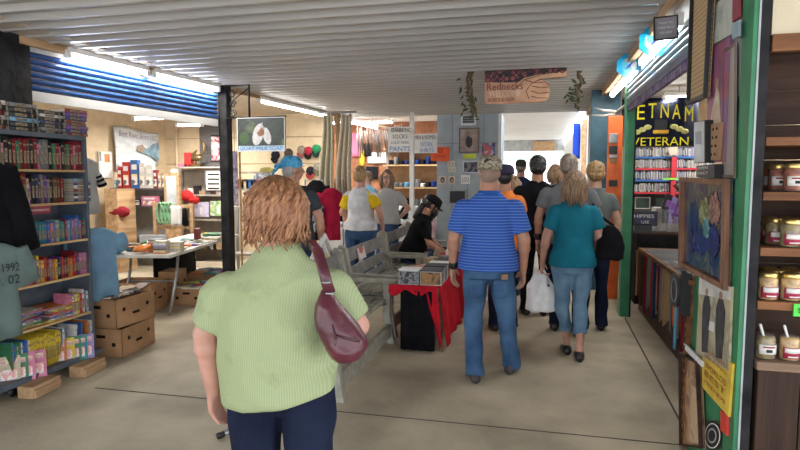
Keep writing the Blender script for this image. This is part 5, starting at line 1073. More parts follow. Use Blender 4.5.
mb = MB(); g = AX(676, 290, 1.22); mb.cyl((1.205, g.y, g.z), (1.228, g.y, g.z), .15, n=28); t = single('round_plaque', mb, mat('dark_cast_plaque', (.06, .06, .065), .6, bump=.6, bscale=30), 'large round dark embossed plaque hanging on the counter front', 'plaque')
mb = MB(); mb.tube([(1.205, g.y+.10*math.cos(a*.3), g.z+.10*math.sin(a*.3)) for a in range(22)], .008); part('raised_ring', mb, M_greyink, t)

# ------------------------------------------------------------------ near display panel (stands along the aisle)
XP = .92; y0 = AX(684, 300, XP).y; y1 = AX(741, 300, XP).y
def PX(px, py, o=0):   # point on the panel face, o metres out
    return AX(px, py, XP-o)
mb = MB(); mb.bx(XP, XP+.04, 2.98, 3.62, 0, 1.65); pn = struct('wall_panel', mb, M_green)
mb = MB(); mb.bx(XP-.005, XP+.014, 2.84, 2.98, 0, ZC-.02); struct('pillar_10', mb, M_green)
mb = MB(); mb.bx(XP+.022, XP+.062, 2.84, 2.98, 0, ZC-.02); struct('pillar_11', mb, M_dark)
mb = MB(); mb.bx(XP+.014, XP+.022, 2.835, 2.97, 0, ZC-.02); struct('trim_10', mb, M_greyink)
mb = MB(); mb.bx(XP+.0, XP+.04, 2.98, 3.5, 2.0, ZC-.03); struct('wall_panel_upper', mb, mat('grey_lattice_back', (.3, .3, .3), .6))
def flatpic(name, label, cat, pts, m, o=.004, th=.012, frame=None, fw=.02, fd=.022):
    # pts: four picture corners TL, TR, BR, BL given as pixels on the panel plane
    P = [PX(a, b, o) for a, b in pts]; c = sum(P, Vector())/4; t = root(name, label, cat, tuple(min(P, key=lambda v: v.z)))
    mb = MB(); mb.prism([p for p in P], (-th, 0, 0)); part('sheet', mb, m, t)
    if frame:
        mb = MB(); I = [p.lerp(c, 0)+(c-p).normalized()*fw*1.3 for p in P]
        for i in range(4): mb.prism([P[i], P[(i+1) % 4], I[(i+1) % 4], I[i]], (-th-fd, 0, 0))
        part('frame', mb, frame, t, bevel=.003)
    return t, P
def onpic(P, u, v, o): a = P[0].lerp(P[1], u); b = P[3].lerp(P[2], u); r_ = a.lerp(b, v); return Vector((r_.x-o, r_.y, r_.z))
def pshape(t, P, pts, m, nm, o=.0135): mb = MB(); mb.prism([onpic(P, u, v, o) for u, v in pts], (-.001, 0, 0)); part(nm, mb, m, t)
def ptext(t, P, s_, u0, u1, v0, v1, m, o=.014):
    a = onpic(P, u0, (v0+v1)/2, o); b = onpic(P, u1, (v0+v1)/2, o); cc = (a+b)/2; h_ = abs(onpic(P, .5, v0, 0).z-onpic(P, .5, v1, 0).z); text(t, s_, (b-a).length, h_, cc, (b-a), (0, 0, 1), m, th=.0015)
# large wooden frame with dark blue painting
t, P = flatpic('framed_painting', 'large wooden-framed dark blue and olive painting behind glass on the near panel', 'painting', [(684.5, 177), (733, 179), (731, 291), (684, 266)],
    art('blue_crowd_painting', [(.015, .015, .05), (.03, .035, .13), (.06, .05, .09), (.16, .15, .07), (.03, .04, .13), (.15, .09, .07)], 9, .15, 1.5), o=.01, frame=M_framew if False else wood('mid_brown_frame', (.28, .15, .09), (.16, .08, .05), 2), fw=.045)
for k, (u, v, ru, rv, cc) in enumerate(((.3, .42, .10, .16, (.02, .025, .12)), (.55, .35, .12, .15, (.3, .3, .12)), (.75, .3, .10, .16, (.4, .2, .15)), (.45, .66, .16, .12, (.03, .04, .2)), (.72, .6, .13, .16, (.03, .035, .17)), (.25, .68, .09, .12, (.07, .05, .14)), (.6, .5, .07, .1, (.14, .3, .32)))):
    pshape(t, P, [(u+ru*math.cos(a*.449), v+rv*math.sin(a*.449)*(1+.2*math.sin(3*a))) for a in range(14)][::-1], art('painted_figure_%d' % k, [cc, tuple(x*.4 for x in cc), cc, tuple(min(1, x*1.8) for x in cc)], 24, .25), 'painted_figure', .0135+.0006*k)
# paper poster of two soldiers-like standing figures, brown book clip
t, P = flatpic('poster', 'curled sepia poster of two standing figures pinned on the green near panel', 'poster', [(702, 277), (734, 287), (731, 371), (698, 353)], art('sepia_photo', [(.42, .36, .2), (.55, .48, .3), (.3, .28, .2), (.62, .58, .42)], 5, .4), o=.008)
M_fig = mat('printed_grey_uniform', (.06, .06, .065), .6, var=.3, vscale=20); M_face = mat('face_print', (.4, .25, .18))
for u, v in ((.30, .52), (.74, .50)):
    pshape(t, P, [(u-.06, v-.32), (u+.06, v-.32), (u+.14, v-.18), (u+.12, v+.08), (u+.10, v+.40), (u-.08, v+.42), (u-.12, v+.1), (u-.13, v-.18)], M_fig, 'printed_figure')
    pshape(t, P, [(u+.05*math.cos(a*.628), v-.36+.05*math.sin(a*.628)) for a in range(10)][::-1], M_face, 'printed_face', .0145)
pshape(t, P, [(.0, .0), (1, 0), (1, .16), (0, .22)], mat('pale_sky_print', (.68, .68, .62), .5), 'printed_sky', .0128)
pshape(t, P, [(.44, .5), (.6, .5), (.58, .62), (.42, .62)], M_white, 'printed_notice', .0146)
t, P = flatpic('poster', 'yellow printed poster with red lettering below the sepia poster', 'poster', [(705, 341), (735, 364), (731, 417), (704.5, 387)], mat('yellow_poster', (.72, .5, .06), .6, var=.12, vscale=8), o=.006)
for s_, v0, v1 in (('REWARD', .08, .16), ('SEEKING', .22, .28), ('WORLDS', .38, .50), ('BEST', .56, .68), ('FRIENDS', .76, .84)): ptext(t, P, s_, .12, .88, v0, v1, mat('brown_red_print', (.4, .13, .02), .6))
t, P = flatpic('painting', 'old brown painting of a robed figure low on the near panel', 'painting', [(684, 352), (702, 362), (706, 449), (685, 446)], art('old_brown_painting', [(.12, .06, .03), (.35, .2, .1), (.5, .32, .18), (.2, .1, .06), (.4, .22, .12)], 7, .4), o=.008, frame=M_brown, fw=.012)
pshape(t, P, [(.5, .3), (.8, .34), (.85, .6), (.9, .95), (.4, .95), (.5, .6)], art('robe_print', [(.5, .35, .2), (.6, .42, .28), (.35, .2, .1)], 9), 'printed_robe'); pshape(t, P, [(.65+.1*math.cos(a*.628), .28+.04*math.sin(a*.628)) for a in range(10)][::-1], M_face, 'printed_head', .0145)
t, P = flatpic('label_strip', 'narrow white label strip on the green panel above the old brown painting', 'label', [(686, 343), (704, 361), (704, 367), (686, 349)], M_white, o=.02)
t, P = flatpic('round_sticker', 'round black and white emblem sticker at the bottom of the green panel', 'sticker', [(704, 420), (722, 420), (722, 449), (704, 449)], M_dgreen, o=.002, th=.001)
for rr, m, o in ((.52, M_blackink, .004), (.44, M_whiteink, .005), (.40, M_blackink, .006), (.26, M_greyink, .007), (.20, M_blackink, .008)):
    pshape(t, P, [(.55+rr*math.cos(a*.2618)*.95, .55+rr*math.sin(a*.2618)) for a in range(24)][::-1], m, 'emblem_ring', o)
t, P = flatpic('red_ticket', 'small red ticket beside the round emblem sticker', 'ticket', [(723, 410), (729, 415), (729, 436), (723, 430)], M_redink if False else mat('bright_red_card', (.7, .05, .03)), o=.005)
# vertical clip/easel strip: black bar and slatted wooden edge
mb = MB(); a = PX(691, 275); mb.bx(XP-.05, XP-.012, a.y-.07, a.y+.02, .80, 1.06); single('black_hinge_block', mb, M_black, 'tall black bar hanging under the left side of the wooden-framed painting', 'bar')
mb = MB(); mb.bx(XP-.03, XP+.03, 3.63, 3.68, 0, 1.05)
for k in range(18): mb.bx(XP-.035, XP-.03, 3.635, 3.675, .03+.056*k, .06+.056*k, 1)
single('carved_post', mb, [M_orangew, M_brown], 'thin carved wooden strip along the far edge of the near panel', 'post')
mb = MB(); a = PX(690, 262); mb.bx(XP-.03, XP+.02, 3.60, 3.86, a.z-.12, a.z-.09); single('wooden_ledge', mb, M_orangew, 'short wooden ledge sticking out below the framed painting', 'ledge')
# upper part
t, P = flatpic('framed_document', 'tall black-framed sheet of small text high on the near panel', 'document', [(696, -6), (716, -14), (710, 97), (692, 105)], striped('tan_text_sheet', (.35, .24, .13), (.5, .36, .2), 38, 'Z', .4), o=.03, frame=M_black, fw=.018)
t, P = flatpic('picture', 'pale grey-green misty picture high on the near panel right of the tall document', 'picture', [(714, 8), (735, -10), (734, 34), (711, 47)], art('misty_green', [(.35, .4, .36), (.5, .52, .46), (.25, .3, .27)], 5), o=.01)
t, P = flatpic('poster', 'purple and red figure poster on the near panel under the misty picture', 'poster', [(711, 50), (733, 36), (728, 162), (708, 162)], art('purple_red_poster', [(.12, .04, .16), (.3, .06, .08), (.2, .08, .22), (.4, .1, .08), (.5, .4, .3)], 4, .4, .3), o=.006)
pshape(t, P, [(.5, .35), (.62, .42), (.7, .6), (.85, .85), (.2, .9), (.25, .6), (.4, .45)], art('cream_robe', [(.6, .5, .35), (.45, .33, .22), (.68, .6, .45)], 9), 'printed_robe'); pshape(t, P, [(.5+.09*math.cos(a*.628), .33+.045*math.sin(a*.628)) for a in range(10)][::-1], M_face, 'printed_head', .0145)
t, P = flatpic('frame_stick', 'long narrow weathered grey wooden frame standing on edge beside the green post', 'frame', [(725, 50), (737, 42), (736, 178), (724, 178)], wood('weathered_grey', (.35, .31, .28), (.2, .17, .15), 2), o=.012, frame=wood('dark_weathered', (.20, .15, .12), (.10, .075, .06), 2), fw=.012, th=.004, fd=.006)
t, P = flatpic('device_box', 'white plastic control box with small window on the near panel', 'box', [(694, 122), (705, 120), (705, 163), (694, 163)], M_black, o=.06, th=-.05)
pshape(t, P, [(.04, .02), (.96, .02), (.96, .98), (.04, .98)], mat('pale_grey_plastic', (.6, .62, .64), .4), 'white_face', .001)
pshape(t, P, [(.2, .25), (.75, .25), (.75, .55), (.2, .55)], M_greyink, 'window', .003)
t, P = flatpic('plaque', 'brown leather plaque with button rows right of the white box', 'plaque', [(710, 125), (724, 122), (721, 160), (707, 161)], mat('tan_leather', (.38, .22, .12), .6), o=.02)
for i in range(3):
    for j in range(4): mb = MB(); g = onpic(P, .25+.25*i, .15+.23*j, .014); mb.ell(g, (.004, .008, .008), 8, 6); part('button', mb, M_brown, t)
t, P = flatpic('alarm_clock', 'small black box with white lettering on top of the wooden-framed painting', 'clock', [(697, 166), (714, 164), (714, 177), (697, 177)], M_black, o=.06, th=-.05)
for v in (.22, .65): ptext(t, P, 'OPEN' if v < .5 else 'DAILY', .08, .7, v-.1, v+.12, M_whiteink, .002)
t, P = flatpic('small_sign', 'small blue-grey card at the top beside the green post', 'card', [(735, 24), (741, 20), (741, 36), (735, 40)], mat('blue_grey_card', (.3, .4, .45)), o=.02)
t, P = flatpic('picture', 'narrow dark red picture at the very top beside the green post', 'picture', [(735.5, -12), (741.5, -16), (741, 17), (735, 22)], mat('dark_red_print', (.28, .05, .07)), o=.012)

# ------------------------------------------------------------------ jar shelves
XJ = 1.03; YJ = 2.85; bk = YJ+.33
js = root('jar_shelf', 'rough brown wooden shelf unit holding rows of preserve jars at the right edge', 'shelving', (1.6, 3.0, 0))
za = [AY(775, y_, YJ).z for y_ in (192, 248, 302, 361)]
for z in (AY(775, 137, YJ).z, za[0], za[1], za[2]): mb = MB(); mb.bx(XJ-.04, 2.3, YJ, bk, z-.038, z); part('shelf', mb, M_orangew, js, bevel=.003)
mb = MB()
zb = 0
for k in range(14): mb.bx(XJ-.04, 2.3, bk, bk+.02, zb, zb+.168); zb += .171
part('back_boards', mb, M_brown, js)
mb = MB(); mb.bx(XJ-.065, XJ-.041, YJ+.135, bk+.02, 0, 2.45); part('side_board', mb, M_brownv, js)
for x in (1.33,):
    for a, b in ((za[2], za[1]-.038), (za[1], za[0]-.038), (za[0], AY(775, 137, YJ).z-.038)): mb = MB(); mb.bx(x, x+.035, YJ+.12, bk, a, b); part('upright', mb, M_orangew, js)
z = AY(775, 52, YJ).z; z2 = AY(775, 35, YJ).z; mb = MB(); mb.bx(XJ-.04, 2.3, YJ-.02, YJ+.02, z, z2); part('top_beam', mb, M_orangew, js)
mb = MB(); mb.bx(XJ-.04, 2.3, YJ+.0, YJ+.03, z2, ZC-.02); struct('wall_right_fascia', mb, mat('beige_fascia', (.55, .47, .33), .6, var=.03))
# crate below
ck = root('crate', 'dark rough wooden crate under the jar shelves', 'crate', (1.6, 2.9, 0))
zc2 = za[3]; mb = MB()
for k in range(7): mb.bx(XJ-.03+.175*k, XJ-.03+.17+.175*k, YJ-.02, YJ+.01, 0, zc2-.04)
part('front_boards', mb, M_brownv, ck, bevel=.004)
mb = MB(); mb.bx(XJ-.04, 2.3, YJ-.03, bk-.002, zc2-.04, zc2); part('top', mb, wood('scuffed_top', (.3, .2, .13), (.16, .1, .07), 0), ck, bevel=.005)
mb = MB(); mb.bx(XJ-.03, XJ, YJ+.01, bk-.002, 0, zc2-.04); part('side', mb, M_brownv, ck)
M_jam = mat('dark_red_preserve', (.30, .07, .025), .2, dark=(.13, .025, .012), vscale=30); M_pickle = mat('golden_pickle', (.55, .35, .12), .2, dark=(.3, .16, .05), vscale=35); M_olive = mat('olive_preserve', (.12, .08, .03), .2, dark=(.3, .22, .06), vscale=30)
M_jglass = mat('jar_glass', (.9, .95, .95), .03, spec=1, alpha=.07, bump=0, var=0); M_lab = mat('label_white', (.72, .7, .66), .6, var=.04); M_labr = mat('label_maroon', (.35, .02, .06), .5)
def jar(label, x, y, z, content, lab, group, lidm=M_gold, spoon=False, name='preserve_jar', r=.043, h=.112):
    t = root(name, label, 'jar', (x, y, z), group)
    mb = MB(); mb.lathe((x, y, z+.004), [(r*.85, 0), (r*.93, .006), (r*.93, h*.8), (r*.8, h*.9)], 20); part('contents', mb, content, t)
    mb = MB(); mb.lathe((x, y, z), [(r*.88, 0), (r, .006), (r, h*.82), (r*.84, h*.93), (r*.82, h)], 24); part('glass', mb, M_jglass, t)
    if lidm: mb = MB(); mb.lathe((x, y, z+h), [(r*.88, -.008), (r*.9, -.006), (r*.9, .010), (r*.84, .013)], 24); part('lid', mb, lidm, t)
    def wrap(z0, z1, m, nm, ro=.0012, a0=-2.5, a1=-.5):
        mb = MB(); mb.sheet(lambda u, v: (x+(r+ro)*math.cos(a0+(a1-a0)*u), y+(r+ro)*math.sin(a0+(a1-a0)*u), z+z0+(z1-z0)*v), 14, 1, .0006); part(nm, mb, m, t)
    if lab == 'white': wrap(h*.24, h*.62, M_lab, 'label'); wrap(h*.5, h*.56, M_redink, 'label_print', .002, -2.1, -.9); wrap(h*.32, h*.44, M_blackink, 'label_print', .002, -1.8, -1.2)
    else: wrap(h*.12, h*.56, M_labr, 'label'); wrap(h*.34, h*.54, M_lab, 'label_print', .002, -2.3, -.7); wrap(h*.16, h*.22, M_lab, 'label_print', .002, -2.0, -1.0)
    if spoon: mb = MB(); mb.cap((x+.01, y, z+.04), (x-.028, y-.01, z+.155), .004, .006); part('spoon', mb, M_white, t)
    return t
for r_, (px0, cont, lab, lnm, desc) in enumerate(((770, M_jam, 'white', 'dark red preserve jar', 'top'), (770, M_olive, 'maroon', 'olive preserve jar', 'second'), (773, M_pickle, 'maroon', 'golden pickle jar', 'third'))):
    g = AY(px0, 180, YJ+.06)
    for rr in range(3):
        for k in range(4):
            x = g.x+.093*k-(.0 if rr == 0 else .03); y = YJ+.055+.09*rr
            if x < XJ+.01: continue
            if 1.33-.045 < x < 1.365+.045 and rr > 0: continue
            c_ = cont if not (r_ == 0 and k == 2) else M_blackink
            jar('%s on the %s shelf, %s from the left in the %s row' % (lnm, desc, ordn(k), ['front', 'middle', 'back'][rr]), x, y, za[r_]+.001, c_, lab, 'jars on the %s shelf' % desc)
for k in range(4):
    g = AY(765, 350, YJ+.04); jar('open %s jar with white spoon on the crate, %s from the left' % ('white-labelled' if k == 0 else 'maroon-labelled', ordn(k)), g.x+.098*k, YJ+.04, za[3]+.001, M_olive if k == 0 else M_pickle, 'white' if k == 0 else 'maroon', 'open tasting jars on the crate', lidm=None, spoon=True, name='tasting_jar')
mb = MB(); p = AY(794, 304, YJ-.01); mb.bx(p.x, p.x+.09, YJ-.012, YJ-.002, p.z-.055, p.z); t = single('price_card', mb, mat('neon_green_card', (.1, .75, .08), .6), 'neon green price card clipped to the third jar shelf', 'price card')
text(t, '$8', .03, .025, (p.x+.03, YJ-.014, p.z-.028), (1, 0, 0), (0, 0, 1), M_blackink)
# far outdoors: canopy roofs, paled as if washed out by glare, and trees
M_can = mat('washed_out_green_canopy', (.45, .62, .55), .8); M_trunk = mat('tree_bark', (.2, .16, .12))  # canopy green paled in the colour to imitate outdoor glare
t = root('market_canopy', 'washed-out green flat canopy far outside beyond the aisle end', 'canopy', (0, 45, 0))
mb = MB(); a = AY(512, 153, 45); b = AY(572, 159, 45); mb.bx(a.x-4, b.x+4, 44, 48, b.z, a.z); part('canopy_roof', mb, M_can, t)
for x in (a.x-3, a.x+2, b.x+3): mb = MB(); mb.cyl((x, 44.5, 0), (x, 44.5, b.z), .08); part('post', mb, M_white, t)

# ================================================================== PEOPLE
def remeshed(mb, name, voxel, smooth=4, fold=None, origin=(0, 0, 0)):
    me = mb.mesh('tmp'); o = bpy.data.objects.new('tmp', me); C.objects.link(o)
    m = o.modifiers.new('r', 'REMESH'); m.mode = 'VOXEL'; m.voxel_size = voxel; m.use_smooth_shade = True
    s = o.modifiers.new('s', 'SMOOTH'); s.factor = .6; s.iterations = smooth
    dg = bpy.context.evaluated_depsgraph_get(); me2 = bpy.data.meshes.new_from_object(o.evaluated_get(dg)); bpy.data.objects.remove(o)
    me2.name = name; og = Vector(origin)
    if fold:
        ns = [v.normal.copy() for v in me2.vertices]
        for v, n in zip(me2.vertices, ns): v.co = v.co+n*fold(v.co)
    for v in me2.vertices: v.co = v.co-og
    me2.materials.clear(); me2.polygons.foreach_set('use_smooth', [True]*len(me2.polygons)); me2.update(); return me2
def hand(mb, W, d, side, nrm, s, curl=.35, thick=1.0):
    # W wrist, d direction of the fingers, side: towards the thumb, nrm: palm normal (fingers curl towards it)
    d = Vector(d).normalized(); side = (Vector(side)-d*Vector(side).dot(d)).normalized(); nrm = Vector(nrm); nrm = (nrm-d*nrm.dot(d)-side*nrm.dot(side)).normalized()
    mb.cap(W-d*.02*s, W+d*.02*s, .027*s*thick, .027*s*thick)
    for i, (off, ln) in enumerate(((.028, .072), (.009, .08), (-.010, .075), (-.028, .06))):
        k = W+d*.088*s+side*off*s; mb.cap(W+d*.01*s+side*off*.55*s, k, .017*s*thick, .0125*s*thick)
        d1 = (d*math.cos(curl)+nrm*math.sin(curl)); d2 = (d*math.cos(curl*2.4)+nrm*math.sin(curl*2.4)); m_ = k+d1*ln*.5*s; mb.cap(k, m_, .0105*s*thick, .0095*s*thick, 8); mb.cap(m_, m_+d2*ln*.5*s, .0095*s*thick, .008*s*thick, 8)
    t0 = W+d*.018*s+side*.022*s; t1 = t0+(d*.6+side*.75+nrm*.3).normalized()*.042*s; t2 = t1+(d*.9+side*.15+nrm*.4).normalized()*.032*s
    mb.cap(t0, t1, .015*s, .012*s, 8); mb.cap(t1, t2, .0115*s, .009*s, 8)
def ridgefn(amp):
    def fn(p):
        a = abs(noise.noise(Vector((p.x*4.2+p.z*2.4, p.y*3, p.z*4.6-p.x*2.2)))); b_ = abs(noise.noise(Vector((p.x*7-p.z*3, p.y*5+4, p.z*3+p.x*2))))
        return amp*(.45-1.6*a)+amp*.35*(.4-1.5*b_)
    return fn
def foldfn(amp, f=5, seed=0, stretch=.45):
    def fn(p): return amp*(noise.noise(Vector((p.x*f+seed, p.y*f, p.z*f*stretch+p.x*f*.5)))+.5*noise.noise(Vector((p.x*f*2.2, p.y*f*2.2+seed, p.z*f*1.0+p.x*f))))
    return fn
def person(label, x, y, yaw, h, skin, top, bottom, top_name='t_shirt', bottom_name='jeans', w=1., d=1., hip=1., sleeve=.55, hem=.86, armL=None, armR=None, legL=None, legR=None,
           lean=0, sit=0, head_yaw=0, head_pitch=0, hair=None, voxel=.010, shoe=None, face=False, belly=1., top_rings=None, fold=.010, arm=1., curl=.35, neck=1.12, shz=1.378, hemtilt=0, tsmooth=5, pant_to=-.045, group=None, leg=1., pfold=.018, handdir=None, headscale=1):
    s = h/1.75; t = root('person', label, 'person', (x, y, 0), group)
    Wm = Matrix.Translation((x, y, 0)) @ Matrix.Rotation(yaw, 4, 'Z')
    U = Matrix.Translation((0, 0, -sit)) @ Matrix.Translation((0, 0, .93*s)) @ Matrix.Rotation(-lean, 4, 'X') @ Matrix.Translation((0, 0, -.93*s))
    UW = Wm @ U
    if sit: LW = Wm
    else: LW = Wm
    P = lambda p: Vector(p)*s
    sh = .165*w
    if armL is None: armL = [(-.245*w, 0, 1.15), (-.25*w, .05, .90)]
    if armR is None: armR = [(.245*w, 0, 1.15), (.25*w, .05, .90)]
    hz = .93-sit/s
    if legL is None: legL = [(-.10*hip, .0, .50), (-.10*hip, -.02, .09)]
    if legR is None: legR = [(.10*hip, .0, .50), (.10*hip, -.02, .09)]
    og = Vector((x, y, 0))
    def upper(mb):
        mb.M = UW
    # ---- body
    b = MB(); b.M = UW
    tr = [(.90, .15*hip, .10, 0), (1.0, .14*w, .095, 0), (1.1, .125*w, .09, .0), (1.25, .145*w, .09, 0), (1.33, .14*w, .075, 0), (1.39, .10*w, .06, 0), (1.43, .06, .05, 0)]
    b.rings([(P((0, o_, z)), (a*s, 0, 0), (0, c*d*s, 0)) for z, a, c, o_ in tr], 20)
    HM = Matrix.Translation(P((0, .015, 1.50))) @ Matrix.Rotation(head_yaw, 4, 'Z') @ Matrix.Rotation(-head_pitch, 4, 'X') @ Matrix.Scale(headscale, 4) @ Matrix.Translation(P((0, -.015, -1.50)))
    b.cap(P((0, -.005, 1.42)), P((0, .012, 1.56)), .064*s*neck, .058*s*neck)
    b.M = UW @ HM
    b.ell(P((0, .015, 1.655)), (.074*s, .09*s, .095*s), 20, 14); b.ell(P((0, .045, 1.60)), (.056*s, .062*s, .072*s), 18, 12)
    b.cap(P((0, .105, 1.655)), P((0, .125, 1.622)), .010*s, .015*s, 8)                        # nose
    for k in (-1, 1): b.ell(P((.076*k, .01, 1.635)), (.012*s, .022*s, .034*s), 10, 8)           # ears
    b.ell(P((0, .098, 1.592)), (.024*s, .012*s, .010*s), 10, 6)
    b.M = UW
    for k, A in ((-1, armL), (1, armR)):
        S = P((sh*k*1.0, 0, shz-.005)); E_ = P(A[0]); W_ = P(A[1]); b.cap(S, E_, .050*s*arm, .042*s*arm); b.cap(E_, W_, .043*s*arm, .028*s*arm); b.ell(E_.lerp(W_, .28), (.046*s*arm,)*3, 12, 8)
        dd = (W_-E_).normalized()
        if len(A) > 2: dd = Vector(A[2])
        cr = curl
        hand(b, W_+dd*.01, dd, A[3] if len(A) > 3 else (0, 1, 0) , A[4] if len(A) > 4 else (-k, 0, 0), s*1.05, cr)
    b.M = LW
    for k, L_ in ((-1, legL), (1, legR)):
        Hp = Vector(P((.09*k*hip, 0, hz))); K = P(L_[0]); An = P(L_[1]); b.cap(Hp, K, .078*s*leg, .052*s); b.cap(K, An, .05*s, .036*s); b.cap(An, An+P((0, .1, -.05)), .03*s, .025*s)
    part('body', remeshed(b, 'body', voxel*.75, 3, origin=og), skin, t)
    # ---- face
    if face:
        b = MB(); b.M = UW @ HM
        for k in (-1, 1): b.ell(P((.031*k, .099, 1.652)), (.015*s, .010*s, .008*s), 12, 8)
        part('eyes', b, mat('eye_white', (.6, .57, .53), .3), t); b = MB(); b.M = UW @ HM
        for k in (-1, 1): b.ell(P((.031*k, .107, 1.652)), (.0065*s, .004*s, .0065*s), 10, 6); b.tube([P((.031*k-.018, .106, 1.672)), P((.031*k, .111, 1.678)), P((.031*k+.018, .106, 1.672))], .003*s, 6)
        part('pupils_and_brows', b, mat('dark_brow', (.05, .03, .02), .6), t); b = MB(); b.M = UW @ HM
        b.ell(P((0, .104, 1.590)), (.025*s, .008*s, .008*s), 12, 6); part('mouth', b, mat('lips', (.4, .14, .12), .5), t)
    # ---- top
    c = MB(); c.M = UW
    rg = top_rings or [(hem, .20*max(w*belly, hip), .150*d*belly), (hem+.1, .198*max(w*belly, hip), .150*d*belly), (1.05, .182*w*belly, .14*d*belly), (1.15, .172*w, .122*d), (1.27, .182*w, .125*d), (1.355, .176*w, .108*d), (1.415, .148*w, .088*d), (1.462, .105*w, .075), (1.495, .074*neck, .070)]
    c.rings([(P((0, 0 if len(r_) < 4 else r_[3], r_[0])), (r_[1]*s, 0, 0), (0, r_[2]*s, 0)) for r_ in rg], 28)
    for k, A in ((-1, armL), (1, armR)):
        S = P((sh*k, 0, shz)); E_ = P(A[0]); W_ = P(A[1])
        if sleeve <= 1:
            e = S.lerp(E_, sleeve); c.rings([(S, Vector((0, .072*s*arm, 0)), (E_-S).normalized().cross(Vector((0, 1, 0)))*.072*s*arm), (e, Vector((0, .070*s*arm, 0)), (E_-S).normalized().cross(Vector((0, 1, 0)))*.070*s*arm)], 18)
            c.ell(S, (.066*s*arm, .070*s*arm, .066*s))
        else:
            c.cap(S, E_, .075*s*arm, .06*s*arm); c.cap(E_, E_.lerp(W_, sleeve-1), .06*s*arm, .048*s*arm)
    tm = remeshed(c, top_name, voxel, tsmooth, (foldfn(fold, 5, x*3) if fold < .015 else ridgefn(fold)), origin=og)
    if hemtilt:
        for v in tm.vertices:
            if v.co.z < 1.1*s: v.co.z += hemtilt*(v.co.x*math.cos(yaw)+v.co.y*math.sin(yaw))*(1.1*s-v.co.z)/(.26*s)
    part(top_name, tm, top, t)
    # ---- trousers
    if bottom:
        c = MB(); c.M = LW @ (Matrix.Translation((0, 0, -sit)) if sit else Matrix())
        zz = .93
        c.rings([(P((0, 0, zz-.12)), (.15*hip*s, 0, 0), (0, .11*d*s, 0)), (P((0, -.01, zz-.03)), (.172*hip*s, 0, 0), (0, .125*d*s, 0)), (P((0, 0, zz+.05)), (.155*hip*s, 0, 0), (0, .11*d*s, 0)), (P((0, 0, zz+.10)), (.135*hip*s, 0, 0), (0, .09*d*s, 0))], 24)
        c.M = LW
        for k, L_ in ((-1, legL), (1, legR)):
            Hp = P((.088*k*hip, -.005, hz-.03)); K = P(L_[0]); An = P(L_[1]); e = K.lerp(An, 1-pant_to/.4)
            c.cap(Hp, K, .098*s*leg, .068*s*leg); c.cap(K, K+(e-K)*.001+Vector((0, 0, 1e-3)), .068*s*leg); dd = (e-K).normalized(); xx_ = dd.cross(Vector((0, 1, .2))).normalized(); c.rings([(K, xx_*.068*s*leg, dd.cross(xx_)*.07*s*leg), (K.lerp(e, .75), xx_*.060*s*leg, dd.cross(xx_)*.066*s*leg), (e, xx_*.068*s*leg, dd.cross(xx_)*.078*s*leg)], 18)
        part(bottom_name, remeshed(c, bottom_name, voxel, 4, foldfn(pfold, 7, y*5, .8), origin=og), bottom, t)
    # ---- shoes
    for k, L_ in ((-1, legL), (1, legR)):
        An = P(L_[1]); c = MB(); c.M = LW; to = Vector(L_[2]) if len(L_) > 2 else Vector((.25*k, 1, 0)); to = Vector((to.x, to.y, 0)).normalized(); sd = Vector((to.y, -to.x, 0)); fl = Vector((An.x, An.y, 0)); gz = max(0, An.z-.09*s)
        def fr(u, hw, hh, z0=0): return (fl+to*u*s+Vector((0, 0, gz+(z0+hh/2)*s)), sd*hw*s, Vector((0, 0, hh/2*s)))
        def rr(*a): q, A_, B_ = fr(*a); return (q, A_, B_)
        c.rings([rr(-.075, .02, .05), rr(-.065, .038, .075), rr(-.02, .042, .095), rr(.05, .044, .075), rr(.12, .050, .055), rr(.165, .045, .045), rr(.195, .02, .035)], 18)
        part('shoe', c, shoe or M_black, t)
    return t, UW @ HM, s, UW, og
def hair_locks(t, HM, s, m, n, length, seed, r=.010, back=0, vary=(.75, 1.08), base=(.088, .104, .112), wave=.012, spread=1., back_only=True, zc=1.665, flip=0, og=None, top=1., name='hair', front=.35, down=1.):
    rnd = random.Random(seed); b = MB(); b.M = HM
    b.ell(Vector((0, -back, zc+back*.5))*s, (base[0]*s, base[1]*s*(1-back*3), base[2]*s), 22, 14)
    for i in range(n):
        # root on the skull, falls down with a wave
        th = rnd.uniform(0, 2*math.pi); ph = rnd.uniform(.05, 1.35)
        q = Vector((math.cos(th)*math.sin(ph), math.sin(th)*math.sin(ph), math.cos(ph)))
        if q.y > front and ph > .75: continue
        p0 = Vector((q.x*base[0], q.y*base[1], q.z*base[2]+zc)); out = Vector((q.x, q.y, 0)); out = out.normalized() if out.length > 1e-3 else Vector((0, -1, 0))
        ln = length*rnd.uniform(*vary); pts = [p0]; k = 9; ph2 = rnd.random()*6
        for j in range(1, k+1):
            f = j/k; rad = spread*(1+.10*math.sin(f*3)); z = p0.z-(ln+q.z*.06)*f*down
            base_r = Vector((out.x*base[0]*1.06*rad, out.y*base[1]*1.06*rad, 0)); g_ = min(1, f*2.2)
            cx = p0.x*(1-g_)+base_r.x*g_*(1-.25*max(0, f-.6)); cy = p0.y*(1-g_)+base_r.y*g_
            if out.y > .1: cy = min(cy, .055)
            fl_ = flip*max(0, f-.75)*4
            pts.append(Vector((cx+wave*math.sin(f*9+ph2)+out.x*fl_*.03, cy+wave*math.cos(f*8+ph2)+out.y*fl_*.03, z)))
        b.tube([p*s for p in pts], r*s*rnd.uniform(.8, 1.5), 6, taper=[.7, 1, 1.15, 1.2, 1.2, 1.1, 1, .8, .6, .25])
    return part(name, b, m, t)
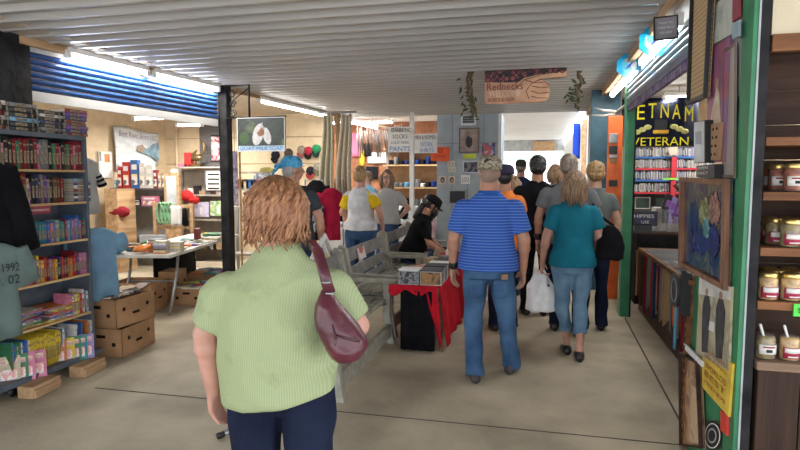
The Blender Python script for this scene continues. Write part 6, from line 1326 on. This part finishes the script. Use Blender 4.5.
def short_hair(t, HM, s, m, sc=(1., 1., 1.), seed=0, rough=.012, voxel=.007, zlow=1.60, name='hair'):
    b = MB(); b.M = HM
    b.ell(Vector((0, .000, 1.672))*s, (.084*s*sc[0], .098*s*sc[1], .094*s*sc[2]), 20, 14); b.ell(Vector((0, -.03, 1.63))*s, (.079*s*sc[0], .070*s*sc[1], .075*s), 18, 12)
    me = remeshed(b, 'hair', voxel, 2, lambda p: rough*noise.noise(p*38)+rough*.6*noise.noise(p*90), origin=wloc(t)); return part(name, me, m, t)
def cap_on(t, HM, s, m, label_m=None, back=True, fwd=1, r=(.089, .103, .075), z=1.685, button=True, name='cap'):
    b = MB(); b.M = HM
    b.rings([(Vector((0, .0, z+zz))*s, Vector((r[0]*f*s, 0, 0)), Vector((0, r[1]*f*s, 0))) for zz, f in ((-.03, .98), (0, 1.0), (.03, .97), (.055, .86), (.072, .62), (.08, .3), (.082, .05))], 24)
    c = part(name, b, m, t); b = MB(); b.M = HM
    b.sheet(lambda u, v: Vector(((-.07+.14*u), fwd*(.08+(.075*math.sin(math.pi*u)**.5+.02)*v), z-.02-.02*(2*u-1)**2-.01*v))*s, 12, 5, .004*s); part('brim', b, m, c)
    if label_m:
        b = MB(); b.M = HM; b.ell(Vector((0, .098, z+.02))*s, (.03*s, .012*s, .018*s)); part('emblem', b, label_m, c)
    return c
def skinmat(name, col): 
    m = mat(name, col, .5, var=.10, vscale=9, bump=.06, bscale=60); m.node_tree.nodes['Principled BSDF'].inputs['Subsurface Weight'].default_value = .12; m.node_tree.nodes['Principled BSDF'].inputs['Subsurface Radius'].default_value = (.01, .004, .002)
    return m
S_pink = skinmat('pink_skin', (.56, .29, .22)); S_tan = skinmat('tanned_skin', (.46, .23, .15)); S_lt = skinmat('light_skin', (.60, .36, .27))
def hairmat(name, col, dark): return mat(name, col, .42, dark=dark, vscale=2.2, stretch=(38, 38, 4), bump=.35, bscale=3, detail=4)
H_aub = hairmat('auburn_hair', (.36, .17, .075), (.15, .055, .025)); H_bb = hairmat('streaked_brown_hair', (.30, .19, .11), (.10, .055, .03)); H_grey = hairmat('grey_brown_hair', (.24, .19, .15), (.10, .075, .06))
H_blond = hairmat('dark_blond_hair', (.38, .24, .10), (.18, .10, .04)); H_blk = hairmat('black_hair', (.025, .02, .02), (.006, .005, .005)); H_lb = hairmat('light_brown_hair', (.38, .25, .15), (.18, .1, .06))
M_jean = mat('blue_denim', (.075, .15, .27), .85, dark=(.03, .07, .15), vscale=4, bump=.15, bscale=90); M_jeanl = mat('light_blue_denim', (.17, .29, .40), .85, dark=(.09, .17, .27), vscale=5, bump=.15, bscale=90)
M_jeand = mat('dark_navy_denim', (.013, .019, .042), .85, dark=(.006, .009, .024), vscale=4, bump=.15, bscale=90); M_jeanm = mat('mid_blue_denim', (.05, .10, .20), .85, dark=(.02, .045, .11), vscale=4, bump=.15)

# 1. woman in the pale green top, nearest
M_gtop = striped('pale_green_ribbed_knit', (.36, .425, .235), (.32, .375, .205), 120, 'X', .5, .9, bump=.35, bumpn=.6, blotch=(5.5, .60, .78))
gx = AY(279.5, 300, 2.0).x
grs = [(.84, .238, .185), (.92, .245, .20), (1.02, .250, .205), (1.12, .246, .195), (1.22, .242, .18), (1.28, .235, .155), (1.35, .200, .125), (1.405, .145, .10), (1.445, .105, .08), (1.485, .066, .066)]
t, HM, s, UW, og = person('auburn-haired woman in a pale green ribbed top, walking nearest to the viewer', gx, 2.0, R(10), 1.63, S_pink, M_gtop, M_jeand, w=1.28, d=1.25, hip=1.2, tsmooth=14, top_rings=grs, sleeve=.84, arm=1.22, headscale=.94, shz=1.30, hemtilt=.14,
    armL=[(-.305, -.03, 1.10), (-.290, -.01, .87), (.05, .15, -1), (.3, 1, .2)], armR=[(.318, .05, 1.12), (.22, .27, 1.10), (-.5, .7, .1), (0, .2, 1)], voxel=.009, fold=.022, top_name='ribbed_top', bottom_name='dark_jeans', leg=1.3, neck=1.1, head_yaw=R(-12), head_pitch=R(-2))
hair_locks(t, HM, s, H_aub, 480, .20, 3, r=.0072, vary=(.5, 1.15), base=(.097, .108, .105), wave=.016, spread=1.0, flip=.9, zc=1.660)
# handbag: hangs from the right shoulder, strap over it
W = lambda a, b, c: UW @ (Vector((a, b, c))*s)
bag = root('handbag', 'maroon leather hobo handbag with a wide shoulder strap on the green-shirted woman\'s right shoulder', 'handbag', tuple(W(.27, -.12, .95)))
M_bag = mat('maroon_leather', (.115, .022, .035), .35, dark=(.06, .01, .018), vscale=6, bump=.3, bscale=14)
b = MB(); bc_ = AY(342, 325, 1.86); rtv = Vector((math.cos(YAW), math.sin(YAW), 0)); fwv = Vector((-rtv.y, rtv.x, 0))
def bagpt(px, py, o=0): q = AY(px, py, 1.86-o); return q
prof = [(290, 325, 4), (296, 326, 7), (304, 328, 12), (315, 332, 17), (327, 338, 21.5), (338, 344, 23), (348, 347, 21), (356, 346, 15.5), (361.5, 344, 8), (363, 344, 2)]
b.rings([(bagpt(cx, cy), rtv*hw/280, fwv*(.018+.052*min(1, hw/20))) for cy, cx, hw in prof], 28)
for v in b.v:
    rl = v-bc_; v += fwv*(-.010*math.sin(rl.z*55+rl.dot(rtv)*40))*min(1, abs(rl.z)*8)
me = remeshed(b, 'pouch', .006, 3, lambda p: .006*noise.noise(Vector((p.x*14, p.y*14, p.z*9))), origin=wloc(bag)); part('pouch', me, M_bag, bag)
st = [AY(330, 293, 1.84), AY(326.5, 282, 1.83), AY(323, 268, 1.84), AY(319, 255, 1.87), AY(314, 245.5, 1.93), AY(312, 243, 2.02), AY(314, 250, 2.12)]
b = MB()
def strap(pts, hw, th):
    rs = []
    for i, p in enumerate(pts):
        dd = (pts[min(i+1, len(pts)-1)]-pts[max(0, i-1)]).normalized(); xx_ = dd.cross(fwv); xx_ = xx_.normalized() if xx_.length > .2 else rtv
        rs.append((p, xx_*hw, dd.cross(xx_)*th))
    return rs
b.rings(strap(st, .020, .006), 12); part('strap', b, M_bag, bag)
for k in range(5):
    q = st[1].lerp(st[4], k/4.5+.05)-fwv*.008; b = MB(); b.box(q, (.022, .006, .012), rz=YAW); part('strap_weave', b, mat('dark_maroon', (.05, .008, .015), .3), bag)
for q in (st[0], st[1]): b = MB(); b.lathe(q, [(.014, -.004), (.018, 0), (.014, .004)], 14); part('buckle_ring', b, M_steel, bag)
b = MB(); q0 = bagpt(333, 318)-fwv*.07; b.tube([bagpt(331, 312)-fwv*.05, bagpt(338, 330)-fwv*.078, bagpt(361, 337)-fwv*.055], .004); b.tube([bagpt(338, 330)-fwv*.078, bagpt(336, 352)-fwv*.06], .004); part('seam', b, mat('dark_maroon', (0, 0, 0)), bag)

# 2. man in blue striped polo
M_polo = striped('blue_striped_polo', (.022, .085, .40), (.13, .24, .55), 44, 'Z', .76, .8, bumpn=.3)
M_camo = art('camouflage_cloth', [(.36, .31, .22), (.10, .075, .05), (.22, .21, .13), (.45, .40, .31), (.03, .025, .02)], 26, .9, .8)
g = G(489, 379)
t, HM, s, UW, og = person('man from behind in a blue striped polo shirt, camouflage cap and blue jeans', AY(487.5, 300, 4.55).x, 4.58, R(6), 1.77, S_tan, M_polo, M_jean, w=1.16, d=1.15, hip=1.06, sleeve=.78, hem=.88, arm=1.15, belly=1.03,
    armL=[(-.275, -.03, 1.12), (-.28, .05, .89), (0, .1, -1), (.4, 1, 0)], armR=[(.275, -.03, 1.12), (.275, .05, .88), (0, .1, -1), (-.4, 1, 0)], legL=[(-.115, .02, .49), (-.10, -.10, .09), (-.15, 1, 0)], legR=[(.15, .03, .49), (.20, .14, .09), (.35, 1, 0)],
    voxel=.011, fold=.010, top_name='polo_shirt', pfold=.016, leg=1.12, neck=1.25, shz=1.375, shoe=mat('dark_brown_shoe', (.06, .05, .05), .6))
short_hair(t, HM, s, mat('grey_stubble_hair', (.30, .20, .15), .7, bump=.3), (.94, .95, .93), rough=.003)
cap_on(t, HM, s, M_camo, r=(.097, .110, .08), z=1.70)
b = MB(); b.M = HM; b.rings([(Vector((0, -.0, 1.68))*s, Vector((.098*s, 0, 0)), Vector((0, .112*s, 0))), (Vector((0, 0, 1.667))*s, Vector((.098*s, 0, 0)), Vector((0, .112*s, 0)))], 24); part('cap_band', b, M_camo, t)
b = MB(); b.M = UW; b.rings([(Vector((0, .0, 1.46))*s, Vector((.10*s, 0, 0)), Vector((0, .085*s, 0))), (Vector((0, .008, 1.505))*s, Vector((.082*s, 0, 0)), Vector((0, .078*s, 0)))], 24); part('collar', b, mat('plain_blue_collar', (.03, .11, .40), .8), t)
b = MB(); b.M = UW; b.cap(Vector((-.278, .04, .915))*s, Vector((-.279, .045, .895))*s, .038*s); part('wristband', b, M_black, t)
b = MB(); b.M = UW; b.box(Vector((.12, -.150, .845))*s, (.05, .012, .04), rz=.3); part('leather_patch', b, mat('tan_patch', (.30, .17, .09)), t)
for k in (-1, 1):
    b = MB(); b.M = UW; b.sheet(lambda u, v: Vector(((.095*k-.06+.12*u), -.128-.004*math.sin(math.pi*u), .815-.13*v-(.02*(1-abs(2*u-1)) if v > .9 else 0)))*s, 6, 4, .006); part('back_pocket', b, M_jean, t)

# 3. woman in teal tee with white bag
g = G(578, 357); M_ttop = mat('teal_jersey', (.012, .16, .23), .85, var=.08, bump=.1, bscale=8)
tx_ = AY(572, 300, 5.25).x
t, HM, s, UW, og = person('woman in a teal t-shirt and cropped light jeans, carrying a white bag', tx_, 5.3, R(4), 1.67, S_pink, M_ttop, M_jeanl, w=1.02, d=1.05, hip=1.10, sleeve=.66, hem=.87,
    armL=[(-.25, -.02, 1.13), (-.27, .07, .90), (0, .1, -1), (.4, 1, 0)], armR=[(.24, -.04, 1.15), (.20, .16, 1.02), (-.1, .6, .6), (0, .2, 1)], legL=[(-.085, .03, .50), (-.02, .10, .09), (0, 1, 0)], legR=[(.08, -.02, .50), (.07, -.10, .09), (.1, 1, 0)],
    voxel=.011, fold=.010, pant_to=.15, curl=.75)
hair_locks(t, HM, s, H_bb, 240, .25, 5, r=.008, base=(.092, .102, .108), wave=.008)
wp = UW @ (Vector((-.27, .075, .83))*s)
wb = root('plastic_bag', 'white plastic carrier bag held by the woman in teal', 'bag', (wp.x, wp.y, wp.z-.42)); M_pb = mat('white_plastic_film', (.78, .78, .78), .35, var=.04, vscale=14, bump=.7, bscale=16)
b = MB(); rs = [(-.40, .125, .06), (-.385, .145, .08), (-.28, .14, .085), (-.17, .125, .075), (-.09, .085, .05), (-.05, .045, .03)]
b.rings([(wp+Vector((-.01, 0, z)), Vector((a, 0, 0)), Vector((0, c, 0))) for z, a, c in rs], 26)
part('bag_body', remeshed(b, 'bag_body', .008, 2, lambda p: .016*noise.noise(Vector((p.x*16, p.y*16, p.z*7))), origin=wloc(wb)), M_pb, wb)
for k in (-1, 1): b = MB(); b.tube([wp+Vector((-.055*k, .0, -.09)), wp+Vector((-.02*k, 0, -.03)), wp+Vector((0, 0, .005)), wp+Vector((.01*k, .03, -.04)), wp+Vector((.04*k, .04, -.09))], .010); part('handle', b, M_pb, wb)
b = MB(); b.box(wp+Vector((.015, -.028, -.10)), (.04, .02, .03), ry=.4); b.box(wp+Vector((-.05, -.03, -.12)), (.03, .02, .02), ry=.8); b.box(wp+Vector((.05, -.055, -.15)), (.035, .01, .025), ry=-.5); part('dark_print', b, M_black, wb)
bb = root('shoulder_bag', 'black cloth shoulder bag under the right arm of the woman in teal', 'bag', tuple(UW @ (Vector((.26, -.03, .95))*s)))
b = MB(); pc = UW @ (Vector((.325, -.05, 1.13))*s); b.rings([(pc+Vector((0, 0, z)), Vector((a, 0, 0)), Vector((0, c, 0))) for z, a, c in ((-.18, .07, .05), (-.16, .12, .07), (-.04, .12, .075), (.07, .085, .06), (.13, .03, .03))], 24)
part('bag_body', remeshed(b, 'bag_body', .009, 3, lambda p: .012*noise.noise(p*12), origin=wloc(bb)), M_blackcloth, bb)
b = MB(); b.tube([pc+Vector((-.05, 0, .07)), pc+Vector((-.10, -.01, .2)), UW @ (Vector((.17, .0, 1.455))*s), UW @ (Vector((.20, .09, 1.38))*s), pc+Vector((.03, .06, .12))], .012); part('strap', b, M_blackcloth, bb)

# 4. man in grey polo
def at_head(px, py, Y): return AY(px, py, Y)
M_gpolo = mat('grey_pique', (.15, .155, .165), .85, var=.08, bump=.15, bscale=60)
q = AY(571, 153, 6.05)
t, HM, s, UW, og = person('tall grey-haired man from behind in a grey polo shirt with a dark watch', q.x-.02, 6.05, R(-3), q.z-.02, S_tan, M_gpolo, M_jeand, w=1.18, d=1.15, hip=1.05, sleeve=.62, hem=.9, armL=[(-.27, -.0, 1.16), (-.275, .06, .93), (0, .1, -1), (.4, 1, 0)], voxel=.012, top_name='polo_shirt', bottom_name='dark_jeans',
    legL=[(-.11, .05, .49), (-.10, .16, .09), (0, 1, 0)], legR=[(.11, 0, .49), (.13, -.05, .09), (.1, 1, 0)])
short_hair(t, HM, s, H_grey, (1.02, 1, 1), rough=.006)
b = MB(); b.M = UW; b.rings([(Vector((0, .005, 1.45))*s, Vector((.08*s, 0, 0)), Vector((0, .075*s, 0))), (Vector((0, .008, 1.478))*s, Vector((.07*s, 0, 0)), Vector((0, .07*s, 0)))], 24); part('collar', b, M_gpolo, t)
b = MB(); b.M = UW; b.cap(Vector((-.274, .05, .97))*s, Vector((-.275, .055, .95))*s, .040*s); part('watch', b, M_black, t)
# 5. blond person in dark grey tee
q = AY(601, 160, 6.35); M_dgt = mat('charcoal_green_jersey', (.13, .15, .145), .9, var=.06, bump=.15, bscale=8)
t, HM, s, UW, og = person('dark-blond person from behind in a charcoal t-shirt beside the orange plank', q.x-.05, 6.35, R(8), q.z-.03, S_lt, M_dgt, M_jeand, w=.94, hip=.95, d=1.0, voxel=.013, bottom_name='dark_jeans')
short_hair(t, HM, s, H_blond, (1.14, 1.08, 1.08), rough=.008, zlow=1.6)
# 6. black tee
q = AY(538, 157, 6.9); M_bt = mat('black_jersey', (.010, .010, .013), .9, var=.15, bump=.15)
t, HM, s, UW, og = person('dark-haired person from behind dressed all in black down the aisle', q.x, 6.9, 0, q.z, S_tan, M_bt, M_bt, w=1.12, d=1.05, voxel=.013, bottom_name='trousers')
short_hair(t, HM, s, H_blk, (1.14, 1.1, 1.10), rough=.009)
# 7. orange shirt, navy cap
q = AY(505, 166, 6.1); t, HM, s, UW, og = person('person in a bright orange t-shirt and navy cap, mostly hidden behind the blue polo man', q.x, 6.1, 0, q.z, S_tan, mat('orange_jersey', (.75, .22, .05), .9), M_jeand, w=.84, hip=.85, voxel=.014, bottom_name='jeans')
short_hair(t, HM, s, H_blk, (.95, .95, .9), rough=.004); cap_on(t, HM, s, mat('navy_cap', (.04, .035, .07), .8), r=(.10, .112, .085), z=1.69)
# 8. small blonde woman
q = AY(514.5, 177, 8.0); t, HM, s, UW, og = person('light-haired person in a pale top, between the orange shirt and the black outfit', q.x-.02, 8.0, 0, q.z, S_lt, mat('cream_jersey', (.5, .42, .36), .9), M_jeanm, w=.95, voxel=.016)
hair_locks(t, HM, s, H_lb, 90, .22, 8, r=.012)
# 9. navy man with cap far
q = AY(521, 158.5, 10.2); t, HM, s, UW, og = person('man in a navy shirt and dark cap far down the aisle at the bright opening', q.x, 10.2, R(-10), q.z*.98, S_tan, mat('navy_jersey', (.03, .04, .09), .9), M_jeanm, w=1.3, voxel=.018)
short_hair(t, HM, s, H_grey, (.9, .9, .9), rough=.004); cap_on(t, HM, s, mat('dark_olive_cap', (.06, .06, .055), .8), z=1.69)
# 10. another light-haired person beside the grey polo man
q = AY(554, 166, 8.8); t, HM, s, UW, og = person('light-haired person in a grey top, just left of the grey polo man', q.x+.02, 8.8, 0, q.z, S_lt, mat('soft_grey_jersey', (.4, .4, .4), .9), M_jeand, w=.95, voxel=.016)
hair_locks(t, HM, s, H_lb, 80, .2, 18, r=.012)
# 11. bandana man
q = AY(292, 156, 5.3); M_dkt = mat('slate_jersey', (.045, .055, .065), .9, var=.08, bump=.1)
t, HM, s, UW, og = person('man in a light blue bandana and dark slate t-shirt, seen from behind near the hats', q.x-.0, 5.3, R(10), q.z-.02, S_tan, M_dkt, M_jeanm, w=1.08, d=1.1, voxel=.012, head_yaw=R(-55), face=True, head_pitch=R(3))
M_band = mat('light_blue_bandana', (.10, .38, .62), .85, dark=(.05, .22, .42), vscale=28, bump=.2)
short_hair(t, HM, s, mat('grey_hair', (.35, .33, .31), .7, bump=.3), (.97, .97, .9), rough=.008)
b = MB(); b.M = HM; b.ell(Vector((0, -.005, 1.700))*s, (.096*s, .110*s, .078*s), 22, 12); b.cap(Vector((-.0, -.09, 1.675))*s, Vector((-.02, -.15, 1.66))*s, .03*s, .022*s); b.cap(Vector((-.01, -.14, 1.66))*s, Vector((-.05, -.17, 1.585))*s, .022*s, .012*s); b.cap(Vector((0, -.13, 1.67))*s, Vector((.03, -.19, 1.61))*s, .02*s, .010*s)
part('bandana', remeshed(b, 'bandana', .007, 3, lambda p: .008*noise.noise(Vector((p.x*30, p.y*30, p.z*55))), origin=og), M_band, t)
# 12. white tee, yellow sleeves
q = AY(360, 167.5, 7.2); M_wt = mat('white_printed_tee', (.66, .66, .67), .9, dark=(.45, .46, .48), vscale=7, bump=.1); M_yel = mat('golden_yellow_sleeve', (.72, .48, .02), .9)
t, HM, s, UW, og = person('short-haired woman from behind in a white t-shirt with yellow sleeves and blue jeans', q.x, 7.2, R(-6), q.z, S_pink, M_wt, M_jeanm, w=1.0, d=1.15, hip=1.18, sleeve=.3, voxel=.012, hem=.93, leg=1.15, armR=[(.275, .0, 1.18), (.25, .16, .98), (0, .4, -.8), (-.3, 1, 0)], armL=[(-.27, .02, 1.16), (-.22, .2, 1.06)])
short_hair(t, HM, s, H_blond, (1.05, 1.05, 1.08), rough=.008)
for k, E_ in ((-1, (-.27, .02, 1.16)), (1, (.275, .0, 1.18))):
    b = MB(); b.M = UW; S_ = Vector((k*.165, 0, 1.352))*s; e = S_.lerp(Vector(E_)*s, .68); b.cap(Vector((k*.10, 0, 1.40))*s, S_, .05*s, .078*s, 16); b.cyl(S_, e, .082*s, .078*s, 18); part('yellow_sleeve', remeshed(b, 'yellow_sleeve', .01, 3, origin=og), M_yel, t)
b = MB(); b.M = UW; b.rings([(Vector((0, -.005, zz))*s, Vector((.222*s, 0, 0)), Vector((0, .155*s, 0))) for zz in (.975, 1.01)], 28); part('belt', b, M_black, t)
# 13. woman with glasses facing us, hand on hip
q = AY(387, 171.5, 8.5); M_gt2 = mat('light_grey_jersey', (.42, .42, .41), .9, var=.05, bump=.1)
t, HM, s, UW, og = person('woman with glasses facing the viewer in a light grey t-shirt, hand on hip', q.x, 8.5, R(180+8), q.z, S_lt, M_gt2, M_jeanm, w=1.05, hip=1.05, sleeve=.66, hem=.93, voxel=.011, face=True,
    armL=[(-.33, -.04, 1.17), (-.19, -.02, 1.02), (.6, .1, -.5), (0, 1, 0)], armR=[(.24, .0, 1.15), (.25, .06, .92)])
hair_locks(t, HM, s, H_bb, 200, .25, 22, r=.009, front=.15, back=.035, base=(.086, .100, .108))
b = MB(); b.M = HM
for k in (-1, 1): b.tube([Vector((.033*k+.025*math.cos(a*.7), .122, 1.652+.019*math.sin(a*.7)))*s for a in range(10)], .0025, 6)
b.tube([Vector((-.01, .124, 1.655))*s, Vector((.01, .124, 1.655))*s], .0025, 6); part('glasses', b, M_black, t)
# 14. person in light blue by the clothes
q = AY(368, 172, 10.66); t, HM, s, UW, og = person('person in a light blue shirt bending over clothes behind the glasses woman', q.x, 10.66, R(150), q.z, S_lt, mat('light_blue_shirt', (.2, .42, .6), .9), M_jeand, w=1.0, voxel=.018)
short_hair(t, HM, s, H_bb, rough=.01)
# 15, 16. seated pair
M_bs = mat('black_shirt_cloth', (.008, .008, .010), .9, var=.2, bump=.2)
def seated(label, x, y, yaw, h, skin, top, bottom, lean, **kw):
    sk = .93*h/1.75-.555
    return person(label, x, y, yaw, h, skin, top, bottom, sit=sk, lean=lean, legL=[(-.13, .44, .50), (-.13, .46, .09), (-.1, 1, 0)], legR=[(.13, .44, .50), (.13, .46, .09), (.1, 1, 0)], **kw)
t, HM, s, UW, og = seated('bearded man in black shirt and black cap sitting bent forward on the farthest bench', -1.66, 7.75, R(-78), 1.84, S_tan, M_bs, M_jeanm, R(18), w=1.2, d=1.25, sleeve=.8, voxel=.012, face=True, head_pitch=R(18),
    armL=[(-.25, .16, 1.18), (-.12, .38, 1.10)], armR=[(.25, .16, 1.16), (.10, .40, 1.08)])
short_hair(t, HM, s, H_blk, (1.03, 1.02, .98), rough=.01)
cap_on(t, HM, s, mat('black_cap', (.012, .012, .012), .8), M_whiteink, r=(.096, .11, .082), z=1.69)
b = MB(); b.M = HM; b.ell(Vector((0, .07, 1.575))*s, (.062*s, .055*s, .06*s)); b.cap(Vector((0, .09, 1.56))*s, Vector((0, .105, 1.46))*s, .052*s, .022*s)
for k in (-1, 1): b.cap(Vector((.062*k, .035, 1.63))*s, Vector((.05*k, .07, 1.575))*s, .018*s, .03*s)
part('beard', remeshed(b, 'beard', .008, 2, lambda p: .010*noise.noise(p*40), origin=og), H_blk, t)
b = MB(); b.M = UW; b.cap(Vector((0, -.07, 1.58))*s, Vector((0, -.12, 1.42))*s, .05*s, .035*s); part('ponytail', b, H_blk, t)
t, HM, s, UW, og = seated('dark-haired woman in a pale pink top sitting beyond the bearded man', -1.60, 8.45, R(-95), 1.68, S_tan, mat('pale_pink_floral', (.6, .45, .48), .9, dark=(.45, .25, .3), vscale=20), M_jeand, R(6), w=1.0, voxel=.013, face=True, head_yaw=R(-20))
hair_locks(t, HM, s, H_blk, 110, .14, 31, r=.011, front=.2, back=.035)
